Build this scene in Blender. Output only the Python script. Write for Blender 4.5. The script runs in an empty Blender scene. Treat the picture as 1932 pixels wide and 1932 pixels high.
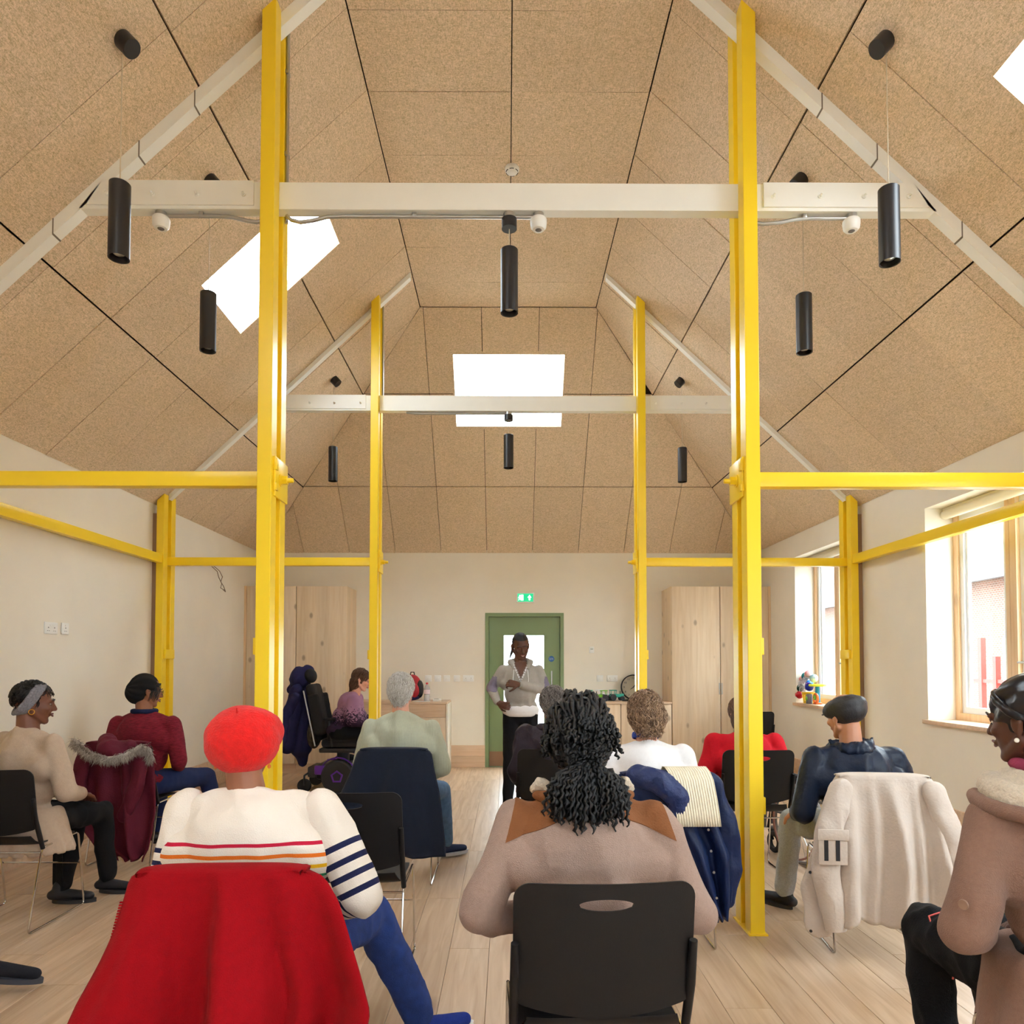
import bpy, bmesh, math, random
from mathutils import Vector, Matrix, Euler, noise
random.seed(7)
S = bpy.context.scene
COL = S.collection
PI = math.pi
# ---------------------------------------------------------------- camera, sky, exposure
W, ZE, KS, WF, YB, YH = 3.419, 2.947, 0.9453, 0.953, 9.833, 7.609
ZF = ZE + (W - WF) * KS
KB = (ZF - ZE) / (YB - YH)
Y0 = -3.2                                   # wall behind the camera
cam = bpy.data.cameras.new('camera'); camo = bpy.data.objects.new('camera', cam); COL.objects.link(camo)
cam.sensor_width = 36; cam.lens = 1345 / 1932 * 36
cam.shift_x = (966 - 964.01) / 1932; cam.shift_y = (1212.92 - 966) / 1932
cam.clip_start = 0.05; cam.clip_end = 300
rt = Vector((0.9999854, -0.0053922, 0.0002318)); fw = Vector((0.0053824, 0.9995026, 0.0310735)); up = Vector((-0.0003992, -0.0310718, 0.9995171))
camo.matrix_world = Matrix(((rt.x, up.x, -fw.x, -0.010), (rt.y, up.y, -fw.y, 0), (rt.z, up.z, -fw.z, 1.4008), (0, 0, 0, 1)))
S.camera = camo
S.view_settings.view_transform = 'Standard'; S.view_settings.look = 'None'; S.view_settings.gamma = 1
S.view_settings.use_curve_mapping = False
S.view_settings.exposure = 1.0
w = bpy.data.worlds.new('overcast_sky'); S.world = w; w.use_nodes = True
bg = w.node_tree.nodes['Background']; bg.inputs[0].default_value = (0.84, 0.93, 1.0, 1); bg.inputs[1].default_value = 9.0
S.cycles.max_bounces = 8; S.cycles.diffuse_bounces = 5; S.cycles.use_adaptive_sampling = True; S.cycles.adaptive_threshold = 0.05; S.cycles.glossy_bounces = 4; S.cycles.transparent_max_bounces = 16
S.cycles.sample_clamp_indirect = 8.0; S.cycles.use_denoising = True
S.cycles.caustics_reflective = False; S.cycles.caustics_refractive = False

WIN_R = [(7.22, 8.45), (4.05, 5.80), (0.95, 2.65), (-2.3, -0.5)]     # openings in the right wall (Y from, to)
WZ0, WZ1 = 0.955, 2.685
SKY = [('L', -2.19, -1.39, 5.02, 5.76), ('R', 2.21, 2.98, 2.42, 3.165), ('B', -0.624, 0.642, 7.96, 8.553), ('L', -2.19, -1.39, -0.2, 1.0), ('R', 1.39, 2.19, -2.0, -0.9)]  # last two skylights are out of view, added for extra light
def zc(s, x, y):
    if s == 'L': return ZE + (W + x) * KS
    if s == 'R': return ZE + (W - x) * KS
    if s == 'B': return ZE + (YB - y) * KB
    return ZF
NRM = {'L': Vector((-KS, 0, 1)).normalized(), 'R': Vector((KS, 0, 1)).normalized(), 'B': Vector((0, KB, 1)).normalized(), 'F': Vector((0, 0, 1))}

# ---------------------------------------------------------------- helpers
def lin(r, g, b):
    f = lambda c: (c / 255 / 12.92) if c / 255 <= 0.04045 else ((c / 255 + 0.055) / 1.055) ** 2.4
    return (f(r), f(g), f(b), 1)
MATS = {}
def mat(name, rgb, rough=0.6, metal=0.0, var=0.0, scale=8.0, bump=0.0, bscale=60.0, spec=None, sheen=0.0, rand=0.0, alpha=None, stretch=(1, 1, 1), trans=0.0, emis=0.0, sub=0.0, rgb2=None):
    if name in MATS: return MATS[name]
    m = bpy.data.materials.new(name); m.use_nodes = True; nt = m.node_tree; b = nt.nodes['Principled BSDF']
    c = lin(*rgb)
    b.inputs['Base Color'].default_value = c; b.inputs['Roughness'].default_value = rough; b.inputs['Metallic'].default_value = metal
    if spec is not None: b.inputs['Specular IOR Level'].default_value = spec
    if sheen: b.inputs['Sheen Weight'].default_value = sheen; b.inputs['Sheen Roughness'].default_value = 0.6
    if trans: b.inputs['Transmission Weight'].default_value = trans
    if sub: b.inputs['Subsurface Weight'].default_value = sub; b.inputs['Subsurface Radius'].default_value = (0.01, 0.004, 0.002); b.inputs['Subsurface Scale'].default_value = 1.0
    if emis: b.inputs['Emission Color'].default_value = c; b.inputs['Emission Strength'].default_value = emis
    L = nt.links.new
    tc = nt.nodes.new('ShaderNodeTexCoord'); mp = nt.nodes.new('ShaderNodeMapping'); L(tc.outputs['Object'], mp.inputs[0])
    mp.inputs['Scale'].default_value = stretch
    out = None
    if var or rand or rgb2:
        n = nt.nodes.new('ShaderNodeTexNoise'); n.inputs['Scale'].default_value = scale; n.inputs['Detail'].default_value = 6; L(mp.outputs[0], n.inputs[0])
        mx = nt.nodes.new('ShaderNodeMix'); mx.data_type = 'RGBA'
        mx.inputs[6].default_value = c if rgb2 else tuple(v * (1 - var) for v in c[:3]) + (1,)
        mx.inputs[7].default_value = lin(*rgb2) if rgb2 else tuple(min(1, v * (1 + var)) for v in c[:3]) + (1,)
        cr = nt.nodes.new('ShaderNodeMapRange'); cr.inputs[1].default_value = 0.3; cr.inputs[2].default_value = 0.7; L(n.outputs[0], cr.inputs[0]); L(cr.outputs[0], mx.inputs[0])
        out = mx.outputs[2]
        if rand:
            oi = nt.nodes.new('ShaderNodeObjectInfo'); hs = nt.nodes.new('ShaderNodeHueSaturation')
            mr = nt.nodes.new('ShaderNodeMapRange'); mr.inputs[3].default_value = 1 - rand; mr.inputs[4].default_value = 1 + rand; L(oi.outputs['Random'], mr.inputs[0])
            L(mr.outputs[0], hs.inputs['Value']); L(out, hs.inputs['Color']); out = hs.outputs[0]
        L(out, b.inputs['Base Color'])
    if bump:
        n2 = nt.nodes.new('ShaderNodeTexNoise'); n2.inputs['Scale'].default_value = bscale; n2.inputs['Detail'].default_value = 5; L(mp.outputs[0], n2.inputs[0])
        bp = nt.nodes.new('ShaderNodeBump'); bp.inputs['Strength'].default_value = bump; bp.inputs['Distance'].default_value = 0.01; L(n2.outputs[0], bp.inputs['Height']); L(bp.outputs[0], b.inputs['Normal'])
    MATS[name] = m; return m
def nodes(m): return m.node_tree, m.node_tree.nodes['Principled BSDF'], m.node_tree.links.new

class MB:
    """collects geometry of ONE part"""
    def __init__(s): s.v = []; s.f = []; s.a = None
    def add(s, vs, fs, M=None):
        o = len(s.v)
        for v in vs:
            v = Vector(v); s.v.append(tuple(M @ v) if M else tuple(v))
        for f in fs: s.f.append(tuple(i + o for i in f))
        return s
    def box(s, x0, x1, y0, y1, z0, z1, M=None, r=0.0):
        if r <= 0:
            vs = [(x, y, z) for x in (x0, x1) for y in (y0, y1) for z in (z0, z1)]
            return s.add(vs, [(0, 1, 3, 2), (4, 6, 7, 5), (0, 4, 5, 1), (2, 3, 7, 6), (0, 2, 6, 4), (1, 5, 7, 3)], M)
        bm = bmesh.new(); bmesh.ops.create_cube(bm, size=1)
        for v in bm.verts: v.co = Vector(((x0 + x1) / 2 + v.co.x * (x1 - x0), (y0 + y1) / 2 + v.co.y * (y1 - y0), (z0 + z1) / 2 + v.co.z * (z1 - z0)))
        bmesh.ops.bevel(bm, geom=bm.edges[:], offset=r, segments=2, affect='EDGES', profile=0.5)
        bm.verts.index_update(); s.add([v.co for v in bm.verts], [[v.index for v in f.verts] for f in bm.faces], M); bm.free(); return s
    def tube(s, pts, rad, n=8, M=None, cap=True, closed=False, flat=None):
        pts = [Vector(p) for p in pts]; m = len(pts)
        rr = rad if isinstance(rad, (list, tuple)) else [rad] * m
        t0 = (pts[1] - pts[0]).normalized(); u = t0.orthogonal().normalized()
        if flat is not None:
            u = (Vector(flat[0]) - t0 * Vector(flat[0]).dot(t0)).normalized()
        vs = []; fs = []
        for i, p in enumerate(pts):
            if closed: t = (pts[(i + 1) % m] - pts[i - 1]).normalized()
            else: t = (pts[min(i + 1, m - 1)] - pts[max(i - 1, 0)]).normalized()
            u = (u - t * u.dot(t)).normalized(); v = t.cross(u)
            k = flat[1] if flat else 1.0
            for j in range(n):
                a = 2 * PI * j / n; vs.append(p + (u * math.cos(a) + v * math.sin(a) * k) * rr[i])
        for i in range(m if closed else m - 1):
            i2 = (i + 1) % m
            for j in range(n):
                j2 = (j + 1) % n; fs.append((i * n + j, i * n + j2, i2 * n + j2, i2 * n + j))
        if cap and not closed: fs.append(tuple(range(n))[::-1]); fs.append(tuple((m - 1) * n + j for j in range(n)))
        return s.add(vs, fs, M)
    def lathe(s, prof, n=24, M=None, c=(0, 0, 0), axis='Z', caps=True):
        vs = []; fs = []; m = len(prof)
        for r, z in prof:
            for j in range(n):
                a = 2 * PI * j / n; x, y = r * math.cos(a), r * math.sin(a)
                p = (x, y, z) if axis == 'Z' else ((x, z, y) if axis == 'Y' else (z, x, y))
                vs.append((p[0] + c[0], p[1] + c[1], p[2] + c[2]))
        for i in range(m - 1):
            for j in range(n):
                j2 = (j + 1) % n; fs.append((i * n + j, i * n + j2, (i + 1) * n + j2, (i + 1) * n + j))
        if caps and prof[0][0] > 1e-5: fs.append(tuple(range(n))[::-1])
        if caps and prof[-1][0] > 1e-5: fs.append(tuple((m - 1) * n + j for j in range(n)))
        return s.add(vs, fs, M)
    def ball(s, c, r, n=12, M=None):
        r = r if isinstance(r, (list, tuple)) else (r, r, r); k = n // 2 + 1
        vs = [(c[0], c[1], c[2] + r[2])]; fs = []
        for i in range(1, k):
            a = PI * i / k
            for j in range(n):
                b = 2 * PI * j / n; vs.append((c[0] + r[0] * math.sin(a) * math.cos(b), c[1] + r[1] * math.sin(a) * math.sin(b), c[2] + r[2] * math.cos(a)))
        vs.append((c[0], c[1], c[2] - r[2])); e = len(vs) - 1
        for j in range(n): fs.append((0, 1 + j, 1 + (j + 1) % n)); fs.append((e, e - n + (j + 1) % n, e - n + j))
        for i in range(k - 2):
            for j in range(n):
                a0 = 1 + i * n + j; a1 = 1 + i * n + (j + 1) % n; fs.append((a0, a0 + n, a1 + n, a1))
        return s.add(vs, fs, M)
    def prism(s, poly, y0, y1, M=None, ax='Y'):
        """poly: list of 2-D points, extruded"""
        n = len(poly); f3 = (lambda p, t: (p[0], t, p[1])) if ax == 'Y' else ((lambda p, t: (p[0], p[1], t)) if ax == 'Z' else (lambda p, t: (t, p[0], p[1])))
        vs = [f3(p, y0) for p in poly] + [f3(p, y1) for p in poly]
        fs = [tuple(range(n)), tuple(range(2 * n - 1, n - 1, -1))] + [(i, i + n, (i + 1) % n + n, (i + 1) % n) for i in range(n)]
        return s.add(vs, fs, M)
    def mesh(s, name, m, smooth=True, angle=40):
        me = bpy.data.meshes.new(name); me.from_pydata(s.v, [], s.f); me.materials.append(m)
        bm = bmesh.new(); bm.from_mesh(me); bmesh.ops.recalc_face_normals(bm, faces=bm.faces)
        bm.to_mesh(me); bm.free(); me.update()
        if smooth:
            me.polygons.foreach_set('use_smooth', [True] * len(me.polygons))
            try: me.set_sharp_from_angle(angle=math.radians(angle))
            except Exception: pass
        return me
    def obj(s, name, m, parent=None, smooth=True, angle=40, M=None):
        o = bpy.data.objects.new(name, s.mesh(name, m, smooth, angle)); COL.objects.link(o)
        if parent is not None: o.parent = parent
        if M is not None: o.matrix_local = M
        return o
def tag(o, label=None, cat=None, group=None, kind=None):
    if label: o['label'] = label
    if cat: o['category'] = cat
    if group: o['group'] = group
    if kind: o['kind'] = kind
    return o
def thing(name, label, cat, loc=(0, 0, 0), rz=0.0, group=None, M=None):
    o = bpy.data.objects.new(name, None); COL.objects.link(o); o.empty_display_size = 0.1
    o.location = loc; o.rotation_euler = (0, 0, rz)
    if M is not None: o.matrix_world = M
    return tag(o, label, cat, group)
def kids(o): return [c for c in COL.objects if c.parent is o]
def dup(o, parent=None, label=None, loc=None, rz=None):
    c = o.copy(); COL.objects.link(c)
    if parent is not None: c.parent = parent
    for k in kids(o): dup(k, c)
    if label: c['label'] = label
    if loc is not None: c.location = loc
    if rz is not None: c.rotation_euler = (0, 0, rz)
    return c
def TR(x, y, z): return Matrix.Translation((x, y, z))
def RX(a): return Matrix.Rotation(a, 4, 'X')
def RY(a): return Matrix.Rotation(a, 4, 'Y')
def RZ(a): return Matrix.Rotation(a, 4, 'Z')

# ---------------------------------------------------------------- materials of the setting
M_wall = mat('cream_plaster', (236, 229, 215), 0.85, var=0.02, scale=3, bump=0.03, bscale=120)
M_yellow = mat('yellow_paint', (252, 216, 42), 0.3, var=0.02, scale=2, bump=0.015, bscale=90)
M_white = mat('white_paint', (240, 240, 234), 0.4, var=0.02, scale=4)
M_dark = mat('dark_void', (40, 28, 18), 0.9)
def woodwool():
    m = mat('wood_wool_board', (228, 205, 178), 0.95, var=0.02, rand=0.035)
    nt, b, L = nodes(m)
    for n in [n for n in nt.nodes if n.type in ('TEX_NOISE',)]: n.inputs['Scale'].default_value = 5
    mp = [n for n in nt.nodes if n.type == 'MAPPING'][0]
    src = b.inputs['Base Color'].links[0].from_socket
    heights = []
    prev = src
    for sc, st, rot, dk in ((150, (1, 0.25, 1), 0.5, 0.78), (160, (0.25, 1, 1), -0.4, 0.80), (60, (1, 1, 1), 0, 0.88)):
        m2 = nt.nodes.new('ShaderNodeMapping'); m2.inputs['Scale'].default_value = st; m2.inputs['Rotation'].default_value = (0, 0, rot)
        L(mp.outputs[0], m2.inputs[0])
        n = nt.nodes.new('ShaderNodeTexNoise'); n.inputs['Scale'].default_value = sc; n.inputs['Detail'].default_value = 3; n.inputs['Distortion'].default_value = 1.5; L(m2.outputs[0], n.inputs[0])
        r = nt.nodes.new('ShaderNodeMapRange'); r.inputs[1].default_value = 0.36; r.inputs[2].default_value = 0.56; r.inputs[3].default_value = dk; r.inputs[4].default_value = 1.06; L(n.outputs[0], r.inputs[0])
        mx = nt.nodes.new('ShaderNodeMix'); mx.data_type = 'RGBA'; mx.blend_type = 'MULTIPLY'; mx.inputs[0].default_value = 1
        cc = nt.nodes.new('ShaderNodeCombineColor')
        L(r.outputs[0], cc.inputs[0]); L(r.outputs[0], cc.inputs[1])
        pw = nt.nodes.new('ShaderNodeMath'); pw.operation = 'POWER'; pw.inputs[1].default_value = 1.5; L(r.outputs[0], pw.inputs[0]); L(pw.outputs[0], cc.inputs[2])
        L(prev, mx.inputs[6]); L(cc.outputs[0], mx.inputs[7]); prev = mx.outputs[2]; heights.append(n.outputs[0])
    L(prev, b.inputs['Base Color'])
    ad = nt.nodes.new('ShaderNodeMath'); ad.operation = 'ADD'; L(heights[0], ad.inputs[0]); L(heights[1], ad.inputs[1])
    bp = nt.nodes.new('ShaderNodeBump'); bp.inputs['Strength'].default_value = 0.5; bp.inputs['Distance'].default_value = 0.004; L(ad.outputs[0], bp.inputs['Height']); L(bp.outputs[0], b.inputs['Normal'])
    return m
M_ww = woodwool()
def oak(name, rgb, rgb2, rough=0.38, along='Y', knots=0.5, rand=0.10, ksc=2.2):
    m = mat(name, rgb, rough, var=0.01, rand=rand)
    nt, b, L = nodes(m)
    tc = nt.nodes.new('ShaderNodeTexCoord'); oi = nt.nodes.new('ShaderNodeObjectInfo')
    va = nt.nodes.new('ShaderNodeVectorMath'); va.operation = 'SCALE'; va.inputs[0].default_value = (13.7, 7.3, 5.1); L(oi.outputs['Random'], va.inputs[3])
    vb = nt.nodes.new('ShaderNodeVectorMath'); vb.operation = 'ADD'; L(tc.outputs['Object'], vb.inputs[0]); L(va.outputs[0], vb.inputs[1])
    mp = nt.nodes.new('ShaderNodeMapping'); L(vb.outputs[0], mp.inputs[0])
    mp.inputs['Scale'].default_value = {'Y': (1, 0.07, 1), 'Z': (1, 1, 0.06), 'X': (0.07, 1, 1)}[along]
    n = nt.nodes.new('ShaderNodeTexNoise'); n.inputs['Scale'].default_value = 26; n.inputs['Detail'].default_value = 8; n.inputs['Distortion'].default_value = 0.8; L(mp.outputs[0], n.inputs[0])
    r = nt.nodes.new('ShaderNodeMapRange'); r.inputs[1].default_value = 0.35; r.inputs[2].default_value = 0.68; L(n.outputs[0], r.inputs[0])
    mx = nt.nodes.new('ShaderNodeMix'); mx.data_type = 'RGBA'; mx.inputs[6].default_value = lin(*rgb); mx.inputs[7].default_value = lin(*rgb2); L(r.outputs[0], mx.inputs[0])
    # broad streaks
    n3 = nt.nodes.new('ShaderNodeTexNoise'); n3.inputs['Scale'].default_value = 6; n3.inputs['Detail'].default_value = 3; L(mp.outputs[0], n3.inputs[0])
    mp2 = nt.nodes.new('ShaderNodeMapping'); L(vb.outputs[0], mp2.inputs[0]); mp2.inputs['Scale'].default_value = {'Y': (1, 0.45, 1), 'Z': (1, 1, 0.6), 'X': (0.45, 1, 1)}[along]
    vo = nt.nodes.new('ShaderNodeTexVoronoi'); vo.inputs['Scale'].default_value = ksc; vo.inputs['Randomness'].default_value = 1; L(mp2.outputs[0], vo.inputs['Vector'])
    kr = nt.nodes.new('ShaderNodeMapRange'); kr.inputs[1].default_value = (0.03 if along == 'Y' else 0.07); kr.inputs[2].default_value = (0.10 if along == 'Y' else 0.16); kr.inputs[3].default_value = knots; kr.inputs[4].default_value = 0; L(vo.outputs['Distance'], kr.inputs[0])
    hue = nt.nodes.new('ShaderNodeHueSaturation'); mrr = nt.nodes.new('ShaderNodeMapRange'); mrr.inputs[3].default_value = 1 - rand; mrr.inputs[4].default_value = 1 + rand * 0.7
    L(oi.outputs['Random'], mrr.inputs[0]); L(mrr.outputs[0], hue.inputs['Value']); L(mx.outputs[2], hue.inputs['Color'])
    st = nt.nodes.new('ShaderNodeMapRange'); st.inputs[1].default_value = 0.3; st.inputs[2].default_value = 0.7; st.inputs[3].default_value = 0.90; st.inputs[4].default_value = 1.06; L(n3.outputs[0], st.inputs[0])
    mu = nt.nodes.new('ShaderNodeVectorMath'); mu.operation = 'SCALE'; L(hue.outputs[0], mu.inputs[0]); L(st.outputs[0], mu.inputs[3])
    kx = nt.nodes.new('ShaderNodeMix'); kx.data_type = 'RGBA'; L(kr.outputs[0], kx.inputs[0]); L(mu.outputs[0], kx.inputs[6]); kx.inputs[7].default_value = lin(105, 72, 46)
    L(kx.outputs[2], b.inputs['Base Color'])
    rr = nt.nodes.new('ShaderNodeMapRange'); rr.inputs[3].default_value = rough - 0.06; rr.inputs[4].default_value = rough + 0.08; L(n.outputs[0], rr.inputs[0]); L(rr.outputs[0], b.inputs['Roughness'])
    return m
M_floor = oak('oak_plank', (205, 177, 148), (184, 152, 120), 0.36, 'Y', 0.75, 0.09, 1.6)
M_ply = oak('spruce_panel', (232, 210, 182), (222, 196, 163), 0.55, 'Z', 0.55, 0.04, 5.5)
M_plyx = oak('spruce_board', (228, 198, 168), (214, 180, 148), 0.5, 'X', 0.4, 0.05, 5.0)
M_frame = oak('window_timber', (238, 208, 168), (226, 188, 142), 0.5, 'Z', 0.2, 0.03, 4)
def glass():
    m = bpy.data.materials.new('window_glass'); m.use_nodes = True; nt = m.node_tree; nt.nodes.remove(nt.nodes['Principled BSDF'])
    o = nt.nodes['Material Output']; t = nt.nodes.new('ShaderNodeBsdfTransparent'); g = nt.nodes.new('ShaderNodeBsdfGlossy'); g.inputs['Roughness'].default_value = 0.02
    t.inputs[0].default_value = (0.96, 0.98, 0.98, 1)
    f = nt.nodes.new('ShaderNodeFresnel'); f.inputs[0].default_value = 1.35; mx = nt.nodes.new('ShaderNodeMixShader')
    ge = nt.nodes.new('ShaderNodeNewGeometry'); mt = nt.nodes.new('ShaderNodeMath'); mt.operation = 'MULTIPLY_ADD'; mt.inputs[1].default_value = -1; mt.inputs[2].default_value = 1; nt.links.new(ge.outputs['Backfacing'], mt.inputs[0]); mu = nt.nodes.new('ShaderNodeMath'); mu.operation = 'MULTIPLY'; nt.links.new(mt.outputs[0], mu.inputs[0]); nt.links.new(f.outputs[0], mu.inputs[1]); nt.links.new(mu.outputs[0], mx.inputs[0]); nt.links.new(t.outputs[0], mx.inputs[1]); nt.links.new(g.outputs[0], mx.inputs[2]); nt.links.new(mx.outputs[0], o.inputs[0]); return m
M_glass = glass()

# ---------------------------------------------------------------- walls, floor, ceiling
def struct(name, mb, m, parent=None, **k):
    o = mb.obj(name, m, parent, **k)
    if parent is None: tag(o, kind='structure')
    return o
b = MB(); b.box(-W - 0.25, -W, Y0, YB, -0.02, ZE + 0.25); struct('wall_left', b, M_wall, smooth=False)
b = MB(); T = 0.30
ys = [Y0] + [v for a, c in reversed(WIN_R) for v in (a, c)] + [YB]
b.box(W, W + T, Y0, YB, -0.02, WZ0); b.box(W, W + T, Y0, YB, WZ1, ZE + 0.25)
for i in range(0, len(ys), 2): b.box(W, W + T, ys[i], ys[i + 1], WZ0, WZ1)
struct('wall_right', b, M_wall, smooth=False)
DX0, DX1, DZ = -0.312, 0.772, 2.12
b = MB(); b.box(-W - 0.25, DX0, YB, YB + 0.22, -0.02, ZE + 0.25); b.box(DX1, W + 0.3, YB, YB + 0.22, -0.02, ZE + 0.25); b.box(DX0, DX1, YB, YB + 0.22, DZ, ZE + 0.25)
struct('wall_back', b, M_wall, smooth=False)
b = MB(); b.box(-W - 0.25, 0.0, Y0 - 0.2, Y0, -0.02, 5.9); b.box(1.6, W + 0.3, Y0 - 0.2, Y0, -0.02, 5.9); b.box(0, 1.6, Y0 - 0.2, Y0, 2.4, 5.9); b.box(0, 1.6, Y0 - 0.2, Y0, -0.02, 1.3)
struct('wall_front', b, M_wall, smooth=False)
# floor: dark bed + oak planks
b = MB(); b.box(-W - 0.2, W + 0.2, Y0, YB + 0.2, -0.05, -0.0125); floor = struct('floor', b, M_dark, smooth=False)
PWD = 0.19; npl = int(2 * W / PWD); xs = [-W + (2 * W) * i / npl for i in range(npl + 1)]
rest = MB()
for i in range(npl):
    y = 1.1 - random.uniform(0, 1.6); rest.box(xs[i] + 0.0006, xs[i + 1] - 0.0006, Y0, y - 0.001, -0.012, 0)
    while y < YB:
        L_ = random.choice((1.5, 1.85, 2.1, 2.2)); y2 = min(YB, y + L_)
        if YB - y2 < 0.35: y2 = YB
        p = MB(); g = 0.0008
        x0, x1 = xs[i] + g, xs[i + 1] - g; ya, yb = y + g, y2 - g; c = 0.0012
        vs = [(x0, ya, -0.012), (x1, ya, -0.012), (x1, yb, -0.012), (x0, yb, -0.012), (x0, ya, -c), (x1, ya, -c), (x1, yb, -c), (x0, yb, -c), (x0 + c, ya + c, 0), (x1 - c, ya + c, 0), (x1 - c, yb - c, 0), (x0 + c, yb - c, 0)]
        fs = [(0, 3, 2, 1), (8, 9, 10, 11)] + [(j, (j + 1) % 4, (j + 1) % 4 + 4, j + 4) for j in range(4)] + [(j + 4, (j + 1) % 4 + 4, (j + 1) % 4 + 8, j + 8) for j in range(4)]
        p.add(vs, fs).obj('plank', M_floor, floor, smooth=False); y = y2
o = rest.obj('plank_rest', M_floor, floor, smooth=False); o['kind'] = 'stuff'; o.name = 'plank'
# ceiling boards
def clip(poly, nx, ny, c):
    """keep nx*x+ny*y<=c"""
    out = []
    for i in range(len(poly)):
        a, b_ = poly[i], poly[(i + 1) % len(poly)]; da = nx * a[0] + ny * a[1] - c; db = nx * b_[0] + ny * b_[1] - c
        if da <= 0: out.append(a)
        if (da < 0) != (db < 0) and abs(da - db) > 1e-12:
            t = da / (da - db); out.append((a[0] + (b_[0] - a[0]) * t, a[1] + (b_[1] - a[1]) * t))
    return out
hl = (YB - YH) / (W - WF)     # hip line |X| = WF + (Y-YH)/hl
def domain(s, poly, g=0.0):
    if s == 'L': poly = clip(poly, 1, 0, -WF - g)
    if s == 'R': poly = clip(poly, -1, 0, -WF - g)
    if s in 'LR':
        sg = -1 if s == 'L' else 1           # keep Y <= YH + (|X|-WF)*hl
        poly = clip(poly, -sg * hl, 1, YH - WF * hl - g) if poly else poly
    if s == 'F': poly = clip(poly, 0, 1, YH - g)
    if s == 'B':
        poly = clip(poly, 0, -1, -YH - g)
        for sg in (-1, 1):                    # keep |X| <= WF+(Y-YH)/hl
            if poly: poly = clip(poly, sg, -1 / hl, WF - YH / hl - g)
    return poly
def cut_holes(s, poly, mg=0.0):
    polys = [poly]
    for hs, x0, x1, ya, yb in SKY:
        if hs != s: continue
        x0, x1, ya, yb = x0 - mg, x1 + mg, ya - mg, yb + mg
        nxt = []
        for p in polys:
            if max(q[0] for q in p) <= x0 or min(q[0] for q in p) >= x1 or max(q[1] for q in p) <= ya or min(q[1] for q in p) >= yb: nxt.append(p); continue
            a = clip(p, 1, 0, x0); c = clip(p, -1, 0, -x1); m_ = clip(clip(p, 1, 0, x1), -1, 0, -x0)
            for q in (a, c, clip(m_, 0, 1, ya) if len(m_) > 2 else [], clip(m_, 0, -1, -yb) if len(m_) > 2 else []):
                if len(q) > 2: nxt.append(q)
        polys = nxt
    return polys
def slab(mb, s, poly, t0, t1, dz=(0, 0)):
    n = NRM[s]; k = len(poly)
    cx = sum(p[0] for p in poly) / k; cy = sum(p[1] for p in poly) / k
    lo = [Vector((x, y, zc(s, x, y))) + n * (t0 + dz[0] * (x - cx) + dz[1] * (y - cy)) for x, y in poly]
    hi = [Vector((x, y, zc(s, x, y))) + n * t1 for x, y in poly]
    mb.add(lo + hi, [tuple(range(k)), tuple(range(2 * k - 1, k - 1, -1))] + [(i, (i + 1) % k, (i + 1) % k + k, i + k) for i in range(k)])
back = MB()
for s, dom in (('L', [(-W - 0.1, Y0), (-WF, Y0), (-WF, YB), (-W - 0.1, YB)]), ('R', [(WF, Y0), (W + 0.1, Y0), (W + 0.1, YB), (WF, YB)]), ('F', [(-WF - .13, Y0), (WF + .13, Y0), (WF + .13, YH + .13), (-WF - .13, YH + .13)]), ('B', [(-W - .1, YH), (W + .1, YH), (W + .1, YB + .1), (-W - .1, YB + .1)])):
    d = dom if s == 'F' else domain(s, dom, -0.06)
    for p in cut_holes(s, d, .012): slab(back, s, p, 0.03, 0.055)
ceiling = struct('ceiling', back, M_dark, smooth=False)
def rects():
    yl = [4.06 + 0.6 * k for k in range(-13, 11)]
    for s in 'LR':
        sg = -1 if s == 'L' else 1
        for r_, (xa, xb, off, gx) in enumerate(((2.635, W + 0.0, -0.03 if s == 'L' else 0.0, 0), (1.70, 2.635, 0.0, 0), (WF, 1.70, 0.03, 0))):
            for y in yl:
                ya, yb = y + off, y + off + 0.6
                if yb < 1.6 or ya > YB: continue
                yield s, sg * xa, sg * xb, ya, yb
    for a, c in ((-WF, 0.018), (0.018, WF)):
        for y in [4.107 + 0.6 * k for k in range(-4, 7)]: yield 'F', a, c, y, y + 0.6
    for ya, yb in ((YH, 8.275), (8.275, 9.118), (9.118, YB)):
        for k in range(-5, 6): yield 'B', 0.035 + 0.632 * k - 0.632 / 2 - 0.01, 0.035 + 0.632 * k + 0.632 / 2 - 0.01, ya, yb
for s, xa, xb, ya, yb in rects():
    x0, x1 = min(xa, xb), max(xa, xb); gy = 0.0018 if s != 'B' else 0.0035; gx = 0.0045 if s in 'LR' else 0.0035
    if s == 'B': gx, gy = 0.0032, 0.004
    if s == 'F': gy = 0.0022
    poly = domain(s, [(x0 + gx, ya + gy), (x1 - gx, ya + gy), (x1 - gx, yb - gy), (x0 + gx, yb - gy)], 0.004)
    if len(poly) < 3: continue
    ar = abs(sum(poly[i][0] * poly[(i + 1) % len(poly)][1] - poly[(i + 1) % len(poly)][0] * poly[i][1] for i in range(len(poly)))) / 2
    if ar < 0.004: continue
    m_ = MB(); dz = (random.uniform(-.004, .004), random.uniform(-.006, .006)); t0 = random.uniform(-.0015, .0015)
    ps = cut_holes(s, poly, .003)
    for p in ps: slab(m_, s, p, t0, 0.028, dz)
    if m_.v: m_.obj('ceiling_panel', M_ww, ceiling, smooth=False)
rest = MB()
for s, dom in (('L', [(-W, Y0), (-WF, Y0), (-WF, 1.45), (-W, 1.45)]), ('R', [(WF, Y0), (W, Y0), (W, 1.48), (WF, 1.48)]), ('F', [(-WF, Y0), (WF, Y0), (WF, 1.7), (-WF, 1.7)])):
    for p in cut_holes(s, dom, .003): slab(rest, s, p, 0, 0.028)
o = rest.obj('ceiling_panel', M_ww, ceiling, smooth=False); o['kind'] = 'stuff'
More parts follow.
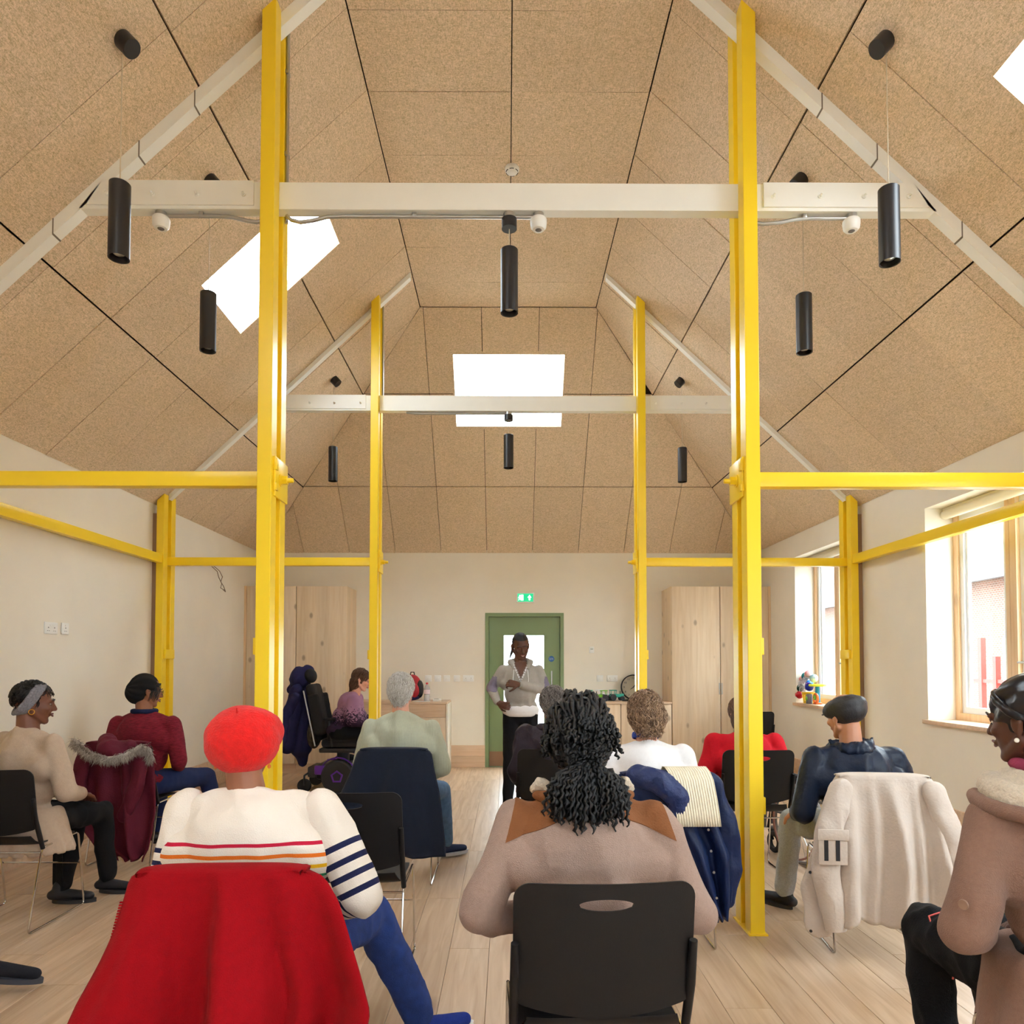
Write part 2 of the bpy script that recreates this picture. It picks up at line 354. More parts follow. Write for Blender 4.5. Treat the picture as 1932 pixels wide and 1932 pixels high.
# skylights
for i, (s, x0, x1, ya, yb) in enumerate(SKY):
    n = NRM[s]; H = 0.15 if i == 1 else 0.065
    def P3(x, y, t): return Vector((x, y, zc(s, x, y))) + n * t
    fr = MB()
    def ring(mb, t0, t1, e0, e1):
        o4 = [(x0 - e1, ya - e1), (x1 + e1, ya - e1), (x1 + e1, yb + e1), (x0 - e1, yb + e1)]; i4 = [(x0 + e0, ya + e0), (x1 - e0, ya + e0), (x1 - e0, yb - e0), (x0 + e0, yb - e0)]
        for j in range(4):
            a, c = j, (j + 1) % 4
            vs = [P3(*i4[a], t0), P3(*i4[c], t0), P3(*o4[c], t0), P3(*o4[a], t0), P3(*i4[a], t1), P3(*i4[c], t1), P3(*o4[c], t1), P3(*o4[a], t1)]
            mb.add(vs, [(0, 3, 2, 1), (4, 5, 6, 7), (0, 1, 5, 4), (1, 2, 6, 5), (2, 3, 7, 6), (3, 0, 4, 7)])
    ring(fr, 0.001, H, 0.0, 0.022)
    wn = struct('window_%d' % (i + 5), fr, M_ww, smooth=False)
    g_ = MB(); g_.add([P3(x0 - .01, ya - .01, H - .006), P3(x1 + .01, ya - .01, H - .006), P3(x1 + .01, yb + .01, H - .006), P3(x0 - .01, yb + .01, H - .006)], [(0, 1, 2, 3)]); g_.obj('pane', M_glass, wn, smooth=False)
# right-wall windows
M_alu = mat('white_aluminium', (235, 238, 240), 0.35)
M_linen = mat('cream_blind', (232, 224, 205), 0.8)
M_steel = mat('brushed_steel', (170, 168, 165), 0.32, metal=1.0)
for i, (a, c) in enumerate(WIN_R):
    xf = W + 0.225; fr = MB(); d = 0.055
    mid = a + (c - a) * 0.62 if i != 0 else 7.86
    fr.box(xf, xf + 0.07, a, c, WZ0, WZ0 + 0.06); fr.box(xf, xf + 0.07, a, c, WZ1 - 0.06, WZ1)
    for y in (a, c - d): fr.box(xf, xf + 0.07, y, y + d, WZ0 + .06, WZ1 - .06)
    wn = struct('window_%d' % (i + 1), fr, M_frame, smooth=False)
    mu = MB(); mu.box(xf - 0.01, xf + 0.07, mid - 0.07, mid - 0.004, WZ0 + .06, WZ1 - .06); mu.box(xf - 0.01, xf + 0.07, mid + 0.0, mid + 0.04, WZ0 + .06, WZ1 - .06); mu.obj('mullion', M_frame, wn, smooth=False)
    for (p, q) in ((a + d, mid - 0.07), (mid + 0.04, c - d)):
        sa = MB(); e = 0.05
        sa.box(xf + .02, xf + .08, p, q, WZ0 + .06, WZ0 + .06 + e); sa.box(xf + .02, xf + .08, p, q, WZ1 - .06 - e, WZ1 - .06)
        sa.box(xf + .02, xf + .08, p, p + e, WZ0 + .06 + e, WZ1 - .06 - e); sa.box(xf + .02, xf + .08, q - e, q, WZ0 + .06 + e, WZ1 - .06 - e)
        sa.box(xf + .035, xf + .06, q - e - .03, q - e - .006, WZ0 + .06 + e, WZ1 - .06 - e); sa.box(xf + .035, xf + .06, p + e + .006, p + e + .03, WZ0 + .06 + e, WZ1 - .06 - e)
        so = sa.obj('sash', M_alu, wn, smooth=False)
        g_ = MB(); g_.box(xf + .045, xf + .053, p + e, q - e, WZ0 + .06 + e, WZ1 - .06 - e); g_.obj('pane', M_glass, so, smooth=False)
    h = MB(); h.tube([(xf + .015, mid - .10, 1.42), (xf - .03, mid - .10, 1.42), (xf - .03, mid - .22, 1.42)], 0.009, 8); h.obj('window_handle', M_steel, wn)
    bl = MB(); bl.tube([(W + 0.16, a + .01, WZ1 - 0.055), (W + 0.16, c - .01, WZ1 - 0.055)], 0.038, 16); bl.box(W + .14, W + .18, a + .01, c - .01, WZ1 - .03, WZ1 - .004); bl.obj('roller_blind', M_linen, wn)
    si = MB(); si.box(W - 0.035, xf + 0.01, a - 0.03, c + 0.03, WZ0 - 0.03, WZ0 + 0.003, r=0.003); si.obj('window_sill', M_plyx, wn)
fr = MB(); yy = Y0 - 0.12
for x in (0, 1.54): fr.box(x, x + .06, yy, yy + .06, 1.3, 2.4)
fr.box(0, 1.6, yy, yy + .06, 1.3, 1.36); fr.box(0, 1.6, yy, yy + .06, 2.34, 2.4)
wn = struct('window_10', fr, M_frame, smooth=False)
g_ = MB(); g_.box(.06, 1.54, yy + .025, yy + .033, 1.36, 2.34); g_.obj('pane', M_glass, wn, smooth=False)
# skirting boards (two timber boards each), door side gaps
def skirt(name, x0, x1, y0, y1):
    b1 = MB(); b1.box(x0, x1, y0, y1, 0, 0.15, r=0.002); o = struct(name, b1, M_plyx)
    b2 = MB(); b2.box(x0, x1, y0, y1, 0.152, 0.30, r=0.002); b2.obj('board', M_plyx, o); return o
skirt('baseboard_back_left', -0.80, DX0 - 0.0, YB - 0.02, YB + 0.001)
skirt('baseboard_back_right', DX1 + .005, 0.86, YB - 0.02, YB + 0.001)
skirt('baseboard_left', -W - 0.001, -W + 0.02, Y0, YB)
skirt('baseboard_right', W - 0.02, W + 0.001, Y0, YB)
# ---------------------------------------------------------------- green door
M_green = mat('sage_green_paint', (128, 150, 108), 0.45, var=0.02, scale=4)
fr = MB(); fy0, fy1 = YB - 0.012, YB + 0.12
fr.box(DX0, DX0 + .05, fy0, fy1, 0, DZ); fr.box(DX1 - .05, DX1, fy0, fy1, 0, DZ); fr.box(DX0 + .05, DX1 - .05, fy0, fy1, DZ - .05, DZ)
fr.box(DX0 + .03, DX0 + .075, YB + .092, fy1, 0, DZ); fr.box(DX1 - .075, DX1 - .03, YB + .092, fy1, 0, DZ); fr.box(DX0 + .05, DX1 - .05, YB + .092, fy1, DZ - .075, DZ); fr.box(DX0, DX1, YB + .0, fy1, -.012, .004)
door = struct('door_1', fr, M_green, smooth=False)
lf = MB(); a0, a1 = DX0 + .054, DX1 - .054; dy0, dy1 = YB + .045, YB + .09; lx0, lx1, lz0, lz1 = -0.06, 0.505, 0.39, 1.815
lf.box(a0, lx0, dy0, dy1, .006, DZ - .054); lf.box(lx1, a1, dy0, dy1, .006, DZ - .054); lf.box(lx0, lx1, dy0, dy1, .006, lz0); lf.box(lx0, lx1, dy0, dy1, lz1, DZ - .054)
leaf = lf.obj('door_leaf', M_green, door, smooth=False)
bd = MB()
for (x0, x1, z0, z1) in ((lx0 - .012, lx0 + .006, lz0 - .012, lz1 + .012), (lx1 - .006, lx1 + .012, lz0 - .012, lz1 + .012), (lx0, lx1, lz0 - .012, lz0 + .006), (lx0, lx1, lz1 - .006, lz1 + .012)): bd.box(x0, x1, dy0 - .006, dy0 + .002, z0, z1)
bd.obj('glazing_bead', M_green, leaf, smooth=False)
g_ = MB(); g_.box(lx0, lx1, dy0 + .018, dy0 + .026, lz0, lz1); g_.obj('pane', M_glass, leaf, smooth=False)
kp = MB(); kp.box(a0 + .004, a1 - .004, dy0 - .003, dy0, .01, .21); tag(kp.obj('kick_plate', mat('kick_plate_metal', (150, 120, 98), 0.35, metal=.6), leaf, smooth=False), 'brushed bronze kick plate')
hd = MB(); hd.tube([(.606, dy0 - .06, 1.02), (.606, dy0 - .06, 1.32)], .011, 10); hd.tube([(.606, dy0, 1.06), (.606, dy0 - .06, 1.06)], .008, 8); hd.tube([(.606, dy0, 1.28), (.606, dy0 - .06, 1.28)], .008, 8)
tag(hd.obj('door_handle', M_steel, leaf), 'vertical steel pull handle')
def text_mesh(txt, size, M, depth=0.0008, align='CENTER'):
    cu = bpy.data.curves.new('lettering', 'FONT'); cu.body = txt; cu.size = size; cu.extrude = depth; cu.align_x = align; cu.align_y = 'CENTER'; cu.resolution_u = 2
    o = bpy.data.objects.new('lettering', cu); COL.objects.link(o)
    bpy.context.view_layer.update()
    me = bpy.data.meshes.new_from_object(o.evaluated_get(bpy.context.evaluated_depsgraph_get())); bpy.data.objects.remove(o)
    vs = [M @ v.co for v in me.vertices]; fs = [tuple(p.vertices) for p in me.polygons]; bpy.data.meshes.remove(me)
    return vs, fs
TY = lambda x, y, z: Matrix.Translation((x, y, z)) @ RX(PI / 2)
sg = MB(); sg.lathe([(0, dy0 - .002), (.040, dy0 - .002), (.040, dy0)], 28, c=(.604, 0, 1.486), axis='Y')
M_blue = mat('sign_blue', (20, 95, 170), 0.4)
sgo = sg.obj('door_sign', M_blue, leaf); tag(sgo, 'round blue fire door sign')
t = MB(); t.add(*text_mesh('Fire door', .015, TY(.604, dy0 - .003, 1.495))); t.add(*text_mesh('keep shut', .015, TY(.604, dy0 - .003, 1.477)))
M_pwhite = mat('plastic_white', (238, 238, 235), 0.35)
t.obj('lettering', M_pwhite, sgo)
# exit sign
ex = thing('exit_sign', 'green emergency exit sign with white running figure and arrow, above the green door', 'sign', (.241, YB, 2.329))
b = MB(); b.box(-.122, .122, -.04, 0, -.067, .067, r=.005); b.obj('housing', M_pwhite, ex)
b = MB(); b.box(-.108, .108, -.044, -.04, -.055, .055); fc = b.obj('face', mat('exit_green', (20, 190, 130), 0.4, emis=0.5), ex, smooth=False)
yq = (-.047, -.044); M_ew = mat('exit_white', (250, 255, 252), 0.4, emis=0.9)
b = MB(); b.prism([(.03, .0), (.057, .038), (.084, .0), (.067, .0), (.067, -.036), (.047, -.036), (.047, .0)], *yq)       # arrow up
b.obj('arrow', M_ew, fc, smooth=False); b = MB(); b.box(-.062, -.028, yq[0], yq[1], -.04, .04); b.obj('doorway_symbol', M_ew, fc, smooth=False); b = MB()                                                        # doorway
b.lathe([(0, yq[0]), (.009, yq[0]), (.009, yq[1])], 12, c=(-.078, 0, .028), axis='Y')
for p in ([(-.088, .016), (-.074, .018), (-.07, -.008), (-.084, -.010)], [(-.084, -.008), (-.072, -.006), (-.058, -.03), (-.066, -.034)], [(-.084, -.008), (-.075, -.010), (-.088, -.04), (-.098, -.038)], [(-.090, .014), (-.084, .016), (-.094, -.010), (-.1, -.006)]): b.prism(p, *yq)
b.obj('running_figure', M_ew, fc, smooth=False)['kind'] = 'stuff'

# ---------------------------------------------------------------- cupboards
def cabinet(name, label, x0, x1, y0, y1, z0, z1, kind, side='none', grp=None):
    t = thing(name, label, 'cabinet', ((x0 + x1) / 2, y1, 0), group=grp); Mi = Matrix.Translation((-(x0 + x1) / 2, -y1, 0))
    b = MB(); b.box(x0 + .001, x1 - .001, y0 + .02, y1 - .001, z0, z1, Mi); b.obj('carcass', M_ply, t, smooth=False)
    b = MB(); b.box(x0, x1, y0 + .05, y0 + .065, 0.0, z0 - .001, Mi); b.obj('plinth', M_plyx, t, smooth=False)
    g = .0022
    if kind == 'door':
        b = MB(); b.box(x0 + g, x1 - g, y0, y0 + .019, z0 + g, z1 - g, Mi, r=.0012); b.obj('door', M_ply, t)
    elif kind == 'drawer':
        b = MB(); b.box(x0 + g, x1 - g, y0, y0 + .019, z1 - .17, z1 - g, Mi, r=.0012); b.obj('drawer', M_plyx, t)
        b = MB(); b.box(x0 + g, x1 - g, y0, y0 + .019, z0 + g, z1 - .174, Mi, r=.0012); b.obj('door', M_ply, t)
    return t
FY = 9.235
ct = 2.425
cabinet('tall_cabinet', 'tall knotty spruce cupboard left of the powered wheelchair, against the left wall', -3.385, -2.745, FY, YB, .13, ct, 'door')
cabinet('tall_cabinet', 'tall knotty spruce cupboard directly behind the powered wheelchair', -2.74, -2.09, FY, YB, .13, ct, 'door')
c3 = cabinet('tall_cabinet', 'tall spruce cupboard right of the wall clock, nearest the yellow post', 2.128, 2.755, FY, YB, .13, ct, 'door')
c4 = cabinet('tall_cabinet', 'tall spruce cupboard in the far right corner beside the window wall', 2.76, 3.385, FY, YB, .13, ct, 'door')
for c_, xx in ((c3, .30), (c4, -.30)):
    b = MB(); b.box(xx - .007, xx + .007, FY - YB - .004, FY - YB, 1.02, 1.17); tag(b.obj('handle', M_steel, c_, smooth=False), 'small recessed steel pull')
for x0, x1, lb in ((-3.418, -3.387, 'narrow spruce filler strip beside the left tall cupboards'), (3.387, 3.418, 'narrow spruce filler strip beside the right tall cupboards')):
    b = MB(); b.box(x0, x1, FY, FY + .02, 0, ct); tag(b.obj('filler_panel', M_frame, smooth=False), lb, 'trim')
lowz = .895
for x0, x1, lb, kd in ((-2.085, -1.46, 'low spruce cupboard next to the left tall cupboards, behind the seated wheelchair user', 'drawer'), (-1.455, -.80, 'low spruce cupboard under the red rucksack, with a drawer above its door', 'drawer')): cabinet('base_cabinet', lb, x0, x1, FY, YB, .13, lowz, kd)
for x0, x1, lb in ((.80, 1.46, 'low spruce cupboard under the toy tractors, beside the green door'), (1.465, 2.12, 'low spruce cupboard under the wall clock')): cabinet('base_cabinet', lb, x0, x1, FY, YB, .13, lowz, 'door')
b = MB(); b.box(-2.085, -.785, FY - .015, YB - .002, lowz + .001, lowz + .028, r=.002); tag(b.obj('worktop', M_plyx), 'spruce worktop holding the red rucksack and water bottle', 'worktop')
b = MB(); b.box(-.797, -.775, FY - .005, YB - .002, 0, lowz); tag(b.obj('end_panel', mat('pale_panel', (228, 220, 206), .6), smooth=False), 'pale end panel closing the left low cupboards near the door', 'panel')
b = MB(); b.box(.785, 2.122, FY - .015, YB - .002, lowz + .001, lowz + .028, r=.002); tag(b.obj('worktop', M_plyx), 'spruce worktop holding the toy tractors and the clock', 'worktop')
b = MB(); b.box(.775, .797, FY - .005, YB - .002, 0, lowz); tag(b.obj('end_panel', M_ply, smooth=False), 'spruce end panel closing the right low cupboards near the door', 'panel')
CT = lowz + .029

# ---------------------------------------------------------------- switches and sockets
def plate(x, z, wd, ht, label, kind, wall='B', y=0, cat='socket'):
    if wall == 'B': t = thing('wall_socket' if kind == 'socket' else 'wall_switch', label, cat, (x, YB, z))
    else: t = thing('wall_socket' if kind == 'socket' else 'wall_switch', label, cat, (-W, y, z), PI / 2)
    b = MB(); b.box(-wd / 2, wd / 2, -.011, 0, -ht / 2, ht / 2, r=.003); b.obj('face_plate', M_pwhite, t)
    b = MB()
    if kind == 'socket':
        k = 2 if wd > .12 else 1
        for c in ([-.036, .036] if k == 2 else [0]):
            b.box(c - .004, c + .004, -.0125, -.011, .0, .008); b.box(c - .014, c - .006, -.0125, -.011, -.022, -.018); b.box(c + .006, c + .014, -.0125, -.011, -.022, -.018)
        b.obj('pin_slots', mat('slot_grey', (120, 120, 118), .6), t, smooth=False)['kind'] = 'stuff'
        b = MB()
        for c in ([-.014, .014] if k == 2 else [0]): b.box(c - .006, c + .006, -.014, -.011, .016, .028)
        b.obj('rocker', M_pwhite, t, smooth=False)
    else:
        b.box(-.022, .022, -.014, -.011, -.022, .022, r=.002); b.obj('rocker', M_pwhite, t)
    return t
plate(-1.095, 1.216, .088, .088, 'white square switch above the water bottle, leftmost of the row left of the door', 'switch', cat='switch')
plate(-.964, 1.216, .088, .088, 'white square switch second from the left in the row left of the door', 'switch', cat='switch')
plate(-.840, 1.216, .088, .088, 'white square switch in the middle of the row left of the door', 'switch', cat='switch')
plate(-.701, 1.216, .088, .088, 'white square switch just left of the wide socket near the door', 'switch', cat='switch')
plate(-.541, 1.216, .148, .088, 'wide white double socket nearest the left side of the green door', 'socket')
plate(1.27, 1.217, .088, .088, 'white square switch above the middle toy tractor', 'switch', cat='switch')
plate(1.44, 1.217, .148, .088, 'white double socket on the back wall left of the clock', 'socket')
plate(0, 1.675, .15, .088, 'white double socket high on the left wall', 'socket', 'L', 5.33)
plate(0, 1.68, .088, .088, 'white single data socket high on the left wall, beside the double socket', 'socket', 'L', 5.50)
plate(0, .42, .088, .088, 'small white socket low on the left wall near the far corner', 'socket', 'L', 8.2)
t = thing('thermostat', 'small white thermostat box on the back wall right of the door', 'thermostat', (1.155, YB, 1.611)); b = MB(); b.box(-.033, .033, -.028, 0, -.045, .045, r=.006); b.obj('housing', M_pwhite, t); b = MB(); b.box(-.018, .018, -.0295, -.028, -.0, .02); b.obj('display', mat('lcd_grey', (190, 195, 188), .3), t, smooth=False)
b = MB(); b.tube([(-W + .002, 8.16, 2.56), (-W + .03, 8.25, 2.53), (-W + .04, 8.34, 2.50), (-W + .05, 8.40, 2.44), (-W + .04, 8.38, 2.38), (-W + .05, 8.44, 2.33), (-W + .04, 8.5, 2.30), (-W + .06, 8.47, 2.27), (-W + .05, 8.43, 2.29)], .004, 6)
b.tube([(-W + .002, 8.16, 2.55), (-W + .03, 8.30, 2.49), (-W + .03, 8.34, 2.43), (-W + .04, 8.41, 2.36), (-W + .03, 8.40, 2.31), (-W + .05, 8.46, 2.29)], .004, 6)
tag(b.obj('loose_cable', mat('cable_brown', (120, 95, 70), .6)), 'twisted loose cable end hanging from the left wall below the far yellow tie beam', 'cable')

# ---------------------------------------------------------------- steel frame
XO, XI, DP, GP = 1.3292, 1.254, .0869, .0686
YN, YF = 3.7338, 6.8164
BAY = YF - YN
ZT0, ZT1 = 2.366, 2.4455
def post(mb, x0, x1, y0, y1, s, cut=0.0):
    """steel post from the floor to the underside of the roof, top sawn along the slope"""
    za = zc(s, x0, y0) - cut; zb = zc(s, x1, y0) - cut
    vs = [(x0, y0, 0), (x1, y0, 0), (x1, y1, 0), (x0, y1, 0), (x0, y0, za), (x1, y0, zb), (x1, y1, zb), (x0, y1, za)]
    mb.add(vs, [(0, 3, 2, 1), (4, 5, 6, 7), (0, 1, 5, 4), (1, 2, 6, 5), (2, 3, 7, 6), (3, 0, 4, 7)])
def bev(o, wd=.003):
    m = o.modifiers.new('bevel', 'BEVEL'); m.width = wd; m.segments = 2; m.limit_method = 'ANGLE'; return o
def column(Y, sg, inner, label):
    s = 'L' if sg < 0 else 'R'
    xo, xi = (XO, XI) if inner else (3.372, 3.302)
    x0, x1 = sorted((sg * xo, sg * xi))
    t = thing('steel_column', label, 'column', ((x0 + x1) / 2, Y + DP + GP / 2, 0)); Mi = Matrix.Translation((-(x0 + x1) / 2, -(Y + DP + GP / 2), 0))
    for y in (Y, Y + DP + GP):
        b = MB(); post(b, x0, x1, y, y + DP, s, -.012 if inner else .01); bev(tag_none(b.obj('post', M_yellow, t, smooth=False, M=Mi)))
    xw = x0 + .012 if sg < 0 else x1 - .024
    b = MB(); b.box(xw, xw + .012, Y + DP, Y + DP + GP, .0, ZT0 - .02); b.box(xw, xw + .012, Y + DP, Y + DP + GP, ZT1 + .02, 3.86 if inner else 2.9); b.obj('web_plate', M_yellow, t, smooth=False, M=Mi)
    b = MB(); b.box(x0 - .012, x1 + .012, Y - .012, Y + 2 * DP + GP + .012, 0, .008); b.obj('base_plate', M_yellow, t, smooth=False, M=Mi)
    xs_ = (x0 - .022, x0) if (sg < 0) == inner else (x1, x1 + .022)
    for z in ((1.50, .66) if inner else (1.505,)):
        b = MB(); b.box(xs_[0], xs_[1], Y + .03, Y + 2 * DP + GP - .03, z - .045, z + .045, r=.004); b.obj('batten_plate', M_yellow, t, M=Mi)
    if inner:
        xf = sg * XI; d = -sg
        for k_ in (0,):
            b = MB(); xa, xb = sorted((xf, xf + d * .012)); b.box(xa, xb, Y + .035, Y + 2 * DP + GP + .005, 2.30, 2.515, r=.003); pl = b.obj('bracket_plate', M_yellow, t, M=Mi)
            b = MB(); xa, xb = sorted((xf, xf + d * .020)); b.box(xa, xb, Y + .03, Y + .06, 2.33, 2.37, r=.002); b.box(xa, xb, Y + .03, Y + .06, 2.44, 2.50, r=.002); b.obj('bracket_lug', M_yellow, pl, M=None)
        yc = Y + DP + GP / 2
        b = MB(); b.lathe([(.034, 0), (.034, .005), (.026, .005), (.026, .010)], 20, c=(0, 0, 0), axis='X', M=TR(xf + d * .012, yc, 2.404) @ (Matrix.Scale(-1, 4, (1, 0, 0)) if d < 0 else Matrix())); b.obj('washer', M_yellow, pl)
        b = MB(); b.lathe([(.024, 0), (.024, .028)], 6, axis='X', M=TR(xf + d * .022, yc, 2.404) @ (Matrix.Scale(-1, 4, (1, 0, 0)) if d < 0 else Matrix())); b.lathe([(.0135, 0), (.0135, .055), (.011, .06)], 14, axis='X', M=TR(xf + d * .022, yc, 2.404) @ (Matrix.Scale(-1, 4, (1, 0, 0)) if d < 0 else Matrix())); b.obj('bolt', M_yellow, pl, angle=30)
    else:
        b = MB(); xa, xb = sorted((sg * 3.372, sg * 3.418)); b.box(xa, xb, Y + .02, Y + 2 * DP + GP - .02, .30, 2.86); tag(b.obj('packing_board', mat('brown_timber', (150, 118, 88), .8), t, smooth=False, M=Mi), 'brown timber packing against the wall')
    return t
def tag_none(o): return o
column(YN, -1, True, 'tall yellow steel column on the left, nearest the camera')
column(YN, 1, True, 'tall yellow steel column on the right, nearest the camera')
column(YF, -1, True, 'yellow steel column left of the green door')
column(YF, 1, True, 'yellow steel column right of the green door, in front of the clock')
column(YF, -1, False, 'short yellow steel column against the left wall')
column(YF, 1, False, 'short yellow steel column against the right wall between the windows')
column(YN, -1, False, 'short yellow wall column just outside the left edge of the view')
column(YN, 1, False, 'short yellow wall column just outside the right edge of the view')
for Y, nm in ((YN, 'nearer'), (YF, 'farther')):
    for sg, sd in ((-1, 'left'), (1, 'right')):
        x0, x1 = sorted((sg * (XO + .001), sg * 3.37))
        b = MB(); b.box(x0, x1, Y + DP + .001, Y + DP + GP - .001, ZT0, ZT1, r=.003); bo = b.obj('tie_beam', M_yellow); tag(bo, '%s %s yellow tie beam running from the tall column to the %s wall' % (nm, sd, sd), 'beam')
for sg, sd in ((-1, 'left'), (1, 'right')):
    x0, x1 = sorted((sg * 3.375, sg * 3.31))
    b = MB(); b.box(x0, x1, YN + 2 * DP + GP, YF - .001, 2.378, 2.462, r=.003); tag(b.obj('wall_rail', M_yellow), 'yellow steel rail running along the %s wall between the wall columns' % sd, 'beam')
    b = MB(); b.box(x0, x1, .7, YN - .001, 2.378, 2.462, r=.003); tag(b.obj('wall_rail', M_yellow), 'yellow steel rail along the %s wall in the nearest bay, mostly outside the view' % sd, 'beam')
# white collar beams with splice plates and bolts
def rafter_z(x, off=0.0): return ZE + (W - abs(x)) * KS - off
M_bolt = M_white
def collar(Y, label):
    zb, zt = 3.887, 4.038; ya, yb = Y + DP + .001, Y + DP + GP - .001
    t = thing('collar_beam', label, 'beam', (0, Y + DP + GP / 2, zb)); Mi = Matrix.Translation((0, -(Y + DP + GP / 2), -zb))
    xe = W - (zt - ZE) / KS - .035; xb = W - (zb - ZE) / KS - .075
    b = MB(); b.prism([(-xb, zb), (xb, zb), (xe, zt), (-xe, zt)], ya, yb); bev(b.obj('girder', M_white, t, smooth=False, M=Mi), .002)
    for sg in (-1, 1):
        x0, x1 = sorted((sg * 1.392, sg * 2.245))
        b = MB(); b.prism([(sg * 1.392, zb + .018), (sg * 2.30, zb + .018), (sg * 2.215, zt + .002), (sg * 1.392, zt + .002)] if sg > 0 else [(-2.30, zb + .018), (-1.392, zb + .018), (-1.392, zt + .002), (-2.215, zt + .002)], ya - .010, ya); pl = b.obj('splice_plate', M_white, t, smooth=False, M=Mi)
        for x in (1.445, 1.70, 1.94, 2.185):
            b = MB(); q = (lambda pr: b.lathe([(r, -z) for r, z in pr], 8, c=(sg * x, ya - .010, 3.962), axis='Y')); q([(.013, 0), (.013, .008)]); q([(.009, .008), (.009, .016)]); q([(.006, .016), (.006, .032)]); b.obj('bolt', M_white, pl, angle=30)
    return t
collar(YN, 'nearer white steel collar beam spanning the roof, with bolted splice plates')
collar(YF, 'farther white steel collar beam crossing in front of the back skylight')
for Y, nm in ((YN, 'nearer'), (YF, 'farther')):
    for sg, sd in ((-1, 'left'), (1, 'right')):
        ya, yb = Y + DP + .001, Y + DP + GP - .001; dn = .085 if nm == 'nearer' else .05
        xa, xb, xm = .965, 3.30, 2.05
        b = MB()
        b.prism([(sg * xa, rafter_z(xa, dn)), (sg * xb, rafter_z(xb, dn)), (sg * xb, rafter_z(xb, -.0)), (sg * xa, rafter_z(xa, -.0))], ya, yb)
        ro = b.obj('rafter', M_white, smooth=False); tag(ro, '%s %s sloping white steel rafter under the ceiling boards' % (nm, sd), 'beam')
        if nm == 'nearer':
            for x in (1.72, 2.02, 2.48):
                z = rafter_z(x, dn)
                b = MB(); b.prism([(sg * x, z - .003), (sg * (x + .006), z - .003 - .006 * KS), (sg * (x + .006), z - .002 + dn), (sg * x, z - .002 + dn)], ya - .002, yb + .001); b.obj('joint_cover', mat('joint_grey', (120, 110, 98), .7), ro, smooth=False)
# galvanised conduit, sensors
M_galv = mat('galvanised', (185, 185, 182), 0.38, metal=.9)
yc = YN + DP + GP / 2
def conduit(pts, label):
    t = tag(MB().tube(pts, .0105, 10).obj('conduit', M_galv), label, 'pipe')
    return t
c1 = conduit([(-1.90, yc, 3.868), (-1.6, yc, 3.868), (-1.52, yc, 3.862), (-1.44, yc, 3.842), (-1.39, yc, 3.835), (-1.335, yc, 3.848), (-1.335, yc, 3.87)], 'galvanised conduit under the left part of the nearer white beam')
c2 = conduit([(-1.225, yc, 3.872), (-1.20, yc, 3.848), (-1.15, yc, 3.835), (-1.08, yc, 3.845), (-1.0, yc, 3.866), (-.9, yc, 3.869), (0, yc, 3.869), (.15, yc, 3.869)], 'galvanised conduit under the middle of the nearer white beam')
c3_ = conduit([(1.335, yc, 3.868), (1.345, yc, 3.845), (1.40, yc, 3.835), (1.50, yc, 3.845), (1.58, yc, 3.862), (1.66, yc, 3.868), (1.88, yc, 3.868)], 'galvanised conduit under the right part of the nearer white beam')
yf_ = YF + DP + GP / 2
c4_ = conduit([(-1.0, yf_, 3.880), (-.9, yf_, 3.870), (-.05, yf_, 3.869), (.0, yf_, 3.869)], 'galvanised conduit under the farther white beam')
for c_, x in ((c1, -1.69), (c2, -.52), (c3_, 1.63)):
    MB().box(x - .012, x + .012, yc - .014, yc + .014, 3.866, 3.888, r=.003).obj('saddle_clip', M_galv, c_)
def sensor(x, y, label):
    t = thing('motion_sensor', label, 'sensor', (x, y, 3.886))
    MB().lathe([(.030, 0), (.030, -.03)], 20).obj('back_box', M_galv, t)
    MB().lathe([(.040, -.026), (.046, -.034), (.046, -.05), (.043, -.075), (.032, -.088), (.020, -.090)], 28).obj('housing', M_pwhite, t)
    MB().lathe([(0, -.094), (.012, -.0935), (.018, -.090), (.020, -.086)], 20).obj('lens', mat('sensor_lens', (110, 108, 110), .25), t)
sensor(-1.913, yc, 'white motion sensor under the left end of the nearer beam')
sensor(.162, yc, 'white motion sensor beside the middle pendant lamp')
sensor(1.891, yc, 'white motion sensor under the right end of the nearer beam')
t = thing('smoke_detector', 'round white smoke detector on the flat ceiling above the nearer beam', 'detector', (.027, 5.44, ZF))
MB().lathe([(.052, 0), (.056, -.01), (.056, -.022), (.05, -.034), (.035, -.044)], 30).obj('base', M_pwhite, t)
MB().lathe([(0, -.054), (.025, -.052), (.033, -.044)], 30).obj('cap', M_pwhite, t)
b = MB()
for k in range(6):
    a = k * PI / 3 + .1; b.tube([(.046 * math.cos(a + d * .12), .046 * math.sin(a + d * .12), -.0375) for d in range(7)], .003, 5)
b.obj('vent_slot', mat('slot_dark', (50, 45, 40), .8), t)
b = MB(); b.tube([(-1.245, yc, 3.87), (-1.245, yc, 5.0)], .010, 8); b.box(-1.254, -1.236, yc - .02, yc + .02, 4.25, 4.27); b.box(-1.254, -1.236, yc - .02, yc + .02, 4.72, 4.74)
tag(b.obj('riser_conduit', M_galv, M=TR(0, .065, 0)), 'grey conduit clipped up the back of the nearest left column above the beam', 'pipe')
b = MB(); b.tube([(-1.245, yf_ + .065, 4.04), (-1.245, yf_ + .065, 5.0)], .010, 8); tag(b.obj('riser_conduit', M_galv), 'grey conduit clipped up the back of the column left of the green door', 'pipe')

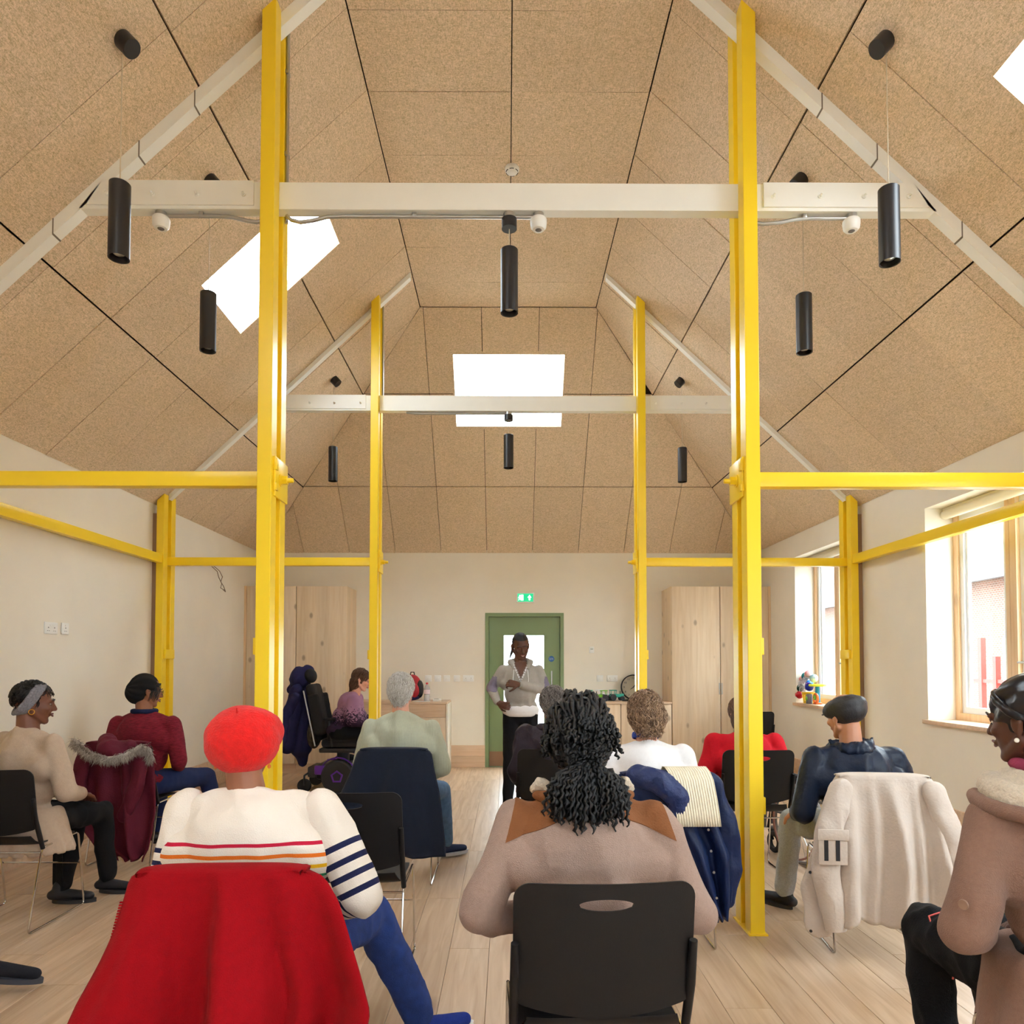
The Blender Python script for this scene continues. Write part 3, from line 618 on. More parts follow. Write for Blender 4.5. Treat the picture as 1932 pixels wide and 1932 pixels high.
# ---------------------------------------------------------------- pendant lamps
M_black = mat('matt_black_metal', (34, 34, 38), 0.38)
M_cord = mat('clear_cord', (205, 190, 165), .5)
def pendant(x, y, slope, label, zt=3.705, zb=3.34, grp=None):
    zr = 3.886 - .03 if slope is None else zc(slope, x, y)
    t = thing('pendant_lamp', label, 'lamp', (x, y, zb), group=grp)
    H = zt - zb; r = .048
    MB().lathe([(r - .006, .004), (r, 0), (r, H - .004), (r - .004, H), (0, H)], 32, caps=False).obj('cylinder_shade', M_black, t)
    MB().lathe([(r - .006, .003), (r - .006, .045), (0, .045)], 32, caps=False).obj('inner_sleeve', M_black, t)
    MB().lathe([(0, .018), (.022, .02), (.034, .03), (.036, .044)], 24).obj('reflector_bulb', mat('lamp_reflector', (225, 225, 215), .15, metal=.5), t)
    cy = MB()
    if slope is None:
        cy.lathe([(.042, zr - zb - .055), (.042, zr - zb), (.0, zr - zb)], 28); cy.lathe([(0, zr - zb - .0551), (.042, zr - zb - .055)], 28)
        MB().lathe([(.032, zr - zb), (.032, zr - zb + .03)], 20).obj('back_box', M_galv, t); ztop = zr - zb - .05
    else:
        q = NRM[slope].to_track_quat('Z', 'Y').to_matrix().to_4x4(); q = TR(0, 0, zr - zb) @ q
        cy.lathe([(0, -.07), (.044, -.07), (.046, -.068), (.046, 0)], 28, M=q); ztop = zr - zb - .066
    cy.obj('canopy', M_black, t)
    MB().tube([(0, 0, H), (0, 0, ztop)], .0028, 6).obj('cord', M_cord, t)
    return t
pendant(-1.865, 3.355, 'L', 'black cylinder pendant hanging in front of the left end of the nearer beam')
pendant(-1.862, 4.36, 'L', 'black cylinder pendant beside the left skylight')
pendant(-1.850, 7.48, 'L', 'small far black cylinder pendant left of the middle, near the back slope')
pendant(1.835, 3.37, 'R', 'black cylinder pendant hanging in front of the right end of the nearer beam')
pendant(1.836, 4.36, 'R', 'black cylinder pendant right of the nearest right column, behind the beam')
pendant(1.848, 7.49, 'R', 'small far black cylinder pendant between the two right columns')
pendant(.001, yc, None, 'black cylinder pendant hung from the middle of the nearer beam', 3.686, 3.331)
pendant(.004, yf_, None, 'small black cylinder pendant hung from the middle of the farther beam', 3.661, 3.331)

# ---------------------------------------------------------------- things on the worktops and sills
t = thing('wall_clock', 'round black-rimmed clock leaning on the back wall behind the yellow column', 'clock', (1.715, YB - .07, CT + .172)); t.rotation_euler = (-.12, 0, .0)
MB().lathe([(0, 0), (.172, 0), (.172, .005), (.172, -.035), (.166, -.042), (.158, -.035), (.158, -.012)], 48, axis='Y', caps=False).obj('rim', M_black, t)
MB().lathe([(0, -.012), (.160, -.012)], 48, axis='Y').obj('dial', mat('dial_cream', (226, 214, 190), .6), t)
b = MB()
for h_ in range(1, 13):
    a = PI / 2 - h_ * PI / 6; b.add(*text_mesh(str(h_), .038, TY(.125 * math.cos(a), -.014, .125 * math.sin(a))))
b.obj('numerals', mat('dial_grey', (60, 58, 55), .6), t, smooth=False)
for nm, ang, ln, wd in (('hour_hand', 52, .075, .007), ('minute_hand', 215, .05, .006)):
    a = math.radians(ang); b = MB(); b.tube([(0, -.018, 0), (ln * math.cos(a), -.018, ln * math.sin(a))], [wd, wd * .5], 6); b.obj(nm, M_black, t)
def toy_tractor(x, y, rz, body, rim, label, cab=True):
    t = thing('toy_tractor', label, 'toy', (x, y, CT), rz); t.scale = (1.22, 1.22, 1.3)
    mb_ = mat('toy_%d_%d_%d' % body, body, .35); mr = mat('toy_%d_%d_%d' % rim, rim, .35); tr = mat('toy_tyre', (30, 32, 38), .6)
    b = MB(); b.box(-.02, .085, -.022, .022, .035, .07, r=.006); b.box(-.07, -.01, -.028, .028, .03, .055, r=.005); b.ball((.07, 0, .055), (.02, .02, .02)); b.obj('body', mb_, t)
    b = MB()
    for px in (-.065, -.012):
        for py in (-.024, .024): b.tube([(px, py, .05), (px + .003, py, .105)], .0035, 6)
    b.box(-.075, .0, -.03, .03, .103, .112, r=.004); b.obj('cab', mb_, t)
    MB().tube([(.045, 0, .07), (.045, 0, .1)], .004, 6).obj('exhaust_pipe', tr, t)
    for px, r in ((-.045, .035), (.06, .024)):
        for sy in (-1, 1):
            b = MB(); b.lathe([(r * .55, -.011), (r * .95, -.011), (r, -.006), (r, .006), (r * .95, .011), (r * .55, .011)], 18, c=(px, sy * .037, r), axis='Y'); wo = b.obj('wheel', tr, t)
            MB().lathe([(0, -.008), (r * .55, -.008), (r * .56, .008), (0, .008)], 14, c=(px, sy * .037, r), axis='Y').obj('hub', mr, wo)
    return t
toy_tractor(1.04, 9.50, 2.9, (30, 165, 130), (40, 190, 160), 'green toy tractor nearest the green door')
toy_tractor(1.45, 9.55, .2, (30, 165, 140), (40, 190, 160), 'green toy tractor in front of the clock')
t = toy_tractor(1.22, 9.40, 3.3, (120, 190, 40), (190, 40, 50), 'lime green toy digger with red wheels between the two toy tractors')
b = MB(); b.tube([(.08, 0, .05), (.10, 0, .10), (.12, 0, .06)], .006, 6); b.box(.105, .135, -.02, .02, .03, .06, r=.004); b.obj('digger_arm', MATS['toy_120_190_40'], t)
t = toy_tractor(1.27, 9.62, .5, (235, 238, 240), (40, 60, 150), 'white toy truck with blue wheels behind the lime digger')
b = MB(); b.tube([(1.50, 9.36, CT + .012), (1.60, 9.35, CT + .020), (1.74, 9.36, CT + .008)], [.01, .02, .008], 8, flat=((0, 0, 1), .9)); tag(b.obj('black_case', M_black), 'flat black case lying on the worktop below the clock', 'case')
# rucksack
t = thing('rucksack', 'red and black rucksack standing on the left worktop behind the grey-haired person', 'bag', (-1.28, 9.58, CT + .006))
M_redn = mat('red_nylon', (170, 20, 38), .5, bump=.2, bscale=40); M_blkn = mat('black_nylon', (28, 28, 34), .6, bump=.2, bscale=50)
MB().ball((0, 0, .17), (.13, .08, .175), 20).obj('main_pocket', M_redn, t); MB().ball((.02, -.07, .13), (.085, .04, .10), 16).obj('front_pocket', M_redn, t)
MB().ball((.10, -.02, .15), (.055, .06, .12), 14).obj('side_pocket', M_blkn, t)
MB().tube([(-.03, 0, .33), (-.02, 0, .375), (.02, 0, .375), (.03, 0, .33)], .008, 8).obj('carry_loop', M_blkn, t)
MB().ball((-.01, -.01, .046), (.12, .085, .05), 14).obj('base_pad', mat('navy_nylon', (25, 30, 80), .6), t)
t = thing('water_bottle', 'clear plastic water bottle with a red cap on the left worktop', 'bottle', (-1.073, 9.48, CT))
mb_ = mat('clear_plastic', (215, 215, 222), .15, spec=.6); nt_, bb, LL = nodes(mb_); bb.inputs['Alpha'].default_value = .45
MB().lathe([(0, .002), (.034, 0), (.04, .01), (.04, .07), (.036, .08), (.04, .09), (.04, .16), (.03, .19), (.014, .215), (.013, .225)], 22).obj('bottle_body', mb_, t)
MB().lathe([(.041, .095), (.041, .15)], 22, caps=False).obj('paper_label', mat('label_pink', (225, 205, 215), .6), t)
MB().lathe([(.016, .222), (.016, .243), (0, .244)], 16).obj('cap', mat('cap_red', (190, 25, 35), .4), t)
t = thing('card_reader', 'small white box with a black screen on the end of the left worktop', 'box', (-.93, 9.40, CT), .1)
MB().box(-.055, .055, -.04, .04, 0, .03, r=.005).obj('housing', M_pwhite, t); MB().box(-.042, .02, -.03, .03, .030, .0325, M=RX(.0)).obj('screen', mat('screen_black', (45, 40, 42), .2), t, smooth=False)
b = MB(); b.box(-1.24, -1.02, 9.30, 9.44, CT, CT + .004); tag(b.obj('paper_sheet', mat('paper_white', (240, 238, 235), .7), smooth=False), 'white paper sheet lying in front of the water bottle', 'paper')
# toys on the far window sill
SZ = WZ0 + .004
t = thing('toy_basket', 'yellow slotted plastic basket on the far window sill', 'basket', (W + .08, 8.28, SZ)); my = mat('toy_yellow', (245, 205, 50), .4)
b = MB(); n_ = 24; r0, r1, hh = .062, .080, .125
for k in range(n_):
    a0_, a1_ = 2 * PI * k / n_, 2 * PI * (k + (.62 if k % 2 else 1.0)) / n_
    b.add([(r * math.cos(a), r * math.sin(a), z) for z, r in ((.03, r0 + .004), (.095, r1 - .004)) for a in (a0_, a1_)], [(0, 1, 3, 2)])
b.obj('slotted_wall', my, t)
MB().lathe([(0, 0), (r0, 0), (r0 + .004, .03)], n_).obj('base', my, t); MB().lathe([(r1 - .004, .095), (r1, .12), (r1 + .008, .125), (r1 + .002, .128)], n_, caps=False).obj('rim', my, t)
cols = [((215, 40, 60), 'crimson'), ((20, 120, 130), 'teal'), ((225, 60, 80), 'red'), ((30, 150, 170), 'turquoise'), ((20, 40, 160), 'blue'), ((20, 60, 50), 'dark green'), ((180, 20, 40), 'dark red'), ((200, 90, 190), 'pink'), ((35, 110, 190), 'blue')]
pos = [(.08, 8.46, .27), (.08, 8.37, .31), (.07, 8.26, .335), (.09, 8.17, .29), (.05, 8.20, .19), (.05, 8.465, .17), (.04, 8.46, .09), (.08, 8.29, .19), (.10, 8.33, .22)]
wh = ['at the upper left of the pile, beside the wall', 'upper left in the pile', 'at the very top of the pile', 'upper right in the pile', 'just above the basket rim, right side', 'second from the bottom at the left edge', 'lowest in the pile, left of the basket', 'in the middle of the basket', 'half hidden behind the pink ball']
for (c_, nm), p, ww_ in zip(cols, pos, wh):
    o = MB().ball((0, 0, 0), .048, 16).obj('toy_ball', mat('ball_%s_%d' % (nm.replace(' ', '_'), c_[0]), c_, .25, rgb2=(235, 235, 235) if nm in ('red', 'crimson', 'turquoise') else None, scale=14)); o.location = (W + p[0], p[1], SZ + p[2]); tag(o, 'shiny %s toy ball %s' % (nm, ww_), 'ball', 'toy balls in the net on the window sill')
b = MB()
for k in range(9):
    y = 8.42 - k * .024; b.tube([(W + .028, y + .03, SZ + .13), (W + .02, y, SZ + .24), (W + .05, y - .05, SZ + .32)], .0035, 5)
tag(b.obj('ball_net', mat('net_stripe', (240, 240, 245), .5, rgb2=(40, 40, 60), scale=50)), 'black and white striped net holding the toy balls above the basket', 'net')
t = thing('toy_stool', 'small toy with a yellow top and turquoise stem beside the basket on the sill', 'toy', (W + .10, 8.10, SZ))
MB().lathe([(0, .20), (.09, .20), (.095, .212), (.09, .225), (0, .228)], 24).obj('top', mat('toy_lemon', (225, 235, 60), .4), t); MB().lathe([(.03, .02), (.022, .2)], 14).obj('stem', mat('toy_turq', (20, 150, 190), .4), t); MB().lathe([(.05, 0), (.05, .012), (.03, .02)], 18).obj('foot', mat('toy_orange', (225, 110, 40), .4), t)
t = thing('toy_rattle', 'orange and green ring toy standing in front of the toy stool on the sill', 'toy', (W + .05, 8.03, SZ + .065))
MB().tube([(0, .05 * math.cos(a * PI / 8), .05 * math.sin(a * PI / 8)) for a in range(16)], .015, 8, closed=True).obj('outer_ring', mat('toy_orange', (225, 110, 40), .4), t)
MB().tube([(-.012, .022 * math.cos(a * PI / 6), .012 + .022 * math.sin(a * PI / 6)) for a in range(12)], .009, 8, closed=True).obj('inner_ring', mat('toy_green', (110, 190, 60), .4), t)
t = thing('toy_shape_box', 'grey and green toy cylinder between the basket and the ring toy', 'toy', (W + .035, 8.17, SZ)); MB().lathe([(0, 0), (.035, 0), (.035, .10), (.03, .11), (0, .112)], 18).obj('drum', mat('toy_grey', (110, 110, 120), .4), t); MB().ball((-.03, 0, .06), (.012, .022, .028), 10).obj('button', mat('toy_green', (110, 190, 60), .4), t)

# ---------------------------------------------------------------- outside
b = MB(); b.box(-40, 60, -30, 60, -.25, -.15); tag(b.obj('ground', mat('paving', (176, 172, 165), .9, var=.05, scale=1), smooth=False), kind='structure')
t = thing('brick_building', 'pale brick building with a tiled roof seen through the right window', 'building', (13, 14, -.15))
mbk = mat('pale_brick', (214, 200, 190), .9, var=.1, scale=2)
nt, bb, L = nodes(mbk); br = nt.nodes.new('ShaderNodeTexBrick'); br.inputs['Scale'].default_value = 4.4; br.inputs['Color1'].default_value = lin(128, 86, 70); br.inputs['Color2'].default_value = lin(104, 74, 62); br.inputs['Mortar'].default_value = lin(150, 142, 132)
tc = nt.nodes.new('ShaderNodeTexCoord'); sx = nt.nodes.new('ShaderNodeSeparateXYZ'); cx_ = nt.nodes.new('ShaderNodeCombineXYZ'); L(tc.outputs['Object'], sx.inputs[0]); L(sx.outputs[1], cx_.inputs[0]); L(sx.outputs[2], cx_.inputs[1]); L(cx_.outputs[0], br.inputs[0]); L(br.outputs[0], bb.inputs['Base Color'])
MB().box(0, 6, -14, 24, 0, 3.9).obj('wall', mbk, t, smooth=False)
MB().prism([(-.5, 3.85), (3, 6.6), (6.5, 3.85)], -14.4, 24.4, ax='Y').obj('roof', mat('roof_tile', (112, 100, 94), .8, var=.12, scale=6, stretch=(1, 4, 1)), t, smooth=False)
MB().box(-.62, -.48, -14.4, 24.4, 3.78, 3.92).obj('gutter', mat('gutter_grey', (96, 98, 100), .5), t, smooth=False)
for y in (1.2, 9.5): MB().tube([(-.55, y, 3.8), (-.45, y + .1, 3.6), (-.08, y + .15, 3.3), (-.08, y + .15, 0)], .06, 8).obj('downpipe', MATS['gutter_grey'], t)
fe = thing('red_railing', 'row of red posts outside the right window', 'fence', (9.5, 10, -.15)); mrd = mat('red_post', (168, 48, 38), .6)
for k in range(26): MB().box(-.05, .05, -3.8 + k * .42, -3.7 + k * .42, 0, 1.9 + .25 * math.sin(k * 1.7)).obj('post', mrd, fe, smooth=False)
MB().box(-.03, .03, -3.9, 7, 1.2, 1.27).obj('rail', mrd, fe, smooth=False)
# ---------------------------------------------------------------- stacking chairs
M_plast = mat('black_plastic', (17, 16, 19), 0.5, bump=.06, bscale=400, spec=.35)
M_chrome = mat('chrome_rod', (200, 198, 195), 0.14, metal=1.0)
CH_W = .2325
def rr_outline(hw, z0, z1, r, sag, n=40):
    """rounded outline of a backrest, lower edge sagging"""
    pts = []
    for k in range(9): a = -PI / 2 + k * PI / 16; pts.append((hw - r * .6 + r * .6 * math.cos(a), z0 + r * .6 + r * .6 * math.sin(a)))
    for k in range(9): a = k * PI / 16; pts.append((hw - r + r * math.cos(a), z1 - r + r * math.sin(a)))
    for k in range(9): a = PI / 2 + k * PI / 16; pts.append((-hw + r + r * math.cos(a), z1 - r + r * math.sin(a)))
    for k in range(9): a = PI + k * PI / 16; pts.append((-hw + r * .6 + r * .6 * math.cos(a), z0 + r * .6 + r * .6 * math.sin(a)))
    m = len(pts); out = []
    # lower edge samples
    q = lambda a, c, n_: [(a[0] + (c[0] - a[0]) * k / n_, a[1] + (c[1] - a[1]) * k / n_) for k in range(1, n_)]
    pts = pts[:9] + q(pts[8], pts[9], 8) + pts[9:18] + q(pts[17], pts[18], 24) + pts[18:27] + q(pts[26], pts[27], 8) + pts[27:]
    lo = [(-hw + r * .6 + (2 * hw - r * 1.2) * k / 12, z0) for k in range(1, 12)]
    pts = pts + lo
    return [(x, z - sag * (1 - (x / hw) ** 2) * max(0, 1 - (z - z0) / .10)) for x, z in pts]
def backrest():
    hw = CH_W; out = rr_outline(hw, .535, .855, .045, .035); c = (0.0, .800)
    n = len(out); rings = []
    for i in range(9):
        t = (i / 8) ** 1.2; ring = []
        for x, z in out:
            a = math.atan2(z - c[1], x - c[0]); hx, hz = .070 * math.cos(a), .0155 * math.sin(a)
            ca, sa = math.cos(a), math.sin(a); rr = 1 / math.sqrt((ca / .070) ** 2 + (sa / .0155) ** 2)
            ix, iz = c[0] + rr * ca, c[1] + rr * sa
            ring.append((ix + (x - ix) * t, iz + (z - iz) * t))
        rings.append(ring)
    def yy(x, z): return -.245 + (.855 - z) * .16 + .030 * (1 - (x / hw) ** 2) * -1 + .012
    vs = []; fs = []
    for s_ in (0, 1):
        for r in rings:
            for x, z in r: vs.append((x, yy(x, z) - (.0055 if s_ else 0), z))
    R_ = len(rings)
    for s_ in (0, 1):
        o = s_ * R_ * n
        for i in range(R_ - 1):
            for j in range(n): fs.append((o + i * n + j, o + i * n + (j + 1) % n, o + (i + 1) * n + (j + 1) % n, o + (i + 1) * n + j))
    for i in (0, R_ - 1):
        for j in range(n): fs.append((i * n + j, i * n + (j + 1) % n, R_ * n + i * n + (j + 1) % n, R_ * n + i * n + j))
    return MB().add(vs, fs)
def seat_shell():
    b = MB(); N, Mm = 16, 18; vs = []; fs = []
    for s_ in (0, 1):
        for i in range(N + 1):
            for j in range(Mm + 1):
                u = -1 + 2 * i / N; v = -1 + 2 * j / Mm
                e = 1 - .10 * (abs(v) ** 6) ; x = u * .218 * e; y = .005 + v * .205 * (1 - .06 * abs(u) ** 5)
                z = .452 - .010 * (1 - u * u) * (1 - v * v) + (.045 * max(0, (-v - .72) / .28) ** 2) - .022 * max(0, (v - .6) / .4) ** 2
                vs.append((x, y, z - s_ * .008))
    k = (N + 1) * (Mm + 1); q = lambda s_, i, j: s_ * k + i * (Mm + 1) + j
    for s_ in (0, 1):
        for i in range(N):
            for j in range(Mm): fs.append((q(s_, i, j), q(s_, i + 1, j), q(s_, i + 1, j + 1), q(s_, i, j + 1)))
    for i in range(N): fs += [(q(0, i, 0), q(0, i + 1, 0), q(1, i + 1, 0), q(1, i, 0)), (q(0, i, Mm), q(0, i + 1, Mm), q(1, i + 1, Mm), q(1, i, Mm))]
    for j in range(Mm): fs += [(q(0, 0, j), q(0, 0, j + 1), q(1, 0, j + 1), q(1, 0, j)), (q(0, N, j), q(0, N, j + 1), q(1, N, j + 1), q(1, N, j))]
    return b.add(vs, fs)
def fillet(pts, r, n=5, closed=False):
    out = []; m = len(pts); pts = [Vector(p) for p in pts]
    for i, p in enumerate(pts):
        if not closed and i in (0, m - 1): out.append(p); continue
        a = (pts[i - 1] - p); c = (pts[(i + 1) % m] - p); ra = min(r, a.length * .45, c.length * .45); a = a.normalized() * ra; c = c.normalized() * ra
        for k in range(n + 1):
            t = k / n; out.append(p + a * (1 - t) ** 2 + c * t ** 2)
    return out
def make_chair(label, x, y, rz):
    t = thing('stacking_chair', label, 'chair', (x, y, 0), rz)
    seat_shell().obj('seat', M_plast, t)
    backrest().obj('backrest', M_plast, t, angle=50)
    r = .0055
    for sx in (-1, 1):
        X = sx * (CH_W - .004)
        MB().tube(fillet([(X, -.245, r), (X, -.145, .425), (X, .175, .437), (X, .245, r)], .028, 5, True), r, 8, closed=True).obj('sled_leg', M_chrome, t)
        MB().tube([(X, -.138, .42), (X, -.165, .49), (X, -.20, .58), (X, -.228, .70)], [.011, .0125, .0125, .0105], 10).obj('back_sleeve', M_plast, t)
    MB().tube([(-CH_W, .213, .25), (CH_W, .213, .25)], .005, 8).obj('crossbar', M_chrome, t)
    MB().tube([(-CH_W, -.150, .40), (CH_W, -.150, .40)], .005, 8).obj('crossbar', M_chrome, t)
    return t
CHAIRS = {}
ch0 = make_chair('black stacking chair in the foreground, its bare back turned to the camera, under the person with black curls', .228, 2.057, math.radians(2.5))
ch0['label'] = 'black stacking chair with bare back, foreground centre, under the curly-haired person'
CHAIRS['B'] = ch0
for k, x, y, rz, lb in (
    ('A', -.755, 2.125, 2, 'black stacking chair hidden under the bright red fleece in the foreground'),
    ('G', -.695, 3.325, 0, 'empty black stacking chair behind the red beret person, oval handle hole visible'),
    ('D', -2.72, 3.995, 0, 'black stacking chair at the left edge under the person with the grey headband'),
    ('E', -2.70, 5.245, -3, 'black stacking chair under the burgundy parka with fur trim'),
    ('F', -.722, 4.80, 0, 'black stacking chair under the dark navy coat, seat of the white-haired person'),
    ('H', .29, 4.905, 0, 'black stacking chair of the grey-haired person in the dark jacket'),
    ('I', .785, 3.775, 0, 'black stacking chair under the quilted navy jacket and cream scarf'),
    ('J', 1.613, 4.845, 0, 'black stacking chair under the person in red, behind the nearest right column'),
    ('K', 1.835, 3.70, -7, 'black stacking chair under the stone coloured jacket'),
    ('C', 1.545, 1.865, 6, 'black stacking chair at the right edge under the person in the fleece coat'),
    ('N', -2.78, 2.50, -8, 'black stacking chair just outside the left edge, under the person showing one shoe'),
    ('P', 2.90, 8.62, 0, 'empty black stacking chair in the far right corner near the tall cupboards')):
    CHAIRS[k] = dup(ch0, None, lb, (x, y, 0), math.radians(rz))

# ---------------------------------------------------------------- soft bodies
def blob(mb, voxel, smooth=3, disp=None):
    me = bpy.data.meshes.new('tmp'); me.from_pydata(mb.v, [], mb.f)
    bm = bmesh.new(); bm.from_mesh(me); bmesh.ops.recalc_face_normals(bm, faces=bm.faces); bm.to_mesh(me); bm.free()
    o = bpy.data.objects.new('tmp', me); COL.objects.link(o)
    m = o.modifiers.new('r', 'REMESH'); m.mode = 'VOXEL'; m.voxel_size = voxel; m.adaptivity = 0
    s_ = o.modifiers.new('s', 'SMOOTH'); s_.factor = .5; s_.iterations = smooth
    dg = bpy.context.evaluated_depsgraph_get(); me2 = bpy.data.meshes.new_from_object(o.evaluated_get(dg))
    bpy.data.objects.remove(o); bpy.data.meshes.remove(me)
    out = MB(); nv = [v.normal.copy() for v in me2.vertices]
    for v, n_ in zip(me2.vertices, nv):
        p = v.co.copy()
        if disp: p = disp(p, n_)
        out.v.append(tuple(p))
    out.f = [tuple(p.vertices) for p in me2.polygons]; bpy.data.meshes.remove(me2)
    return out
def cap(mb, a, b, ra, rb, n=12, flat=None, M=None):
    a, b = Vector(a), Vector(b); d = (b - a); L = d.length
    if L < 1e-6: return mb.ball(a, ra, 12, M)
    d /= L; pts = []; rr = []
    for k in range(5): t = PI / 2 * (1 - k / 4.0); pts.append(a - d * ra * math.sin(t)); rr.append(max(ra * math.cos(t), ra * .02))
    for k in range(1, 4): pts.append(a.lerp(b, k / 4)); rr.append(ra + (rb - ra) * k / 4)
    for k in range(5): t = PI / 2 * k / 4.0; pts.append(b + d * rb * math.sin(t)); rr.append(max(rb * math.cos(t), rb * .02))
    return mb.tube(pts, rr, n, M=M, flat=flat)
def chain(mb, pts, rads, **k):
    for i in range(len(pts) - 1): cap(mb, pts[i], pts[i + 1], rads[i], rads[i + 1], **k)
def wrinkle(amp, f=9.0, seed=0.0, st=(1, 1, .6)):
    def fn(p, n):
        q = Vector((p.x * st[0], p.y * st[1], p.z * st[2])) * f + Vector((seed, seed * 2, seed * 3))
        v = 1 - 2 * abs(noise.noise(q)); w_ = noise.noise(q * 2.3) * .4
        return p + n * amp * (v - .5 + w_)
    return fn
def hand(mb, w_, d, n, side, curl=.5, sc=1.0):
    """palm, four fingers of unequal length with three joints, and a thumb from the side of the palm; n = where the palm faces"""
    w_ = Vector(w_); d = Vector(d).normalized(); n = (Vector(n) - d * Vector(n).dot(d)).normalized(); s_ = d.cross(n).normalized() * side   # towards the thumb
    for k in range(4):
        off = (-.027 + .018 * k) * sc
        cap(mb, w_ + d * .012 * sc + s_ * off * .6, w_ + d * (.078 + (.004, .008, .008, .002)[k]) * sc + s_ * off, .0135 * sc, .0115 * sc, n=8)
    for k, ln in enumerate((.056, .070, .076, .068)):
        off = (-.028 + .0185 * k) * sc; p = w_ + d * (.080 + (0, .006, .008, .004)[k]) * sc + s_ * off; a = 0; dd = d + s_ * ((k - 1.5) * .06)
        for q, f_ in enumerate((.45, .32, .23)):
            a += curl * (1.0 + .1 * (3 - k)) * (.8, 1.0, .7)[q]
            dr = (dd * math.cos(a) + n * math.sin(a)).normalized(); e = p + dr * ln * f_ * sc
            cap(mb, p, e, (.0088 - .0008 * q) * sc, (.0082 - .0009 * q) * sc, n=8); p = e
    p = w_ + d * .022 * sc + s_ * .026 * sc; e = p + (d * .65 + s_ * .65 + n * .35).normalized() * .042 * sc; cap(mb, p, e, .0125 * sc, .0105 * sc, n=8)
    e2 = e + (d * .85 + s_ * .25 + n * .5 * (1 + curl)).normalized() * .034 * sc; cap(mb, e, e2, .0102 * sc, .0082 * sc, n=8)
def head_prims(mb, M, sc=1.0, ears=True):
    b = lambda c, r: mb.ball(c, r, 20, M)
    b((0, -.014, .030), (.074, .094, .088)); b((0, .030, -.015), (.064, .062, .080)); b((0, .040, -.058), (.048, .045, .055))
    cap(mb, (0, .066, -.094), (0, .062, -.088), .022, .022, M=M)
    for s_ in (-1, 1):
        cap(mb, (s_ * .056, -.004, -.050), (s_ * .020, .062, -.095), .020, .018, M=M)
        b((s_ * .038, .062, -.022), (.024, .022, .020)); cap(mb, (s_ * .012, .089, .022), (s_ * .046, .076, .022), .010, .009, M=M, n=8)
        if ears:
            b((s_ * .076, -.010, -.008), (.008, .018, .030)); cap(mb, (s_ * .080, -.020, .014), (s_ * .084, -.024, -.004), .0075, .008, M=M, n=8); cap(mb, (s_ * .084, -.022, -.004), (s_ * .077, -.010, -.034), .007, .0075, M=M, n=8)
        b((s_ * .009, .098, -.028), (.009, .011, .009))
    cap(mb, (0, .088, .012), (0, .108, -.024), .0085, .0125, M=M); b((0, .107, -.026), (.011, .010, .009))
    cap(mb, (-.016, .088, -.056), (.016, .088, -.056), .009, .009, M=M, n=8)
M_eye = mat('eye_white', (215, 208, 200), .25); M_iris = mat('iris_dark', (40, 26, 18), .2)
def face_parts(t, M, lip, brow, parts_lids=True):
    for s_ in (-1, 1):
        if parts_lids: e = MB().ball((s_ * .031, .071, .004), (.0125, .0120, .0072), 14, M).obj('eye', M_eye, t)
        if parts_lids: MB().ball((s_ * .031, .0795, .001), (.0062, .0045, .0068), 10, M).obj('iris', M_iris, e)
        MB().tube([(s_ * .014, .096, .026), (s_ * .03, .094, .032), (s_ * .05, .080, .026)], [.0022, .0032, .0018], 6, M).obj('eyebrow', brow, t)
        MB().tube([(s_ * .015, .0855, .006), (s_ * .03, .0868, .0125), (s_ * .046, .077, .005)], [.0012, .0028, .0014], 6, M).obj('eyelid', lip, t)
    b = MB(); b.tube([(-.023, .090, -.055), (-.010, .100, -.050), (0, .101, -.053), (.010, .100, -.050), (.023, .090, -.055)], [.0015, .0042, .0036, .0042, .0015], 8, M); b.tube([(-.022, .090, -.057), (0, .101, -.063), (.022, .090, -.057)], [.0015, .0058, .0015], 8, M); b.obj('mouth', lip, t)
def skin(name, rgb): return mat('skin_' + name, rgb, .5, var=.04, scale=30, bump=.05, bscale=300, sub=.08)
def cloth(name, rgb, rough=.9, var=.06, scale=60, bump=.35, bscale=220, sheen=.0, **k): return mat(name, rgb, rough, var=var, scale=scale, bump=bump, bscale=bscale, sheen=sheen * .25, spec=.25, **k)
def hairmat(name, c1, c2, rough=.45):
    m = mat(name, c1, rough, var=.01, bump=.3, bscale=160); nt, b, L = nodes(m)
    g = nt.nodes.new('ShaderNodeNewGeometry'); mx = nt.nodes.new('ShaderNodeMix'); mx.data_type = 'RGBA'; mx.inputs[6].default_value = lin(*c1); mx.inputs[7].default_value = lin(*c2)
    L(g.outputs['Random Per Island'], mx.inputs[0]); L(mx.outputs[2], b.inputs['Base Color']); return m
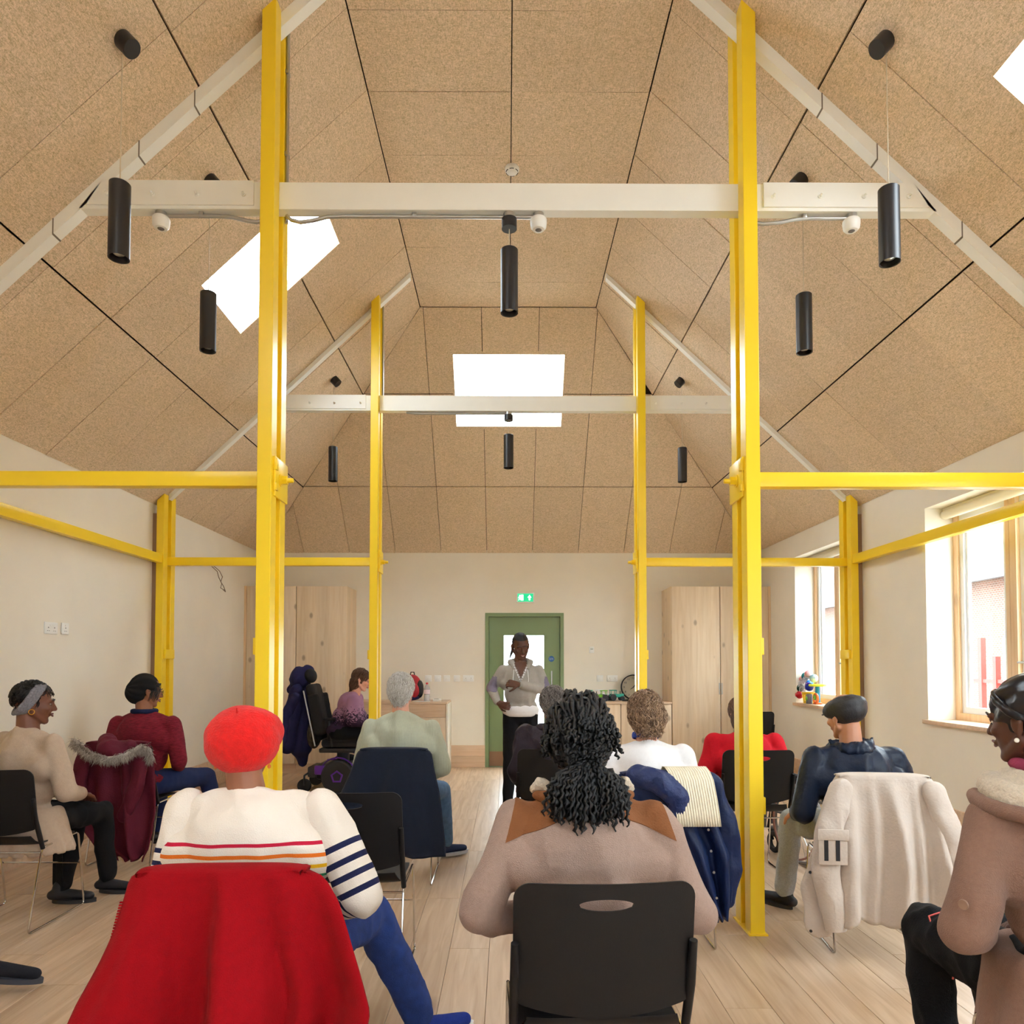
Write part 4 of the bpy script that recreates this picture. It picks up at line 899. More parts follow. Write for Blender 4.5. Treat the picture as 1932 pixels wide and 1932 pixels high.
# -- strands growing on the skull, combed by a field
CC, CR = Vector((0, -.014, .030)), Vector((.074, .094, .088))
def skull(u, k=1.0): return CC + Vector((u.x * CR.x, u.y * CR.y, u.z * CR.z)) * k
def strands(mb, M, n, root, comb, ln, rad=.0016, steps=9, infl=(1.05, 1.16), zfree=-.05, wave=(0, 0), lock=3, seed=1, jit=.25):
    rnd = random.Random(seed); made = 0; tries = 0
    while made < n and tries < n * 20:
        tries += 1
        u = Vector((rnd.gauss(0, 1), rnd.gauss(0, 1), rnd.gauss(0, 1))).normalized()
        if not root(u): continue
        made += 1; l_ = ln * rnd.uniform(.75, 1.1); st = l_ / steps; k1 = rnd.uniform(*infl); p = skull(u, 1.0); pts = [p.copy()]; ph = rnd.uniform(0, 6.28); q = u * 3; ph += 6 * noise.noise(q)
        j = Vector((rnd.uniform(-jit, jit), rnd.uniform(-jit, jit), rnd.uniform(-jit, jit)))
        for s_ in range(steps):
            r_ = p - CC; nn = Vector((r_.x / CR.x ** 2, r_.y / CR.y ** 2, r_.z / CR.z ** 2)).normalized(); g = comb(p) + j
            if p.z > zfree:
                g = g - nn * g.dot(nn)
                if g.length < 1e-4: g = Vector((0, -1, 0))
                p = p + g.normalized() * st; e = p - CC; m_ = math.sqrt((e.x / CR.x) ** 2 + (e.y / CR.y) ** 2 + (e.z / CR.z) ** 2); kk = 1 + (k1 - 1) * min(1, (s_ + 1) / 2.5); p = CC + e * (kk / m_)
            else: p = p + (g + Vector((0, 0, -.6))).normalized() * st
            tt = (s_ + 1) / steps; w_ = math.sin(ph + tt * wave[1]) * wave[0] * tt; side = Vector((nn.y, -nn.x, 0)) if abs(nn.z) < .98 else Vector((1, 0, 0))
            pts.append(p + side.normalized() * w_)
        rr = [rad * (.8 + .4 * math.sin(PI * i / steps)) * (1 if i < steps else .35) for i in range(steps + 1)]
        mb.tube(pts, rr, lock, M, cap=False)
def skullcap(mb, M, k, keep):
    n1, n2 = 26, 18; idx = {}; vs = []; fs = []
    for i in range(n2 + 1):
        for j in range(n1):
            a = PI * i / n2; b_ = 2 * PI * j / n1; u = Vector((math.sin(a) * math.cos(b_), math.sin(a) * math.sin(b_), math.cos(a))); vs.append(skull(u, k)); idx[i, j] = (len(vs) - 1, u)
    for i in range(n2):
        for j in range(n1):
            q = [idx[i, j], idx[i + 1, j], idx[i + 1, (j + 1) % n1], idx[i, (j + 1) % n1]]
            if all(keep(x[1]) for x in q): fs.append(tuple(x[0] for x in q))
    mb.add(vs, fs, M)
V = Vector
def figure(label, x, y, rz, hd, hyaw=0, hpitch=0, hroll=0, skin_m=None, top=None, top_name='sweater', legs=None, legs_name='trousers', b=1.0, th=.0, sh=None, shz=None, lean=0.06, el=None, wr=None, hip=.54, kn=None, an=None, toe=None, shoe=None, fine=.0055, hand_c=.55, hand_d=None, hand_n=None, sleeve=1.0, topv=.011, wamp=.006, wf=9, hem=.50, seated=True, face=True, lip=None, brow=None, belly=0.0, ears=True, eyes=True, necklow=0.0, seat=.4575, stripes=None, armk=1.0, legk=1.0):
    t = thing('person', label, 'person', (x, y, 0), math.radians(rz))
    hx, hy, hz = hd; HM = TR(hx, hy, hz) @ RZ(math.radians(hyaw)) @ RX(math.radians(hpitch)) @ RY(math.radians(hroll))
    nb = V((hx * .7, hy * .75 - .015, hz - .135)); sz = (shz or hz - .215) - .012; sw = sh or .185 * b
    shy = nb.y + .005
    S_ = {-1: V((-sw + hx * .4, shy, sz)), 1: V((sw + hx * .4, shy, sz))}
    pel = V((0, 0, hip))
    el = el or {-1: (-.26 * b, .06, .73), 1: (.26 * b, .06, .73)}; wr = wr or {-1: (-.10, .26, .64), 1: (.10, .26, .64)}
    kn = kn or {-1: (-.12, .43, .50), 1: (.12, .43, .50)}; an = an or {-1: (-.12, .42, .09), 1: (.12, .42, .09)}
    toe = toe or {s_: (an[s_][0] + s_ * .02, an[s_][1] + .16, .03) for s_ in (-1, 1)}
    # body: one continuous skin surface, finer at the head and hands
    low = MB(); chain(low, [pel, pel.lerp(nb, .5), nb], [.08, .09, .055]); cap(low, S_[-1] * .9 + nb * .1 + V((0, 0, -.03)), S_[1] * .9 + nb * .1 + V((0, 0, -.03)), .028, .028)
    for s_ in (-1, 1):
        chain(low, [S_[s_] * .9 + nb * .1 + V((0, 0, -.03)), V(el[s_]), V(wr[s_])], [.028, .034, .024]); chain(low, [pel + V((s_ * .09, 0, 0)), V(kn[s_]), V(an[s_])], [.068, .048, .034])
        cap(low, an[s_], V(an[s_]) + V((0, .01, -.03)), .034, .03)
    body = blob(low, .015, 3)
    hi = MB(); head_prims(hi, HM, ears=ears); nk = HM @ V((0, -.022, -.055)); cap(hi, nk, nb + V((0, 0, -.02)), .052 + .006 * (b - 1), .060); 
    for s_ in (-1, 1): cap(hi, nb + V((0, -.01, -.02)), nb.lerp(S_[s_], .5) + V((0, 0, -.026)), .038, .020)
    hm = blob(hi, fine, 5); o_ = len(body.v); body.v += hm.v; body.f += [tuple(i + o_ for i in f) for f in hm.f]
    for s_ in (-1, 1):
        d = V(wr[s_]) - V(el[s_]); dd = V(hand_d[s_]) if hand_d else d; nn = V(hand_n[s_]) if hand_n else V((0, 0, -1))
        h_ = MB(); cap(h_, V(wr[s_]) - d.normalized() * .05, V(wr[s_]), .026, .022); cap(h_, V(wr[s_]), V(wr[s_]) + dd.normalized() * .02, .022, .02, flat=(dd.normalized().cross(nn.normalized()), .8)); hand(h_, wr[s_], dd, nn, -s_, hand_c)
        hb = blob(h_, .0042, 2); o_ = len(body.v); body.v += hb.v; body.f += [tuple(i + o_ for i in f) for f in hb.f]
    body.obj('body', skin_m, t, angle=180)
    if face: face_parts(t, HM, lip or skin_m, brow or M_black, eyes)
    # upper garment
    g = MB(); a0_ = pel.lerp(nb, .0); 
    if seated: g.ball((0, .0, hip + .02), (.175 * b, .125 * b + .01, .105), 20)
    else: g.ball((0, .0, hip + .03), (.165 * b, .115 * b, .10), 20)
    g.ball(pel.lerp(nb, .36) + V((0, .015 + belly * .5, 0)), (.160 * b + belly * .4, .118 * b + belly, .15), 20)
    g.ball(pel.lerp(nb, .66) + V((0, .005 - .02 * 0, 0)), (.172 * b, .118 * b, .16), 20)
    cap(g, S_[-1] + V((.03, 0, -.015)), S_[1] + V((-.03, 0, -.015)), .052 * b, .052 * b)
    cap(g, nb + V((0, -.02, -.05)), nb + V((0, -.035, -.14)), .070, .10 * b)
    for s_ in (-1, 1): cap(g, nb + V((s_ * .012, -.014, -.048)), S_[s_] + V((-s_ * .035, 0, -.004)), .062, .047 * b)
    cap(g, V(S_[-1]) + V((.05, -.02, -.12)), V(S_[1]) + V((-.05, -.02, -.12)), .085 * b, .085 * b)
    for s_ in (-1, 1):
        w_ = V(el[s_]).lerp(V(wr[s_]), .90 * sleeve)
        chain(g, [S_[s_], V(S_[s_]).lerp(V(el[s_]), .5), V(el[s_]), w_], [(.050 + th) * armk, (.050 + th) * armk, (.047 + th) * armk, (.036 + th * .6) * armk])
    wk = wrinkle(wamp, wf, x * 3 + y)
    neck_cut = nb.z - .012 + necklow
    def dsp(p, n):
        q = wk(p, n)
        if seated and q.z < seat + .001 and q.y < .20: q.z = seat + .001
        return q
    tm = blob(g, topv, 9, dsp)
    to = tm.obj(top_name, top, t, angle=180)
    if stripes: stripes(to, dict(S=S_, el=el, wr=wr, nb=nb))
    # lower garment
    l_ = MB()
    for s_ in (-1, 1):
        hp_ = pel + V((s_ * .088 * b, 0, .0)); mid = V(kn[s_]).lerp(V(an[s_]), .5)
        chain(l_, [hp_, hp_.lerp(V(kn[s_]), .5), V(kn[s_]), mid, V(an[s_]).lerp(mid, .10)], [.088 * b, .078 * b * legk, (.064 + th * .3) * legk, (.056 + th * .3) * legk, (.050 + th * .3) * legk])
    cap(l_, pel + V((-.08 * b, -.01, .0)), pel + V((.08 * b, -.01, .0)), .092 * b, .092 * b)
    if not seated: l_.ball(pel + V((0, -.01, -.02)), (.158, .112, .13), 18)
    wl = wrinkle(wamp * .8, 11, x)
    ky = min(kn[-1][1], kn[1][1])
    def dl(p, n):
        q = wl(p, n)
        if seated and q.z < seat and (q.y < .235): q.z = seat
        return q
    blob(l_, .012, 3, dl).obj(legs_name, legs, t, angle=180)
    # shoes
    sm, so = shoe if shoe else (M_blkn, mat('dark_sole', (45, 46, 50), .7))
    for s_ in (-1, 1):
        A = V(an[s_]); T_ = V(toe[s_]); d = (T_ - A); dz = d.copy(); d.z = 0; ln = d.length + .05; d.normalize(); ang = math.atan2(d.y, d.x) - PI / 2
        zb = max(0.0, A.z - .09); Ms = TR(A.x, A.y, zb) @ RZ(ang)
        if abs(T_.z - .03) > .02 or A.z > .12: Ms = TR(A.x, A.y, A.z - .085) @ RZ(ang) @ RX(math.atan2(T_.z - .03 - (A.z - .09), ln)) 
        u_ = MB(); chain(u_, [(0, -.045, .045), (0, .03, .048), (0, ln - .05, .036)], [.036, .037, .030], M=Ms, flat=((1, 0, 0), .85)); cap(u_, (0, -.02, .05), (0, -.012, .092), .036, .037, M=Ms)
        inv = Ms.inverted()
        def ds(p, n, Ms=Ms, inv=inv):
            q = inv @ p
            if q.z < .018: q.z = .018
            return Ms @ q
        sh_ = blob(u_, .008, 3, ds).obj('shoe', sm, t, angle=180)
        pts = []
        for k in range(24):
            a = 2 * PI * k / 24; yy_ = math.sin(a); xx_ = math.cos(a); cyy = (ln - .05) / 2 - .005; pts.append((xx_ * (.043 - .004 * max(0, -yy_)) * (1 - .25 * max(0, yy_) ** 3), cyy + yy_ * (ln / 2 + .022)))
        MB().prism(pts, .0, .022, Ms, ax='Z').obj('sole', so, sh_)
    return t, HM, dict(S=S_, nb=nb)
def partof(t, name, mb, m, **k): return mb.obj(name, m, t, **k)
# ---------------------------------------------------------------- cloth hung over chair backs
def drape(name, label, cat, chair, m, rows, folds, front=.16, yoff=-.285, th=.008, n=44, top_z=.866, seed=1.0, lean=.12, amp=.035, curve=.018, grp=None, wob=.006, loc=None):
    """rows: (z, x left, x right) of the hanging back panel from top to hem, in chair space"""
    t = thing(name, label, cat, tuple(chair.location), chair.rotation_euler.z, grp)
    P = []
    zt, xl, xr = rows[0]
    def xs_at(z):
        for (za, la, ra), (zb, lb, rb) in zip(rows, rows[1:]):
            if za >= z >= zb:
                k = (za - z) / max(1e-6, za - zb); return la + (lb - la) * k, ra + (rb - ra) * k
        return rows[-1][1:]
    zl = rows[-1][0]; K = 40
    front_rows = [(zt - front * (1 - k / 6)) for k in range(7)]
    for z in front_rows: P.append([((xl + .012 + (xr - xl - .024) * i / n), -.212 + (zt - z) * .10, z) for i in range(n + 1)])
    for k in range(1, 6):
        a = PI * k / 6; P.append([((xl + (xr - xl) * i / n), -.212 - (.5 - .5 * math.cos(a)) * (-.212 - yoff) , zt + .010 * math.sin(a) - .010 * (abs(2 * i / n - 1) ** 5)) for i in range(n + 1)])
    hemw = lambda u: .012 * math.sin(u * 17 + seed) + .008 * math.sin(u * 31 + seed * 2)
    for k in range(K + 1):
        t_ = k / K; row = []
        for i in range(n + 1):
            u = i / n; z = zt + (zl - zt) * t_; z0 = z
            if folds.get('hem'): 
                hz = folds['hem'](u); z = zt + (hz - zt) * t_
            else: z += hemw(u) * t_ ** 2
            a, c = xs_at(max(zl, min(zt, z))); x = a + (c - a) * u
            g = 0; A_ = amp * min(1, t_ * 1.6 + .05)
            for f_, ph, w_ in folds['waves']:
                g += w_ * (.5 + .5 * math.sin(2 * PI * (f_ * (u + .05 * noise.noise(V((u * 3, t_ * 2, seed)))) + ph) )) ** 2.2
            edge = (abs(2 * u - 1)) ** 6
            y = yoff - (t_ * lean * .3) - A_ * g + curve * edge * 2 * (1 - .5 * t_) + wob * noise.noise(V((x * 12, z * 12, seed)))
            row.append((x, y, z))
        P.append(row)
    R_ = len(P); vs = []; fs = []; gn = n + 1
    for s_ in (0, 1):
        for i, r in enumerate(P):
            for j, p in enumerate(r):
                a_ = V(P[min(i + 1, R_ - 1)][j]) - V(P[max(i - 1, 0)][j]); b_ = V(r[min(j + 1, n)]) - V(r[max(j - 1, 0)]); nn = a_.cross(b_).normalized()
                vs.append(V(p) + nn * (th / 2 if s_ else -th / 2))
    k_ = R_ * gn
    for s_ in (0, 1):
        for i in range(R_ - 1):
            for j in range(n): fs.append((s_ * k_ + i * gn + j, s_ * k_ + i * gn + j + 1, s_ * k_ + (i + 1) * gn + j + 1, s_ * k_ + (i + 1) * gn + j))
    for i in range(R_ - 1):
        for j in (0, n): fs.append((i * gn + j, (i + 1) * gn + j, k_ + (i + 1) * gn + j, k_ + i * gn + j))
    for j in range(n):
        for i in (0, R_ - 1): fs.append((i * gn + j, i * gn + j + 1, k_ + i * gn + j + 1, k_ + i * gn + j))
    MB().add(vs, fs).obj('draped_panel', m, t, angle=180)
    return t
def soft_tube(pts, rads, flat=None, voxel=.009, amp=.006, f=14, seed=0):
    g = MB()
    for i in range(len(pts) - 1): cap(g, pts[i], pts[i + 1], rads[i], rads[i + 1], flat=flat)
    return blob(g, voxel, 3, wrinkle(amp, f, seed))

def plane_patch(src, mtl, name, parent, planes, off, back=.002):
    """piece of cloth cut cleanly out of src by planes (point, kept side normal) and laid on top of it"""
    bm = bmesh.new(); bm.from_mesh(src.data); bm.normal_update()
    nr = {}
    for co, no in planes:
        bmesh.ops.bisect_plane(bm, geom=bm.verts[:] + bm.edges[:] + bm.faces[:], plane_co=co, plane_no=no, clear_inner=True, clear_outer=False)
    bm.normal_update(); bm.verts.index_update(); bm.verts.ensure_lookup_table(); k = len(bm.verts)
    vs = [v.co + v.normal * off for v in bm.verts] + [v.co - v.normal * back for v in bm.verts]; fs = [[v.index for v in f.verts] for f in bm.faces]
    side = []
    for e in bm.edges:
        if e.is_boundary: a, c = e.verts[0].index, e.verts[1].index; side.append((a, c, c + k, a + k))
    bm.free(); return MB().add(vs, fs + side).obj(name, mtl, parent, angle=60)
def hair_mass(t, m, HM, balls, ymax=.035, zmin=.03, amp=.004, f=30, vox=.008, st=(1, 1, .35)):
    g = MB(); b = MB()
    for c, r in balls: g.ball(c, r, 20)
    k = blob(g, vox, 3, lambda p, n: p + n * amp * noise.noise(V((p.x * f * st[0], p.y * f * st[1], p.z * f * st[2]))))
    keep = [not (v[1] > ymax and v[2] < zmin + (v[1] - ymax) * .9) for v in k.v]
    b.add(k.v, [q for q in k.f if all(keep[i] for i in q)], HM); return b.obj('hair_base', m, t, angle=180)
def mass_strands(b, M, balls, n, ln=.07, rad=.0017, steps=7, lift=(.002, .010), wave=(.004, 6), seed=1, jit=.3, ymax=.035, zmin=.03, comb=lambda p: V((p.x * 2.5, -.3, -1.1)), lock=3):
    """short overlapping locks covering a mass of ellipsoids all over"""
    rnd = random.Random(seed); made = 0; tries = 0
    B = [(V(c), V(r)) for c, r in balls]
    rho = lambda p, c, r: math.sqrt(((p.x - c.x) / r.x) ** 2 + ((p.y - c.y) / r.y) ** 2 + ((p.z - c.z) / r.z) ** 2)
    while made < n and tries < n * 15:
        tries += 1; c, r = B[rnd.randrange(len(B))]; u = V((rnd.gauss(0, 1), rnd.gauss(0, 1), rnd.gauss(0, 1))).normalized(); p = c + V((u.x * r.x, u.y * r.y, u.z * r.z))
        if any(rho(p, c2, r2) < .985 for c2, r2 in B if c2 != c): continue
        if p.y > ymax and p.z < zmin + (p.y - ymax) * .9: continue
        made += 1; h_ = rnd.uniform(*lift); st = ln * rnd.uniform(.7, 1.15) / steps; pts = []; ph = 5 * noise.noise(p * 28) * 3; j = V((rnd.uniform(-jit, jit), rnd.uniform(-jit, jit), rnd.uniform(-jit, jit)))
        for s_ in range(steps + 1):
            c_, r_ = min(B, key=lambda q: rho(p, *q)); k = rho(p, c_, r_); e = p - c_; nn = V((e.x / r_.x ** 2, e.y / r_.y ** 2, e.z / r_.z ** 2)).normalized()
            if k > 1e-6 and (p.z > c_.z - r_.z * .55): p = c_ + e / k
            g = comb(p) + j; g = g - nn * max(0, -g.dot(nn)) * -1 if g.dot(nn) < 0 else g - nn * g.dot(nn) * .8
            tt = s_ / steps; side = V((nn.y, -nn.x, 0)); side = side.normalized() if side.length > .05 else V((1, 0, 0))
            pts.append(p + nn * (h_ * math.sin(PI * min(1, tt * 1.3 + .08)) + .0005) + side * wave[0] * math.sin(ph + tt * wave[1])); p = p + g.normalized() * st
        b.tube(pts, [rad * (.5 + .7 * math.sin(PI * min(.92, .15 + .8 * i / steps))) for i in range(steps + 1)], lock, M, cap=False)
# ---------------------------------------------------------------- people
SK_dark = skin('deep_brown', (92, 56, 42)); SK_dk2 = skin('dark_brown', (112, 68, 50)); SK_mid = skin('brown', (150, 98, 72)); SK_fair = skin('fair', (222, 164, 140)); SK_tan = skin('tan', (196, 140, 112))
LIP_d = mat('lip_brown', (120, 60, 55), .4); LIP_f = mat('lip_pink', (190, 105, 100), .4)
H_black = hairmat('hair_black', (4, 4, 6), (15, 15, 19), .5); H_white = hairmat('hair_white', (176, 170, 162), (232, 230, 228)); H_grey = hairmat('hair_grey', (62, 56, 54), (176, 168, 166)); H_brown = hairmat('hair_light_brown', (96, 68, 50), (182, 150, 120)); H_brn2 = hairmat('hair_brown', (70, 45, 34), (128, 92, 70)); H_jred = hairmat('hair_mid_brown', (86, 62, 48), (150, 118, 92))
JEANS = mat('blue_denim', (24, 52, 118), .85, var=.18, scale=35, bump=.3, bscale=300); JEANS2 = mat('light_denim', (78, 112, 150), .85, var=.18, scale=35, bump=.3, bscale=300)
BLK = cloth('black_trouser', (17, 17, 21)); NAVYT = cloth('navy_trouser', (32, 44, 84))
hgt = lambda c: None
back_root = lambda u: not (u.y > .45 and u.z < .55) and u.z > -.62
# ---- A: red beret
def stripe_mat():
    m = cloth('cream_knit', (236, 226, 214), .9, var=.02, scale=80, bump=.3, bscale=260); nt, b, L = nodes(m)
    at_ = nt.nodes.new('ShaderNodeAttribute'); at_.attribute_name = 'stripe'; at_.attribute_type = 'GEOMETRY'
    cr = nt.nodes.new('ShaderNodeValToRGB'); cr.color_ramp.interpolation = 'CONSTANT'
    base = lin(236, 226, 214); el = cr.color_ramp.elements; el[0].position = 0; el[0].color = base; el[1].position = .10; el[1].color = lin(196, 30, 62)
    for p_, c_ in ((.13, base), (.20, lin(232, 118, 36)), (.235, base), (.30, lin(240, 186, 30)), (.335, base), (.40, lin(30, 140, 90)), (.435, base), (.50, lin(30, 34, 72)), (.53, base), (.58, lin(30, 34, 72)), (.61, base), (.66, lin(30, 34, 72)), (.69, base), (.74, lin(30, 34, 72)), (.77, base), (.82, lin(30, 34, 72)), (.85, base), (.90, lin(30, 34, 72)), (.93, base)):
        e = el.new(p_); e.color = c_
    L(at_.outputs['Fac'], cr.inputs[0]); L(cr.outputs[0], b.inputs['Base Color']); return m
def stripes_A(o, J):
    me = o.data; at_ = me.attributes.new('stripe', 'FLOAT', 'POINT')
    for i, v in enumerate(me.vertices):
        p = v.co; tv = .115 + (.872 - p.z - .10 * abs(p.x) ** 1.6) * 3.0; at_.data[i].value = max(0, min(.985, tv)) if tv > .03 else 0
M_redfelt = cloth('red_felt', (222, 26, 24), .9, var=.10, scale=50, bump=.5, bscale=180, sheen=.5)
A, HA, JA = figure('person in a red beret and cream sweater with rainbow stripes, foreground left', -.775, 2.19, 0, (-.078, .12, 1.143), hyaw=4, hpitch=-14, skin_m=SK_mid, top=stripe_mat(), legs=JEANS, b=1.20, th=.012,
    el={-1: (-.27, .03, .70), 1: (.315, .03, .69)}, wr={-1: (-.12, .26, .60), 1: (.15, .27, .58)}, kn={-1: (-.16, .42, .50), 1: (.27, .42, .50)}, legk=1.12, an={-1: (-.17, .44, .09), 1: (.445, .50, .10)}, toe={-1: (-.19, .60, .03), 1: (.60, .585, .03)}, shz=.955, topv=.0085, wamp=.012, wf=7, shoe=(cloth('blue_canvas', (30, 50, 130)), mat('white_sole', (225, 225, 225), .6)), stripes=stripes_A, armk=.72, brow=M_black, lip=LIP_d)
for s_ in (-1, 1):
    g = MB(); S0, E0, W0 = V(JA['S'][s_]), V(((-.27, .03, .70), (.315, .03, .69))[s_ > 0]), V(((-.12, .26, .60), (.15, .27, .58))[s_ > 0])
    chain(g, [S0 + V((-s_ * .01, 0, 0)), S0.lerp(E0, .5), E0, E0.lerp(W0, .9)], [.066, .069, .064, .045]); sv = blob(g, .0075, 6, wrinkle(.010, 9, s_)).obj('sleeve', MATS['cream_knit'], A, angle=180)
    at_ = sv.data.attributes.new('stripe', 'FLOAT', 'POINT'); L1 = (E0 - S0).length
    for i, v in enumerate(sv.data.vertices):
        p = v.co; best = None
        for a, c, o0 in ((S0, E0, 0), (E0, W0, L1)):
            d = c - a; t_ = max(0, min(1, (p - a).dot(d) / d.length ** 2)); ds = (p - a - d * t_).length; best = min(best or (9, 0), (ds, t_ * d.length + o0))
        at_.data[i].value = max(.44, min(.985, .50 + (best[1] - .115) * (.295 / (L1 - .115))))
g = MB(); g.ball((0, -.040, .004), (.117, .100, .112), 26, HA @ RX(-.20)); g.ball((.012, -.020, .040), (.108, .112, .072), 24, HA @ RX(-.30))
def bd(p, n):
    q = HA.inverted() @ p
    if q.z < -.012 + (.10 * max(0, -q.y) * -.3): pass
    return p + n * .004 * noise.noise(p * 22)
bo = blob(g, .0065, 4, bd).obj('beret', M_redfelt, A, angle=180); MB().tube([HA @ V((.0, -.115, .085)), HA @ V((.002, -.130, .098))], [.004, .002], 6).obj('beret_tip', M_redfelt, bo)
b = MB(); skullcap(b, HA, 1.03, lambda u: u.z < .15 and u.z > -.42 and u.y < .15); strands(b, HA, 420, lambda u: u.z < .1 and u.z > -.45 and u.y < .2, lambda p: V((0, -.3, -1)), .05, .0012, 5, (1.03, 1.06), -.2, seed=3); b.obj('hair', H_black, A)
M_orange = mat('orange_bead', (235, 120, 50), .3)
for s_ in (-1, 1): b = MB(); b.ball(HA @ V((s_ * .083, -.012, -.052)), (.007, .007, .009), 12); b.ball(HA @ V((s_ * .083, -.012, -.070)), (.006, .006, .007), 12); b.tube([HA @ V((s_ * .083, -.012, -.038)), HA @ V((s_ * .083, -.012, -.078))], .0012, 5); b.obj('earring', M_orange, A)
# neckband and back label seam
b = MB(); nb = JA['nb']; b.tube([(nb.x + .088 * math.cos(a * PI / 10), nb.y - .005 + .075 * math.sin(a * PI / 10), nb.z - .034 + .020 * math.sin(a * PI / 10)) for a in range(20)], .0075, 8, closed=True); b.obj('neckband', MATS['cream_knit'], A)

# ---- B: black curls, taupe coat
TAUPE = cloth('taupe_fleece', (172, 146, 134), .95, var=.05, scale=90, bump=.5, bscale=320, sheen=.5)
SUEDE = cloth('tan_suede', (138, 88, 54), .85, var=.12, scale=14, bump=.3, bscale=200); SHERPA = cloth('cream_sherpa', (226, 212, 192), .98, var=.08, scale=120, bump=1.0, bscale=130, sheen=.4)
B_, HB, JB = figure('person with long black curls tied at the nape and taupe coat, foreground centre', .235, 2.10, 2, (-.02, .10, 1.165), hpitch=-12, skin_m=SK_mid, top=TAUPE, top_name='coat', legs=BLK, b=1.20, th=.014, sh=.205,
    el={-1: (-.325, .02, .67), 1: (.325, .03, .67)}, wr={-1: (-.14, .24, .58), 1: (.14, .24, .58)}, shz=.945, topv=.0085, wamp=.015, wf=5, brow=M_black, lip=LIP_d, hem=.46)
def shell_patch(src, mtl, name, parent, test, off, tidy=0, thick=True):
    """a piece of cloth lying on another: faces of src that pass test, pushed out by off"""
    me = src.data; use = [p for p in me.polygons if all(test(me.vertices[v].co) for v in p.vertices)]
    ids = sorted({v for p in use for v in p.vertices}); mp_ = {v: i for i, v in enumerate(ids)}; k = len(ids)
    vs = [me.vertices[v].co + me.vertices[v].normal * off for v in ids] + [me.vertices[v].co - me.vertices[v].normal * .002 for v in ids]
    fs = [tuple(mp_[v] for v in p.vertices) for p in use]; cnt = {}
    for f in fs:
        for a, c in zip(f, f[1:] + f[:1]): cnt[(a, c)] = 1
    side = [(a, c, c + k, a + k) for (a, c) in cnt if (c, a) not in cnt]
    return MB().add(vs, fs + side).obj(name, mtl, parent, angle=60)
coat = [o for o in kids(B_) if o.name.startswith('coat')][0]
# suede yoke: band over each shoulder, below a slanted seam
for s_ in (-1, 1):
    plane_patch(coat, SUEDE, 'suede_yoke', B_, [((s_ * .10, 0, .955), V((s_ * .46, 0, 1)).normalized()), ((s_ * .03, 0, 0), V((s_, 0, 0))), ((s_ * .232, 0, .95), V((-s_, 0, -.28)).normalized()), ((0, .12, 0), V((0, -1, 0)))], .0035)
nb = JB['nb']
g = MB(); n_ = 16; pts = [V((nb.x + .10 * math.cos(a), nb.y - .0 + .085 * math.sin(a), nb.z - .035 + .022 * abs(math.cos(a)) ** 2)) for a in [PI * .92 + (PI * 1.16) * k / n_ for k in range(n_ + 1)]]
for k in range(n_): cap(g, pts[k], pts[k + 1], .024, .024, flat=((0, 0, 1), .6))
for s_ in (-1, 1): chain(g, [V((nb.x + s_ * .095, nb.y + .0, nb.z - .01)), V((nb.x + s_ * .128, nb.y + .005, nb.z + .015)), V((nb.x + s_ * .150, nb.y + .02, nb.z - .005))], [.024, .020, .012])
blob(g, .006, 2, lambda p, n: p + n * .004 * noise.noise(p * 90)).obj('sherpa_collar', SHERPA, B_, angle=180)
g = MB()
for s_ in (-1, 1): chain(g, [V((nb.x + s_ * .07, nb.y - .055, nb.z - .05)), V((nb.x + s_ * .11, nb.y - .04, nb.z - .02)), V((nb.x + s_ * .142, nb.y - .01, nb.z - .018))], [.020, .022, .014])
blob(g, .006, 3).obj('collar_back', SUEDE, B_, angle=180)
b = MB(); skullcap(b, HB, 1.10, lambda u: not (u.y > .40 and u.z < .5) and u.z > -.75)
def lock(mb, pts, r, rnd, segs=26, n=5, hel=.0035, turns=9):
    P_ = [V(p) for p in pts]; m = len(P_) - 1
    def ev(t):
        f = min(t * m, m - 1e-6); i = int(f); u = f - i; p0 = P_[max(i - 1, 0)]; p1 = P_[i]; p2 = P_[i + 1]; p3 = P_[min(i + 2, m)]
        return .5 * ((2 * p1) + (-p0 + p2) * u + (2 * p0 - 5 * p1 + 4 * p2 - p3) * u * u + (-p0 + 3 * p1 - 3 * p2 + p3) * u ** 3)
    ph = rnd.uniform(0, 6.28); out = []; rr = []
    for k in range(segs + 1):
        t = k / segs; p = ev(t); d = (ev(min(1, t + .02)) - ev(max(0, t - .02))).normalized(); u = d.orthogonal().normalized(); v = d.cross(u); a = ph + turns * 2 * PI * t
        out.append(p + (u * math.cos(a) + v * math.sin(a)) * hel); rr.append(r * (.82 + .28 * math.sin(a * 2)) * (1 if t < .9 else 1 - (t - .9) * 6))
    mb.tube(out, rr, n, cap=False)
rnd = random.Random(11); gather = V((.0, -.118, -.085)); k_ = 0
while k_ < 330:
    u = V((rnd.gauss(0, 1), rnd.gauss(0, 1), rnd.gauss(0, 1))).normalized()
    if (u.y > .55 and u.z < .35) or u.z < -.5: continue
    k_ += 1; i0 = 1.13 + rnd.uniform(0, .22); p0 = skull(u, 1.08); path = [p0]
    g3 = (gather + V((rnd.uniform(-.045, .045), rnd.uniform(-.02, .03), rnd.uniform(-.02, .03))))
    for q in (.28, .55, .8):
        w_ = p0.lerp(g3, q); e = w_ - CC; m_ = math.sqrt((e.x / CR.x) ** 2 + (e.y / CR.y) ** 2 + (e.z / CR.z) ** 2); path.append(CC + e * (max(m_, i0 + (.14 if q < .6 else .06)) / max(m_, .01)))
    path.append(g3); lock(b, [HB @ p for p in path], .0065, rnd, 24, 5, .0035, 8)
k_ = 0
